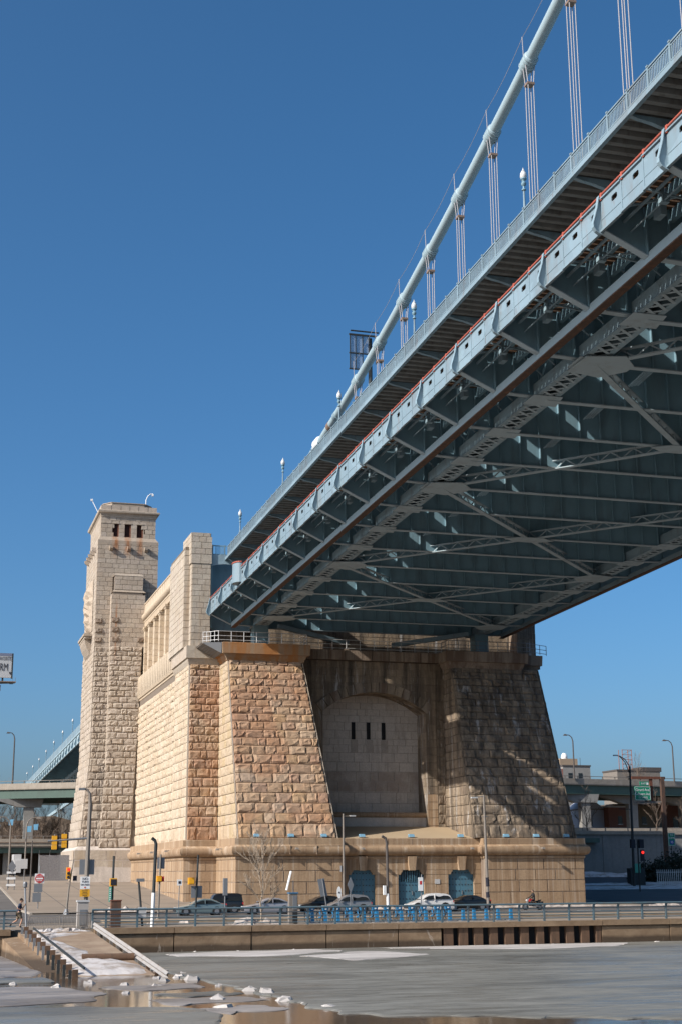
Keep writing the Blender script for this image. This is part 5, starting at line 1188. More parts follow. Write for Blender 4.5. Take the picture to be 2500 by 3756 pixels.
for k1, k2 in (('ran','rto'),('lan','lto')): MB().tube([J[k1][0], J[k2][0], tuple(Vector(J[k2][0])+(Vector(J[k2][0])-Vector(J[k1][0]))*.25)], [.05,.048,.03], 8).build('shoe', MT['tyre'], bd, smooth=True)
head(rn, (ox+.14, oy, oz+1.66), (1, .1, 0))
# motorcycle and rider
mc = wthing('motorcycle', 'red and black motorcycle riding left on the far lane', 'motorcycle', (57, 131, -.25))
mx, my, mz = 57.0, 131.0, -.25
for wx in (-.75, .72):
    P = [(mx+wx+.28*math.cos(a*math.pi/9), my, mz+.31+.28*math.sin(a*math.pi/9)) for a in range(19)]
    w_ = MB().tube(P, .055, 8, caps=False).build('wheel', MT['tyre'], mc, smooth=True); MB().tube([(mx+wx, my-.05, mz+.31), (mx+wx, my+.05, mz+.31)], .2, 12).build('rim', MT['grey'], w_)
MB().tube([(mx-.75,my-.08,mz+.31),(mx-.5,my-.08,mz+.85),(mx-.42,my-.08,mz+1.02)], .03, 6).tube([(mx-.75,my+.08,mz+.31),(mx-.5,my+.08,mz+.85),(mx-.42,my+.08,mz+1.02)], .03, 6).build('fork', MT['grey'], mc)
tk = [(-.42,.78),(-.38,.98),(-.15,1.02),(.05,.9),(.1,.76)]; MB().prism([(mx+a, mz+b) for a, b in tk], my-.15, my+.15).build('fuel_tank', MT['red_sign'], mc)
MB().prism([(mx-.3,mz+.35),(mx-.35,mz+.72),(mx+.25,mz+.72),(mx+.3,mz+.35)], my-.17, my+.17).build('engine', MT['tyre'], mc)
MB().prism([(mx+.05,mz+.78),(mx+.1,mz+.86),(mx+.5,mz+.84),(mx+.85,mz+.95),(mx+.85,mz+.85),(mx+.5,mz+.72)], my-.13, my+.13).build('seat', leather, mc)
MB().box(mx+.5, mx+1.0, my-.3, my-.14, mz+.45, mz+.78).build('saddlebag', leather, mc); MB().box(mx+.5, mx+1.0, my+.14, my+.3, mz+.45, mz+.78).build('saddlebag', leather, mc)
MB().tube([(mx-.35,my-.38,mz+1.08),(mx-.45,my-.1,mz+1.05),(mx-.45,my+.1,mz+1.05),(mx-.35,my+.38,mz+1.08)], .02, 6).build('handlebar', MT['grey'], mc)
MB().lathe([(.03,-.08),(.11,0),(.12,.08),(.08,.12)], (mx-.58,my,mz+.85), 10).build('headlamp', MT['lamp_glass'], mc)
MB().tube([(mx-.1,my-.2,mz+.35),(mx+.9,my-.22,mz+.32)], .05, 8).build('exhaust', MT['rim'], mc)
rdp = wthing('person', 'rider in black leathers and dark helmet on the motorcycle', 'person', (57, 131, .55))
ox, oy, oz = mx+.12, my, mz
J = {}; E_ = []
jt('pelvis', .05,0,.95,(.15,.13)); jt('waist', .05,0,1.12,(.14,.11)); jt('chest', .0,0,1.36,(.18,.13)); jt('neckb', -.02,0,1.52,(.07,.07)); jt('neck', -.04,0,1.59,.06)
for s, nm in ((-1,'r'),(1,'l')):
    jt(nm+'sh', -.02, s*.2, 1.47, .07); jt(nm+'el', -.2, s*.32, 1.22, .055); jt(nm+'wr', -.43, s*.37, 1.1, .04); jt(nm+'hip', .0, s*.13, .92, .11); jt(nm+'kn', -.4, s*.24, .78, .08); jt(nm+'an', -.22, s*.24, .42, .055); jt(nm+'to', -.38, s*.24, .36, .045)
    E_ += [('neckb',nm+'sh'),(nm+'sh',nm+'el'),(nm+'el',nm+'wr'),('pelvis',nm+'hip'),(nm+'hip',nm+'kn'),(nm+'kn',nm+'an'),(nm+'an',nm+'to')]
    hand(nm, J[nm+'wr'][0], (-1,0,-.2), J, E_, nm+'wr')
E_ += [('pelvis','waist'),('waist','chest'),('chest','neckb'),('neckb','neck')]
skin_body('body', J, E_, leather, rdp)
head(rdp, (ox-.07, oy, oz+1.72), (-1, -.1, 0), helmet=leather)

# ------------------------------------------------------------------ shared bicycles and docks
def bike():
    t = thing('shared_bicycle', '', 'bicycle', (0,0,0), 0, 'shared bicycles in the docking row')
    for y in (-.52, .52):
        P = [(0, y+.32*math.cos(a*math.pi/9), .33+.32*math.sin(a*math.pi/9)) for a in range(19)]
        w = ob('wheel', MB().tube(P, .022, 6, caps=False).mesh('wheel'), MT['tyre'], t)
        ob('fender', MB().grid([[(x, y+.36*math.cos(a), .33+.36*math.sin(a)) for x in (-.05, .05)] for a in [R(20+17.5*i) for i in range(9)]]).mesh('fender'), MT['bike'], w)
    ob('frame', MB().tube([(0,.45,.33),(0,.12,.32),(0,-.3,.62),(0,-.38,.95)], .045, 7).tube([(0,.12,.32),(0,.25,.78)], .035, 7).tube([(0,-.52,.33),(0,-.4,.78),(0,-.38,1.02)], .03, 7).mesh('frame', smooth=True), MT['bike'], t)
    ob('seat', MB().hexa([(-.09,.15,.9),(.09,.15,.9),(.12,.4,.9),(-.12,.4,.9)], [(-.05,.13,.97),(.05,.13,.97),(.11,.38,.98),(-.11,.38,.98)]).tube([(0,.25,.75),(0,.26,.92)], .02, 6).mesh('seat'), MT['tyre'], t)
    ob('handlebar', MB().tube([(-.3,-.22,1.06),(-.25,-.34,1.06),(0,-.4,1.02),(.25,-.34,1.06),(.3,-.22,1.06)], .02, 6).mesh('handlebar'), MT['tyre'], t)
    ob('basket', MB().hexa([(-.14,-.72,.76),(.14,-.72,.76),(.14,-.48,.76),(-.14,-.48,.76)], [(-.2,-.78,.98),(.2,-.78,.98),(.2,-.44,.98),(-.2,-.44,.98)]).mesh('basket'), MT['bike'], t)
    ob('headlamp', MB().box(-.05, .05, -.82, -.76, .84, .92).mesh('headlamp'), MT['lamp_glass'], t)
    return t
def dock():
    t = thing('bike_dock', '', 'bike dock', (0,0,0), 0, 'docking posts of the bicycle row')
    ob('post', MB().hexa([(-.11,-.14,0),(.11,-.14,0),(.11,.14,0),(-.11,.14,0)], [(-.08,-.05,.78),(.08,-.05,.78),(.08,.14,.78),(-.08,.14,.78)]).mesh('post'), MT['bike'], t)
    ob('base_plate', MB().box(-.35, .35, -.5, .5, -.0, .05).mesh('base_plate'), MT['grey'], t)
    return t
bxs = [24.86, 25.73, 26.59, 27.45, 28.33, 29.22, 30.06, 30.92, 31.8, 32.63, 33.52, 34.32]; exs = [35.27, 36.04, 36.93, 37.78, 38.7]
ordn = ['first', 'second', 'third', 'fourth', 'fifth', 'sixth', 'seventh', 'eighth', 'ninth', 'tenth', 'eleventh', 'twelfth', 'thirteenth', 'fourteenth', 'fifteenth', 'sixteenth', 'seventeenth']
b0 = bike(); d0 = dock()
for i, x in enumerate(bxs):
    lb = 'blue shared bicycle, %s from the kiosk in the docking row' % ordn[i]
    if i == 0: b0.location = (x, 93.6, .2); b0['label'] = lb; b0.rotation_euler = (0,0,.05)
    else: dup(b0, (x, 93.6+random.uniform(-.08,.08), .2), random.uniform(-.12,.12), lb)
for i, x in enumerate(bxs+exs):
    lb = 'blue docking post, %s from the kiosk, %s' % (ordn[i], 'holding a bicycle' if i < 12 else 'standing empty')
    if i == 0: d0.location = (x+.05, 92.75, .2); d0['label'] = lb
    else: dup(d0, (x+.05, 92.75, .2), 0, lb)
k = wthing('bike_kiosk', 'tall grey bicycle rental kiosk with tilted solar panel', 'kiosk', (23.45, 92.2, .2))
MB().box(23.2, 23.75, 92.1, 92.5, .2, 2.1).build('cabinet', MT['pole_grey'], k); MB().box(23.42, 23.7, 92.06, 92.1, 1.1, 1.95).build('screen', MT['grey'], k); MB().box(23.4, 23.72, 92.0, 92.09, .3, .95).build('panel', MT['tyre'], k); MB().box(23.16, 23.79, 92.05, 92.55, 2.1, 2.16).build('cap', MT['bike'], k)
MB().tube([(23.5,92.3,2.1),(23.5,92.3,2.9)], .03, 6).build('mast', MT['grey'], k); MB().bar((23.05,92.3,2.3), (23.35,92.3,3.5), .3, .06, (1,0,-.25)).build('solar_panel', MT['white'], k)

# ------------------------------------------------------------------ poles, signals, signs
def pole(name, label, cat, pts, r, m, foot=True, group=None):
    t = wthing(name, label, cat, pts[0], group)
    MB().tube(pts, r, 8).build('pole', m, t, smooth=True)
    if foot: x, y, z = pts[0]; MB().lathe([(.2,0),(.2,.05),(.12,.12),(.1,.3)], (x, y, z), 8).build('foot', m, t)
    return t
def signplate(t, x, y, z0, z1, w, m, name='sign_plate', yaw=0):
    return MB().box(x-w/2, x+w/2, y-.02, y+.02, z0, z1).build(name, m, t)
def ped_signal(t, x, y, z, m=None, lit=True):
    o = MB().box(x-.22, x+.22, y-.12, y+.12, z, z+.48).build('crossing_signal', m or MT['yellow'], t); MB().box(x-.18, x+.18, y-.2, y-.12, z+.06, z+.42).build('visor', MT['yellow'] if m is None else MT['ink'], o); return o
t = pole('street_pole', 'dark bent-topped pole with white lower half on the promenade', 'pole', [(14.2,90.7,2.2),(14.27,90.7,5.2),(14.2,90.7,5.4),(14.0,90.7,5.55)], .1, MT['pole_dark'], False); MB().tube([(14.15,90.7,.2),(14.2,90.7,2.25)], .115, 8).build('white_base', MT['white'], t)
t = pole('signal_pole', 'signal post with red hand crossing signal and blank sign back before the side wall', 'signal', [(19.2,120,-.25),(19.3,120,4.9)], .08, MT['pole_grey']); signplate(t, 19.35, 120.1, 3.75, 4.65, .62, MT['sign_back']); ped_signal(t, 19.2, 119.9, 2.7); MB().box(19.15, 19.6, 119.78, 119.9, 2.72, 3.14).build('hand_face', MT['red_sign'], t)
t = pole('signal_pole', 'dark signal post with plain yellow crossing signal and grey sign back', 'signal', [(19.1,103,-.25),(19.25,103,4.65)], .07, MT['pole_dark']); ped_signal(t, 18.78, 103, 2.62); signplate(t, 19.2, 103.1, 1.7, 2.52, .78, MT['sign_back'])
t = pole('sign_post', 'thin post with a tall narrow sign seen edge-on', 'sign', [(20.6,100,-.25),(20.62,100,3.0)], .045, MT['grey'], False); MB().box(20.48, 20.76, 99.85, 100.15, 1.9, 3.05).build('sign_plate', MT['sign_back'], t)
t = pole('street_lamp', 'slim grey street lamp in front of the left end of the doors', 'street lamp', [(40.77,139.9,-.25),(40.77,139.9,9.05)], [.13,.09], MT['pole_grey']); MB().bar((40.7,139.9,8.8), (41.7,139.9,8.85), .08).build('arm', MT['pole_grey'], t); MB().box(41.4, 42.0, 139.75, 140.05, 8.78, 8.9).build('lamp_head', MT['white_rail'], t); MB().tube([(40.5,139.9,3.4),(40.5,139.9,4.0)], .1, 6).build('junction_box', MT['grey'], t)
t = pole('street_pole', 'dark pole with bent top and white sleeve between the doors', 'pole', [(40.5,125,-.25),(40.45,125,5.9),(40.35,125,6.3),(40.0,125,6.5)], .12, MT['pole'], False); MB().tube([(40.5,125,-.25),(40.48,125,1.5)], .14, 8).build('white_sleeve', MT['white'], t); MB().box(40.05, 40.3, 124.85, 125.05, 1.4, 2.2).build('meter_box', MT['white'], t)
t = pole('street_lamp', 'tall banded street lamp pole right of the blue doors', 'street lamp', [(41.25,103,-.25),(41.13,103,9.05)], [.13,.08], MT['pole_grey']); MB().bar((41.15,103,8.95), (40.45,103,8.85), .06).build('arm', MT['grey'], t); MB().box(40.1, 40.6, 102.9, 103.1, 8.78, 8.88).build('lamp_head', MT['white_rail'], t); MB().bar((40.95,103,7.4), (41.4,103,7.42), .05).build('cross_arm', MT['grey'], t)
for z0, z1 in ((.6,1.0),(1.5,1.9),(2.3,2.95)): MB().tube([(41.24,103,z0),(41.2,103,z1)], .14, 8).build('poster_wrap', MT['ink'], t)
t = pole('sign_post', 'white oval sign on a thin post before the grey car', 'sign', [(29.07,101,-.25),(29.07,101,2.2)], .035, MT['grey'], False); MB().prism([(29.07+.16*math.cos(a*.5236), 2.0+.42*math.sin(a*.5236)) for a in range(12)], 100.92, 100.95).build('sign_plate', MT['white'], t); MB().box(29.02, 29.12, 100.9, 100.918, 1.95, 2.05).build('mark', MT['ink'], t)
t = pole('sign_post', 'pale diamond sign seen edge-on before the left blue door', 'sign', [(29.95,101,-.25),(29.92,101,3.0)], .04, MT['grey'], False); MB().prism([(29.67,2.55),(29.92,3.05),(30.15,2.5),(29.92,1.95)], 100.93, 100.96).build('sign_plate', MT['sign_back'], t)
t = pole('sign_post', 'leaning post with grey sign backs before the black sloping sedan', 'sign', [(28.35,101,-.25),(27.85,101,2.95)], .045, MT['grey'], False); MB().bar((27.75,101.06,2.95), (28.0,101.06,1.75), .5, .03, (0,1,0)).build('sign_plate', MT['sign_back'], t)
t = pole('sign_post', 'leaning post with a white notice before the middle blue door', 'sign', [(35.2,101,-.25),(35.3,101,3.2)], .045, MT['grey'], False); signplate(t, 35.2, 100.93, 2.05, 3.0, .36, MT['white']); MB().box(35.12, 35.28, 100.9, 100.908, 2.5, 2.75).build('arrow_mark', MT['red_sign'], t)
# NO TURN ON RED post with mast arm and hanging signals
t = pole('signal_mast', 'grey mast with lamp hook carrying NO TURN ON RED sign and signal arm', 'signal mast', [(11.05,100,-.25),(11.15,100,8.0),(11.1,100,8.7),(10.9,100,9.0),(10.65,100,9.05)], [.17,.13,.1,.08,.07], MT['pole_grey']); MB().box(10.35, 10.75, 99.9, 100.1, 8.95, 9.1).build('lamp_head', MT['grey'], t)
MB().tube([(11.1,100,5.75),(8.4,100,5.55)], .07, 8).build('mast_arm', MT['grey'], t); MB().box(10.6, 11.6, 100.15, 100.19, 3.35, 4.35).build('sign_back', MT['sign_back'], t)
sp = signplate(t, 10.98, 99.8, 2.42, 3.22, .64, MT['white'])
for i, w in enumerate(('NO', 'TURN', 'ON RED')): text(w, (.24, .17, .16)[i], MT['ink'], sp, (10.98, 99.77, 3.07-i*.19))
MB().tube([(10.98,99.79,2.52),(10.98,99.77,2.52)], .055, 10).build('red_dot', MT['red_sign'], sp)
sp = signplate(t, 10.98, 99.8, 1.92, 2.38, .66, MT['orange_sign'])
for i in range(4): MB().box(10.98-.2+.05*(i % 2), 10.98+.2-.04*(i % 2), 99.772, 99.779, 2.3-i*.1-.02, 2.3-i*.1+.015).build('small_print', MT['ink'], sp)
for i, (x, z) in enumerate(((8.85, 5.0), (9.5, 5.12))):
    sg = wthing('traffic_signal', 'yellow traffic signal head seen from behind, %s of the hanging pair' % ('left' if i == 0 else 'right'), 'traffic light', (x, 100, z), 'hanging traffic signals')
    for j in range(3):
        MB().box(x-.17, x+.17, 99.95, 100.18, z+.31*j+.01, z+.31*j+.29).build('section', MT['yellow'], sg); MB().tube([(x, 100.2, z+.31*j+.15), (x, 100.4, z+.31*j+.12)], .13, 10, False).build('visor', MT['yellow'], sg)
    MB().box(x+.16, x+.3, 100.12, 100.16, z-.05, z+.98).build('backplate', MT['ink'], sg); MB().tube([(x,100.05,z+.92),(x,100.05,z+1.0)], .04, 6).build('hanger', MT['grey'], sg)
t = pole('signal_pole', 'leaning grey pole carrying the lit red traffic signal by the plaza', 'signal', [(13.45,137,-.25),(13.6,137,2),(13.95,137,4.7)], [.1,.07,.05], MT['pole_grey']); MB().lathe([(.3,0),(.22,.25),(.12,.5)], (13.45,137,-.25), 8).build('flared_base', MT['grey'], t)
sg = wthing('traffic_signal', 'traffic signal showing a red light beside the tower plinth', 'traffic light', (13.5, 136.8, 2.9)); MB().box(13.3, 13.68, 136.7, 136.95, 2.9, 3.95).build('housing', MT['yellow'], sg)
em, et, ep = base('red_lens', .4); ep.inputs['Base Color'].default_value = (.8,.02,.02,1); ep.inputs['Emission Color'].default_value = (1,.03,.02,1); ep.inputs['Emission Strength'].default_value = 1.2
for j, mm in enumerate((MT['ink'], MT['ink'], em)): MB().tube([(13.49,136.69,3.08+.34*j),(13.49,136.6,3.08+.34*j)], .13, 12).build('lens', mm, sg)
MB().box(13.95, 14.3, 136.9, 137.1, 2.75, 3.2).build('crossing_signal', MT['ink'], sg)
# DO NOT ENTER, plaza poles
t = pole('sign_post', 'post with round red DO NOT ENTER sign above two grey sign backs', 'sign', [(12.15,153.2,-.2),(12.2,153.2,4.2)], .05, MT['grey'], False)
sp = signplate(t, 12.2, 153.1, 2.45, 3.4, .95, MT['white']); MB().tube([(12.2,153.07,2.92),(12.2,153.05,2.92)], .45, 20).build('red_disc', MT['red_sign'], sp); MB().box(11.85, 12.55, 153.03, 153.045, 2.84, 2.99).build('white_bar', MT['white'], sp)
text('DO NOT', .2, MT['white'], sp, (12.2, 153.03, 3.14)); text('ENTER', .2, MT['white'], sp, (12.2, 153.03, 2.69))
for z0, z1, x in ((1.55,2.38,12.1),(.6,1.5,12.0)): signplate(t, x, 153.1, z0, z1, .85, MT['sign_back'])
pole('street_pole', 'tall thin brown pole on the plaza left of the DO NOT ENTER sign', 'pole', [(12.0,163,.3),(12.05,163,6.9)], [.1,.07], MT['pole'])
pole('street_pole', 'thin dark post standing on the plaza beside the tower', 'pole', [(15.6,196,1.8),(15.5,196,5.5)], .06, MT['grey'])
t = pole('signal_pole', 'dark post with green street-name blade and crossing signal behind the railing', 'signal', [(11.95,93,.2),(11.98,93,4.5)], .07, MT['pole_dark']); ped_signal(t, 11.98, 92.85, 2.65, MT['yellow']); MB().box(11.72, 11.9, 92.9, 92.93, 1.7, 2.6).build('street_name_blade', MT['mint'], t)
for i in range(6): MB().box(11.77, 11.85, 92.885, 92.899, 1.78+i*.13, 1.85+i*.13).build('small_print', MT['white'], t)
MB().box(11.85, 12.1, 92.85, 92.92, .55, .8).build('push_button', MT['orange_sign'], t)
t = pole('street_pole', 'short leaning pole with a broken head on the promenade', 'pole', [(13.9,93,.2),(13.6,93,2.9)], .07, MT['pole_dark'], False); MB().box(13.45, 13.95, 92.9, 93.1, 2.9, 3.1).build('broken_head', MT['grey'], t); MB().box(13.6, 14.1, 92.8, 93.0, .7, 1.35).build('pale_box', MT['white_rail'], t)
t = pole('parking_meter', 'slim grey post with rounded head at the top of the ramp', 'meter', [(6.75,93.2,.2),(6.6,93.7,2.6)], .06, MT['grey'], False); MB().lathe([(.05,2.55),(.13,2.65),(.14,2.85),(.08,2.95)], (6.6,93.7,0), 10).build('head', MT['grey'], t)
t = pole('sign_post', 'short post with small white square sign before the pier corner', 'sign', [(21.9,126,-.25),(21.95,126,2.35)], .04, MT['grey'], False); signplate(t, 21.95, 125.95, 2.35, 2.85, .42, MT['white']); MB().box(21.85, 22.05, 125.91, 125.928, 2.5, 2.72).build('mark', MT['ink'], t)
t = wthing('utility_cabinet', 'tall grey-white utility cabinet below the NO TURN ON RED sign', 'cabinet', (9.9, 90.7, .2)); MB().box(9.57, 10.23, 90.6, 91.1, .2, 1.75).build('body', MT['stucco'], t); MB().box(9.52, 10.28, 90.55, 91.15, 1.75, 1.85).build('lid', MT['white_rail'], t); MB().box(9.7, 10.12, 90.57, 90.6, .4, 1.3).build('door_panel', MT['sign_back'], t)
t = wthing('utility_cabinet', 'dark brown rusty box cabinet behind the railing', 'cabinet', (12.05, 92.2, .2)); MB().box(11.78, 12.4, 92.0, 92.5, .2, 1.75).build('body', MT['rust'], t); MB().box(11.75, 12.43, 91.97, 92.53, 1.75, 1.82).build('lid', MT['rusty'], t)

# ------------------------------------------------------------------ bare trees
def bare_tree(name, label, base_, h, spread, seed, m, levels=4, kids=4, tr=.09, twigs=1.0, group=None, crown_m=None, lean=(0,0)):
    rd = random.Random(seed); t = wthing(name, label, 'tree', base_, group); tk = MB(); cr = MB(); B0 = Vector(base_)
    trunk = [B0+Vector((lean[0]*f+rd.uniform(-.02,.02)*h, lean[1]*f+rd.uniform(-.02,.02)*h, h*.62*f)) for f in (0,.2,.4,.6,.8,1)]; trunk[0] = B0
    tk.tube(trunk, [tr*(1-.13*i) for i in range(6)], 7)
    def grow(p, d, L, r, lv):
        mid_ = p+d*L*.5+Vector((rd.uniform(-1,1), rd.uniform(-1,1), rd.uniform(-.3,.6)))*L*.07; q = p+d*L+Vector((0,0,L*.06))
        cr.tube([p, mid_, q], [max(r,.012), max(r*.75,.011), max(r*.4,.01)], 4 if lv > 1 else 3, False)
        if lv == 0: return
        for i in range(kids):
            f = .3+.7*(i+rd.random())/kids; a = p+(q-p)*f
            dd = (d*.8+Vector((rd.uniform(-1,1), rd.uniform(-1,1), rd.uniform(-.15,.8)))*.62).normalized(); grow(a, dd, L*rd.uniform(.4,.68), r*.55, lv-1)
    for i in range(7):
        f = .22+.78*i/6; p = trunk[0].lerp(trunk[-1], f); a = i*2.4+rd.random(); u = .75+.9*f
        d = Vector((math.cos(a)*spread, math.sin(a)*spread, u)).normalized(); grow(p, d, h*rd.uniform(.26,.4)*(1.1-.3*f), tr*.5*(1.1-.6*f), levels-1)
    d = Vector((0,0,1)); grow(trunk[-1], d, h*.38, tr*.4, levels-1)
    tk.build('trunk', m, t, smooth=True); tag(cr.build('crown', crown_m or m, t, fix=False), kind='stuff'); return t
bare_tree('bare_tree', 'young leafless street tree with pale branches before the sunlit plinth', (24.35,105,-.2), 5.9, .75, 4, MT['bark'], 4, 4, .075)
# ------------------------------------------------------------------ background: elevated highway
V = wthing('highway_viaduct', 'elevated highway with concrete parapet and green girders passing behind the anchorage', 'viaduct', (60, 262, 3.2))
vp_ = [(-70, 325), (14.2, 283), (27.7, 275), (70, 257), (112, 246), (140, 251), (200, 268), (300, 300)]
sweep(vp_, [(-.35, 18.8), (0, 18.8), (.04, 19.0), (.04, 19.95), (-.35, 19.95), (-.35, 18.9)]).build('parapet', MT['conc'], V)
for o_ in (0, -5, -10, -15, -20):
    sweep(vp_, [(o_-.35, 18.85), (o_-.35, 17.25), (o_-.1, 17.25), (o_-.1, 17.15), (o_-.85, 17.15), (o_-.85, 17.25), (o_-.6, 17.25), (o_-.6, 18.85)]).build('girder', MT['green_girder'], V)
sweep(vp_, [(-.3, 18.79), (-22, 18.79), (-22, 19.2), (-.3, 19.2)]).build('deck', MT['conc_grey'], V)
sweep(vp_, [(-.05, 20.36), (-.05, 20.46), (-.15, 20.46), (-.15, 20.36), (-.05, 20.36)]).build('rail', MT['pole_grey'], V)
for (ax, ay), (bx_, by) in zip(vp_[:-1], vp_[1:]):
    L = math.hypot(bx_-ax, by-ay); n = int(L/2.6)
    for i in range(n):
        f = i/n; x, y = ax+(bx_-ax)*f, ay+(by-ay)*f
        if -5 < x < 30 or 95 < x < 150: MB().box(x-.08, x+.08, y+.02, y+.18, 19.9, 20.4).build('rail_post', MT['pole_grey'], V)
for x, y, cw in ((119.4, 248.5, 1), (131.0, 252, 1), (145, 257, 1), (112, 262, 0), (2, 292, 0), (20, 283, 0)):
    MB().hexa([(x-2.2,y-1,15.6),(x+2.2,y-1,15.6),(x+2.2,y+1,15.6),(x-2.2,y+1,15.6)], [(x-6.9,y-1,17.14),(x+2.6,y-1,17.14),(x+2.6,y+1,17.14),(x-6.9,y+1,17.14)]).build('pier_cap', MT['conc_grey'], V)
    MB().hexa([(x-.8,y-.7,3),(x+.8,y-.7,3),(x+.8,y+.7,3),(x-.8,y+.7,3)], [(x-1.0,y-.7,15.6),(x+.9,y-.7,15.6),(x+.9,y+.7,15.6),(x-1.0,y+.7,15.6)]).build('pier_column', MT['conc_grey'], V)
def highway_lamp(label, x, y, z, h, arm, m=None, r=.12):
    m = m or MT['pole']; t = wthing('highway_lamp', label, 'street lamp', (x, y, z))
    MB().tube([(x,y,z),(x,y,z+h-1.2),(x+arm*.12,y,z+h-.5),(x+arm*.4,y,z+h-.08),(x+arm*.8,y,z+h)], [r*1.3,r,r*.8,r*.7,r*.6], 8).build('pole', m, t, smooth=True)
    MB().hexa([(x+arm*.75-.12,y-.2,z+h-.18),(x+arm*1.05+.12,y-.2,z+h-.18),(x+arm*1.05+.12,y+.2,z+h-.18),(x+arm*.75-.12,y+.2,z+h-.18)] if arm > 0 else [(x+arm*1.05-.12,y-.2,z+h-.18),(x+arm*.75+.12,y-.2,z+h-.18),(x+arm*.75+.12,y+.2,z+h-.18),(x+arm*1.05-.12,y+.2,z+h-.18)], [(x+arm*.9-.15,y-.1,z+h+.12),(x+arm*.9+.15,y-.1,z+h+.12),(x+arm*.9+.15,y+.1,z+h+.12),(x+arm*.9-.15,y+.1,z+h+.12)]).build('lamp_head', m, t); return t
highway_lamp('curved highway lamp on the viaduct left of the tower', 16.6, 281.8, 19.8, 9.8, -1.4)
highway_lamp('curved highway lamp on the viaduct right of the anchorage', 116.7, 246.6, 19.8, 8.2, -1.7)
highway_lamp('highway lamp on the viaduct cut by the right picture edge', 139.9, 251, 19.8, 8.0, -1.9)
# lower ramp bridge on the left
LR = wthing('ramp_bridge', 'low green-girdered ramp bridge left of the tower', 'bridge', (5, 235, 3))
MB().box(-40, 24, 235, 235.35, 7.54, 8.68).build('parapet', MT['conc'], LR); MB().box(-40, 24, 235.5, 235.9, 6.5, 7.52).build('girder', MT['green_girder'], LR); MB().box(-40, 24, 235.3, 244, 7.3, 7.53).build('deck', MT['conc_grey'], LR)
MB().tube([(-40,235.15,9.1),(24,235.15,9.1)], .05, 6).build('rail', MT['pole_grey'], LR)
MB().tube([(-40,234.9,8.15),(24,234.9,8.15)], .06, 6).build('conduit', MT['copper'], LR)
for i in range(28): MB().box(-36+i*2.2, -35.85+i*2.2, 235.08, 235.22, 8.66, 9.1).build('rail_post', MT['pole_grey'], LR)
for x in (5, 11.8, 13.6, 22): MB().box(x-.5, x+.5, 237, 238, 2.8, 7.3).build('column', MT['conc_grey'], LR)
MB().box(-40, 24, 243.5, 244.2, 3, 7.3).build('back_wall', MT['joint'], LR)
t = wthing('box_truck', 'pale box truck parked in the underpass below the ramp bridge', 'truck', (14.6, 226, 3)); MB().box(14.0, 15.1, 225, 230, 3.6, 6.2).build('box_body', MT['white_rail'], t); MB().box(14.1, 15.0, 223.6, 225, 3.5, 5.3).build('cab', MT['white_rail'], t)
for y in (224.3, 228.8): MB().tube([(13.95,y,3.5),(14.15,y,3.5)], .45, 12).build('wheel', MT['tyre'], t)
# mesh fence and covered signals
def mesh_mat():
    m, t, p = base('wire_mesh', .6, .3); p.inputs['Base Color'].default_value = (.24,.23,.23,1)
    n = noise(t, (5, 5, 5), 3, .6); p.inputs['Alpha'].default_value = .8; t.links.new(ramp(t, n, [(.3, .62), (.7, .95)]), p.inputs['Alpha']); return m
MT['mesh'] = mesh_mat()
t = wthing('mesh_fence', 'grey wire mesh security fence beside the tower plinth', 'fence', (18, 207, 2.2))
for i in range(3): MB().box(16.3+i*1.45, 17.72+i*1.45, 207, 207.03, 2.1, 5.85).build('mesh_panel', MT['mesh'], t)
for i in range(4): MB().tube([(16.3+i*1.45,207.05,2.0),(16.3+i*1.45,207.05,6.0)], .05, 6).build('post', MT['grey'], t); MB().bar((16.3+i*1.45,207.05,5.9),(16.3+i*1.45,206.6,6.5), .05).build('barbed_arm', MT['grey'], t)
cov = paint('blue_plastic_cover', (.16,.38,.55), .5)
for i, (x, z) in enumerate(((11.6, 9.7), (13.6, 10.6), (16.4, 9.6), (17.4, 9.9))):
    t = wthing('covered_signal', 'signal head wrapped in blue plastic, %s in the row above the ramp bridge' % ordn[i], 'signal', (x, 230, z), 'covered signals')
    MB().hexa([(x-.3,229.7,z),(x+.3,229.7,z),(x+.25,230.2,z),(x-.25,230.2,z)], [(x-.35,229.8,z+.8),(x+.38,229.8,z+.95),(x+.3,230.2,z+.9),(x-.3,230.2,z+.85)]).build('cover', cov, t); MB().tube([(x,230,z+.8),(x,230,z+1.6)], .03, 5).build('hanger', MT['grey'], t)
for i, (x, y, h, arm) in enumerate(((11.25, 190, 8.9, -1.8), (8.2, 222, 9.4, 2.6), (15.6, 224, 8.6, 1.9))): highway_lamp(['pale hooked lamp post at the far left of the plaza', 'double-arm style lamp behind the far left signals', 'hooked lamp beside the ramp bridge near the tower'][i], x, y, gz(y), h, arm, MT['pole_grey'], .1)
t = wthing('construction_barricade', 'white and orange striped barricade with diamond sign at the far left', 'barricade', (11.3, 186, 1.4))
for z in (1.9, 2.7, 3.4): MB().box(10.8, 11.9, 185.95, 186.0, z, z+.26).build('striped_board', MT['white'], t)
MB().prism([(10.9,4.26),(11.4,5.05),(11.9,4.26),(11.4,3.5)], 185.9, 185.93).build('diamond_sign', MT['sign_back'], t)
for x in (11.0, 11.8): MB().box(x-.05, x+.05, 186.02, 186.1, 1.3, 4.0).build('leg', MT['grey'], t)
tag(chunk(0, 0, .01).build('rubble', MT['slush']), 'x', 'x'); bpy.data.objects.remove(bpy.data.objects['rubble'])
t = wthing('sign_post', 'blank grey rectangular sign on a thin post left of the mesh fence', 'sign', (13.2, 190, 1.5)); MB().tube([(13.2,190,1.4),(13.2,190,5.2)], .05, 6).build('post', MT['grey'], t); signplate(t, 13.15, 189.93, 4.0, 5.2, .8, MT['white_rail'])
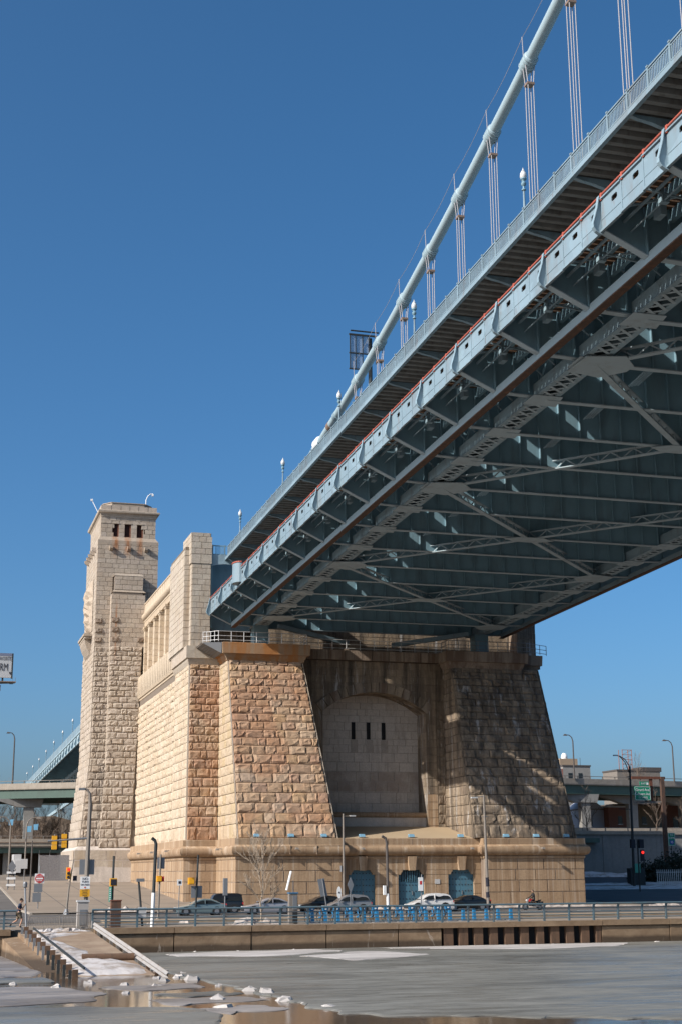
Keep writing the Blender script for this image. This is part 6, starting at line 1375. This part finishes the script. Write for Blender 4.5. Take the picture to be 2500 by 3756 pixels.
# billboard
BB = wthing('billboard', 'white billboard reading FAVORITE and RM cut by the left picture edge', 'billboard', (6, 250, 3.3))
MB().box(1.5, 13.72, 250, 250.5, 36.0, 40.2).build('panel', MT['white_rail'], BB); MB().box(13.6, 13.85, 249.95, 250.5, 35.9, 40.2).build('side_frame', MT['pole_dark'], BB)
MB().box(1.5, 13.72, 249.97, 249.99, 39.75, 40.2).build('top_band', paint('slate_band', (.16,.18,.25), .6), BB)
text('FAVORITE', .95, MT['ink'], BB, (12.33, 249.95, 39.25), sx=.56); text('RM', 1.9, MT['ink'], BB, (12.32, 249.95, 37.72), sx=.55)
MB().prism([(13.2,36.9),(13.45,37.05),(13.55,36.75),(13.4,36.5),(13.3,36.7)], 249.93, 249.96).build('small_logo', MT['ink'], BB)
MB().box(1.5, 14.4, 248.8, 249.9, 35.1, 35.25).build('catwalk', MT['copper'], BB); MB().bar((8, 249.4, 34.8), (14.2, 249.4, 35.1), .3).build('catwalk_beam', MT['pole_grey'], BB)
for x in (11.8, 13.6): MB().box(x-.3, x+.3, 248.6, 248.9, 34.75, 34.95).build('light', MT['pole_dark'], BB)
for x in (13.8, 14.3): MB().tube([(x,249.0,35.2),(x,249.0,36.0)], .03, 5).build('guard_post', MT['grey'], BB)
MB().bar((12.2,250.3,35.2),(12.2,250.3,36.0), .3).build('strut', MT['pole_dark'], BB); MB().tube([(5.5,250.4,3),(5.5,250.4,36)], .6, 10).build('column', MT['pole_grey'], BB); MB().box(11.6, 11.9, 249.2, 249.5, 33.6, 34.6).build('hanging_ladder', MT['pole'], BB)
# approach spans beyond the anchorage
AP = wthing('approach_bridge', 'blue steel approach bridge descending behind the tower', 'bridge', (50, 330, 3.3))
MB().box(30.86, 30.95, 232, 520, 32.36, 34.2).build('side_girder', MT['cable'], AP, sh); MB().box(30.7, 31.0, 232, 520, 32.3, 32.45).build('girder_flange', MT['cable'], AP, sh); MB().box(30.7, 31.0, 232, 520, 34.3, 34.55).build('upper_channel', MT['cable'], AP, sh)
MB().box(30.85, 30.97, 232, 520, 34.7, 36.2).build('parapet', MT['steel'], AP, sh); MB().box(31.1, 69.3, 232, 520, 33.6, 34.4).build('deck', MT['steel_dark'], AP, sh)
for i in range(34):
    y = 300-6.74*8+6.74*i; o = ob('gusset_fin', finm, None, AP); o.location = (30.86, y, 32.36+sh(y))
    MB().hexa([(31,y-.05,32.4),(36.5,y-.05,31.2),(36.5,y+.05,31.2),(31,y+.05,32.4)], [(31,y-.05,33.6),(36.5,y-.05,33.6),(36.5,y+.05,33.6),(31,y+.05,33.6)]).build('floor_bracket', MT['steel_dark'], AP, sh)
zc_ = lambda y: lerp(y, [240, 319, 397, 520], [20, 18.1, 16.35, 13.5])
MB().bar((30.9, 250, zc_(250)), (30.9, 397, zc_(397)), .5, .7).build('bottom_chord', MT['cable'], AP); MB().bar((36, 250, 29.5), (36, 420, 26.3), .6, .8).build('top_chord', MT['steel2'], AP)
for i in range(16):
    y = 300+i*6.5; MB().bar((36.5, y, zc_(y)), (36.5, y, 32.3+sh(y)), .25, .35).build('truss_post', MT['steel_dark'], AP); MB().bar((36.5, y, zc_(y)), (36.5, y+6.5, 32.3+sh(y+6.5)), .2, .28).build('truss_diagonal', MT['steel2'], AP)
    MB().bar((31, y, zc_(y)+.4), (69, y, zc_(y)+.4), .35, .35).build('cross_strut', MT['steel2'], AP)
MB().box(30.4, 31.8, 337, 339, 3, 18).build('support_leg', MT['cable'], AP); MB().bar((31.3,337.5,17), (37,337.5,7), .9, .9).build('knee_brace', MT['cable'], AP); MB().box(30.4, 69, 337, 338, 12.5, 13.2).build('support_beam', MT['steel2'], AP)
for i in range(7):
    y = 318+i*22.6; l = dup(lm0, (31.0, y, 36.1+sh(y)), label='approach walkway lamp, %s from the tower' % ordn[i]); l['group'] = 'lamps along the approach bridge'; l.scale = (1, 1, 1)
# ------------------------------------------------------------------ right background
EM = MB().hexa([(74,214.5,1),(320,214.5,1),(320,420,1),(74,420,1)], [(74,214.5,9.0),(320,214.5,9.0),(320,420,9.4),(74,420,9.4)]); tag(EM.build('embankment', MT['ground']), kind='structure')
RW = wthing('retaining_wall', 'long grey concrete retaining wall in shade right of the anchorage', 'wall', (100, 213, 2.5))
for i in range(16): x = 74+i*5.2; MB().box(x+.03, x+5.17, 213+random.uniform(-.02,.02), 214.5, 1.5, 8.9).build('wall_panel', MT['conc_grey'], RW)
MB().box(74, 157, 212.7, 214.6, 8.9, 9.45).build('coping', MT['conc'], RW); MB().box(74, 104, 211.5, 213, 7.6, 8.3).build('pipe_beam', MT['green_girder'], RW)
MB().tube([(74,213.5,9.95),(157,213.5,9.95)], .05, 6).build('rail', MT['pole_grey'], RW)
for i in range(20): MB().box(74+i*4, 74.12+i*4, 213.4, 213.55, 9.4, 9.95).build('rail_post', MT['pole_grey'], RW)
MB().box(74, 157, 236, 236.4, 9.3, 10.6).build('concrete_barrier', MT['conc'], RW)
def house(name, label, x0, x1, y, z0, z1, m, wins, roof, rm, cat='building', depth=8, trim=None):
    t = wthing(name, label, cat, ((x0+x1)/2, y, z0)); MB().box(x0, x1, y, y+depth, z0, z1).build('wall', m, t); MB().box(x0-.15, x1+.15, y-.15, y+depth+.15, z1, z1+roof).build('roof', rm, t)
    for wx, wz, ww, wh in wins:
        w = MB().box(wx-ww/2, wx+ww/2, y-.04, y+.02, wz, wz+wh).build('window', MT['glass'], t); MB().box(wx-ww/2-.1, wx+ww/2+.1, y-.1, y-.03, wz-.15, wz-.02).build('sill', trim or MT['white_rail'], w)
    return t
t = house('far_building', 'flat grey building with red brick end above the right viaduct', 139.2, 146, 300, 9, 26.2, MT['conc_grey'], [(141, 23.5, 1.0, 1.2), (143.5, 23.5, 1.0, 1.2)], .3, MT['pole'])
MB().box(136.5, 139.2, 300, 308, 9, 25.6).build('brick_end', MT['brick'], t); MB().box(139, 143.4, 301, 306, 26.5, 28.0).build('penthouse', MT['tan_wall'], t); MB().lathe([(.7,0),(.75,.5),(.6,1.0),(.3,1.3)], (140.6, 302, 28.0), 12).build('vent_dome', MT['white'], t); MB().tube([(145,303,26.5),(145,303,28.4)], .05, 5).build('aerial', MT['pole_dark'], t)
t = house('far_building', 'dark roof block with lattice tank frame above the right viaduct', 168, 180, 330, 9, 27.5, MT['pole_grey'], [(171, 25, 1, 1.2), (174, 25, 1, 1.2)], .4, MT['pole'])
for x in (170.2, 172.8):
    for y in (331, 333): MB().tube([(x,y,28),(x,y,33)], .1, 5).build('lattice_leg', MT['brick'], t)
for z in (29.2, 30.4, 31.6, 32.8): MB().box(170.2, 172.8, 330.95, 331.05, z, z+.12).build('lattice_ring', MT['brick'], t); MB().bar((170.2,331,z-1.1),(172.8,331,z), .08).build('lattice_brace', MT['brick'], t)
MB().box(175, 181, 331, 336, 27.5, 28.6).build('roof_plant', MT['pole'], t)
house('brick_house', 'red brick house with one dark window seen under the viaduct', 131.0, 135.0, 262, 9, 15.4, MT['brick'], [(133.5, 12.2, .9, 1.5)], .25, MT['white_rail'], 'house')
t = house('white_house', 'blue-white gabled house beside the brick house under the viaduct', 126.4, 131.0, 264, 9, 15.0, paint('white_siding', (.5,.54,.62), .7), [(128, 11.8, .8, 1.2)], .2, MT['pole_grey'], 'house'); MB().prism([(126.2,15.2),(131.2,15.2),(128.7,16.9)], 263.9, 272).build('gable', paint('white_gable', (.55,.58,.65), .7), t); MB().box(127.5, 130.5, 262.8, 263.0, 9.3, 11.4).build('porch_rail', MT['white'], t)
house('tan_building', 'plain tan masonry building behind the right viaduct piers', 136.2, 146.5, 270, 9, 16.2, MT['tan_wall'], [(140, 12.5, 1, 1.4), (143, 12.5, 1, 1.4)], .25, MT['pole'])
house('tan_building', 'long tan warehouse at the right picture edge under the viaduct', 147.5, 172, 275, 9, 16.6, MT['brick'], [(149.5, 12, 1.2, 2), (153, 12, 1.2, 2), (156.5, 12, 1.2, 2)], .3, MT['pole'])
# road signs
SG = wthing('sign_gantry', 'rusty brown gantry with green Girard Ave and Delaware Ave highway sign', 'road sign', (112, 205, 2.3))
MB().box(111.8, 112.4, 204.8, 205.3, 2.2, 17.6).build('post', MT['rust'], SG); MB().box(106.8, 112.6, 204.9, 205.2, 17.2, 17.6).build('top_beam', MT['rusty'], SG); MB().box(109.9, 110.4, 205, 205.3, 13.6, 17.2).build('strut', MT['rusty'], SG); MB().bar((107,205.1,13.6),(112,205.1,13.7), .25).build('lower_beam', MT['pole_grey'], SG)
p_ = MB().box(107.0, 109.75, 204.6, 204.7, 13.9, 16.05).build('sign_panel', MT['green_sign'], SG)
for a, b, c, d in ((107.06,109.69,15.95,16.0),(107.06,109.69,13.95,14.0),(107.06,107.11,13.95,16.0),(109.64,109.69,13.95,16.0)): MB().box(a, b, 204.585, 204.595, c, d).build('border', MT['white'], p_)
text('Girard Ave', .62, MT['white'], p_, (108.35, 204.58, 15.5), sx=.85); text('Delaware Ave', .62, MT['white'], p_, (108.37, 204.58, 14.87), sx=.72); text('1½ MILES', .46, MT['white'], p_, (108.4, 204.58, 14.3), sx=.85)
p_ = MB().box(107.95, 109.55, 204.6, 204.7, 16.15, 16.8).build('exit_tab', MT['green_sign'], SG); text('EXIT', .42, MT['white'], p_, (108.6, 204.58, 16.47)); MB().box(109.1, 109.45, 204.58, 204.59, 16.3, 16.65).build('number_patch', MT['white'], p_)
for x in (107.4, 108.6, 109.6, 111.0): MB().box(x-.15, x+.15, 204.0, 204.3, 13.35, 13.55).build('sign_light', MT['copper'], SG)
t = wthing('route_sign', 'green TO NORTH 95 route sign on a post in the right shade', 'road sign', (112, 203, 2.2)); MB().tube([(112,203.1,2.2),(112,203.1,8.9)], .06, 6).build('post', MT['pole_dark'], t)
p_ = MB().box(111.4, 112.6, 202.9, 202.95, 6.95, 8.9).build('sign_panel', MT['green_sign'], t); text('TO', .4, MT['white'], p_, (112, 202.88, 8.55)); text('NORTH', .34, MT['white'], p_, (112, 202.88, 8.1))
for a, b, c, d in ((111.44,112.56,8.82,8.86),(111.44,112.56,6.99,7.03),(111.44,111.48,6.99,8.86),(112.52,112.56,6.99,8.86)): MB().box(a, b, 202.885, 202.895, c, d).build('border', MT['white'], p_)
MB().prism([(111.65,7.75),(112.35,7.75),(112.4,7.5),(112.25,7.25),(112,7.1),(111.75,7.25),(111.6,7.5)], 202.87, 202.89).build('shield', MT['navy'], p_); text('95', .45, MT['white'], p_, (112, 202.85, 7.47))
t = wthing('highway_lamp', 'tall black lamp pole with slanted twin-rod arm before the green sign', 'street lamp', (93.3, 180, 1)); MB().tube([(93.3,180,1),(93.6,180,17.2)], [.22,.13], 8).build('pole', MT['pole_dark'], t); MB().tube([(93.55,180,16.2),(92.9,180,17.8),(92.1,180,18.6),(91.5,180,18.7)], .06, 6).build('arm', MT['pole_dark'], t); MB().tube([(93.6,180,17.2),(92.9,180,18.2),(92.1,180,18.65)], .06, 6).build('arm', MT['pole_dark'], t); MB().box(91.2, 91.8, 179.85, 180.15, 18.62, 18.78).build('lamp_head', MT['white_rail'], t); MB().bar((93.5,180,11.4),(91.6,180,11.5), .08).build('cross_arm', MT['pole_dark'], t); MB().box(93.4, 94.2, 179.7, 179.75, 3.0, 4.2).build('green_plate', MT['mint'], t)
t = wthing('signal_pole', 'slim black signal post with dark signal heads right of the lamp pole', 'signal', (88.9, 170, .7)); MB().tube([(88.9,170,.7),(88.9,170,7.2)], .1, 8).build('pole', MT['pole_dark'], t)
for x in (88.2, 89.4): MB().box(x-.3, x+.3, 169.8, 170.2, 6.1, 7.2).build('signal_head', MT['ink'], t)
MB().bar((88.0,170,6.6),(89.6,170,6.6), .06).build('bracket', MT['pole_dark'], t)
t = wthing('traffic_signal', 'red stop light glowing in the shade by the dark shrubs', 'traffic light', (100.1, 190, 5.2)); MB().box(99.85, 100.35, 190, 190.3, 4.6, 6.2).build('housing', MT['ink'], t); MB().tube([(100.1,189.98,5.8),(100.1,189.9,5.8)], .2, 12).build('lens', em, t); MB().tube([(100.3,190.15,1.6),(100.3,190.15,4.6)], .07, 6).build('post', MT['pole_dark'], t)
t = wthing('picket_fence', 'pale picket fence among snow in the right shade', 'fence', (101.5, 185, 1.5))
for i in range(22): MB().box(99.5+i*.3, 99.58+i*.3, 185, 185.05, 1.3, 3.4).build('picket', MT['white_rail'], t)
for z in (1.7, 3.0): MB().box(99.4, 106, 185.06, 185.1, z, z+.08).build('rail', MT['white_rail'], t)
MB().box(96.0, 98.2, 186, 187.2, 1.2, 3.6).build('gate_box', MT['pole_dark'], t)
def evergreen(label, x, y, z, rx, ry, rz, n, seed):
    rd = random.Random(seed); t = wthing('evergreen_shrub', label, 'shrub', (x, y, z)); mb = MB()
    for i in range(n):
        a = rd.uniform(0, 6.283); b = math.acos(rd.uniform(-.3, 1)); r_ = rd.uniform(.55, 1.05)*(1+.2*math.sin(3*a+seed)); c = Vector((x+rx*r_*math.sin(b)*math.cos(a), y+ry*r_*math.sin(b)*math.sin(a), z+.5+rz*r_*math.cos(b)))
        u = Vector((rd.uniform(-1,1), rd.uniform(-1,1), rd.uniform(-1,1))).normalized()*.22; v = u.cross(Vector((rd.uniform(-1,1), rd.uniform(-1,1), rd.uniform(-1,1)))).normalized()*.12
        mb.add([c-u, c+v, c+u, c-v], [(0,1,2,3)])
    tag(mb.build('foliage', MT['evergreen'], t, fix=False), kind='stuff'); MB().tube([(x,y,z-.3),(x,y,z+rz*.7)], .1, 6).build('stem', MT['bark_dark'], t); return t
for i, (x, y, rx, rz) in enumerate(((104, 194, 3.4, 2.2), (109, 197, 3.2, 3.4), (113.5, 196, 3.2, 4.2))): evergreen(['low dark evergreen shrub beside the red stop light', 'taller dark evergreen shrub in the middle of the right shade', 'tallest dark evergreen shrub at the right picture edge'][i], x, y, gz(y), rx, 2.5, rz, 2600, i)
for i, (x, y, z, h, sp, lb) in enumerate(((105.5, 219, 9, 6.0, 1.2, 'tangled leafless tree just right of the anchorage'), (121.0, 224, 9, 6.5, .7, 'leafless tree with mossy trunk before the brick house'), (127.5, 226, 9, 5.5, .9, 'leafless shrub-like tree between the viaduct piers'), (118.5, 205, 2.4, 8, .9, 'leafless tree at the right edge beside the route sign'), (133, 222, 9, 7, .9, 'leafless tree at the right picture edge under the viaduct'))):
    bare_tree('bare_tree', lb, (x, y, z), h, sp, 50+i, MT['bark_dark'], 4, 4, .13)
for i, (x, y, h) in enumerate(((14.5, 292, 11), (19.5, 296, 12), (24.5, 300, 11.5), (10.0, 298, 12), (28.5, 308, 11), (16, 262, 8.5), (20.5, 258, 8))):
    bare_tree('bare_tree', 'brown leafless tree behind the left viaduct, %s of the thicket' % ordn[i], (x, y, 3.2), h, 1.0, 70+i, MT['twig'], 4, 5, .14, group='brown thicket behind the viaduct')
for i, (x, y, h) in enumerate(((13.5, 335, 20), (16.5, 338, 18), (10, 334, 22))):
    bare_tree('bare_tree', 'grey leafless treetop showing above the left viaduct, %s from the picture edge' % ordn[i], (x, y, 3.2), h, .8, 90+i, MT['twig'], 4, 5, .16, group='treetops above the viaduct')
bare_tree('bare_tree', 'faint leafless treetop above the right viaduct', (163, 310, 9), 17, .8, 99, MT['twig'], 4, 5, .16)

P = []
rd = random.Random(44)
for i in range(40):
    x = -90+i*3.6; row = []
    for j in range(9):
        row.append((x+rd.uniform(-.6,.6), 312+j*4+rd.uniform(-.8,.8), 3+(11.5+rd.uniform(-1.5,1.5))*math.sin(math.pi*min(1, j/8*1.15)/1.15*.95) if j else 2.5))
    P.append(row)
MT['bank'] = asphalt('brown_scrub', (.075,.055,.04), (.13,.095,.065), .6)
tag(MB().grid(P).build('scrub_bank', MT['bank']), kind='structure')
for i, (x, y, h) in enumerate(((6, 288, 11), (12, 286, 10), (17.5, 288, 11), (22, 287, 10), (26.5, 291, 12), (2, 290, 12), (-4, 292, 12))):
    bare_tree('bare_tree', 'low brown leafless tree fronting the thicket under the viaduct, %s from left' % ordn[i], (x, y, 3.2), h, 1.2, 170+i, MT['twig'], 4, 5, .14, group='front row of the brown thicket')
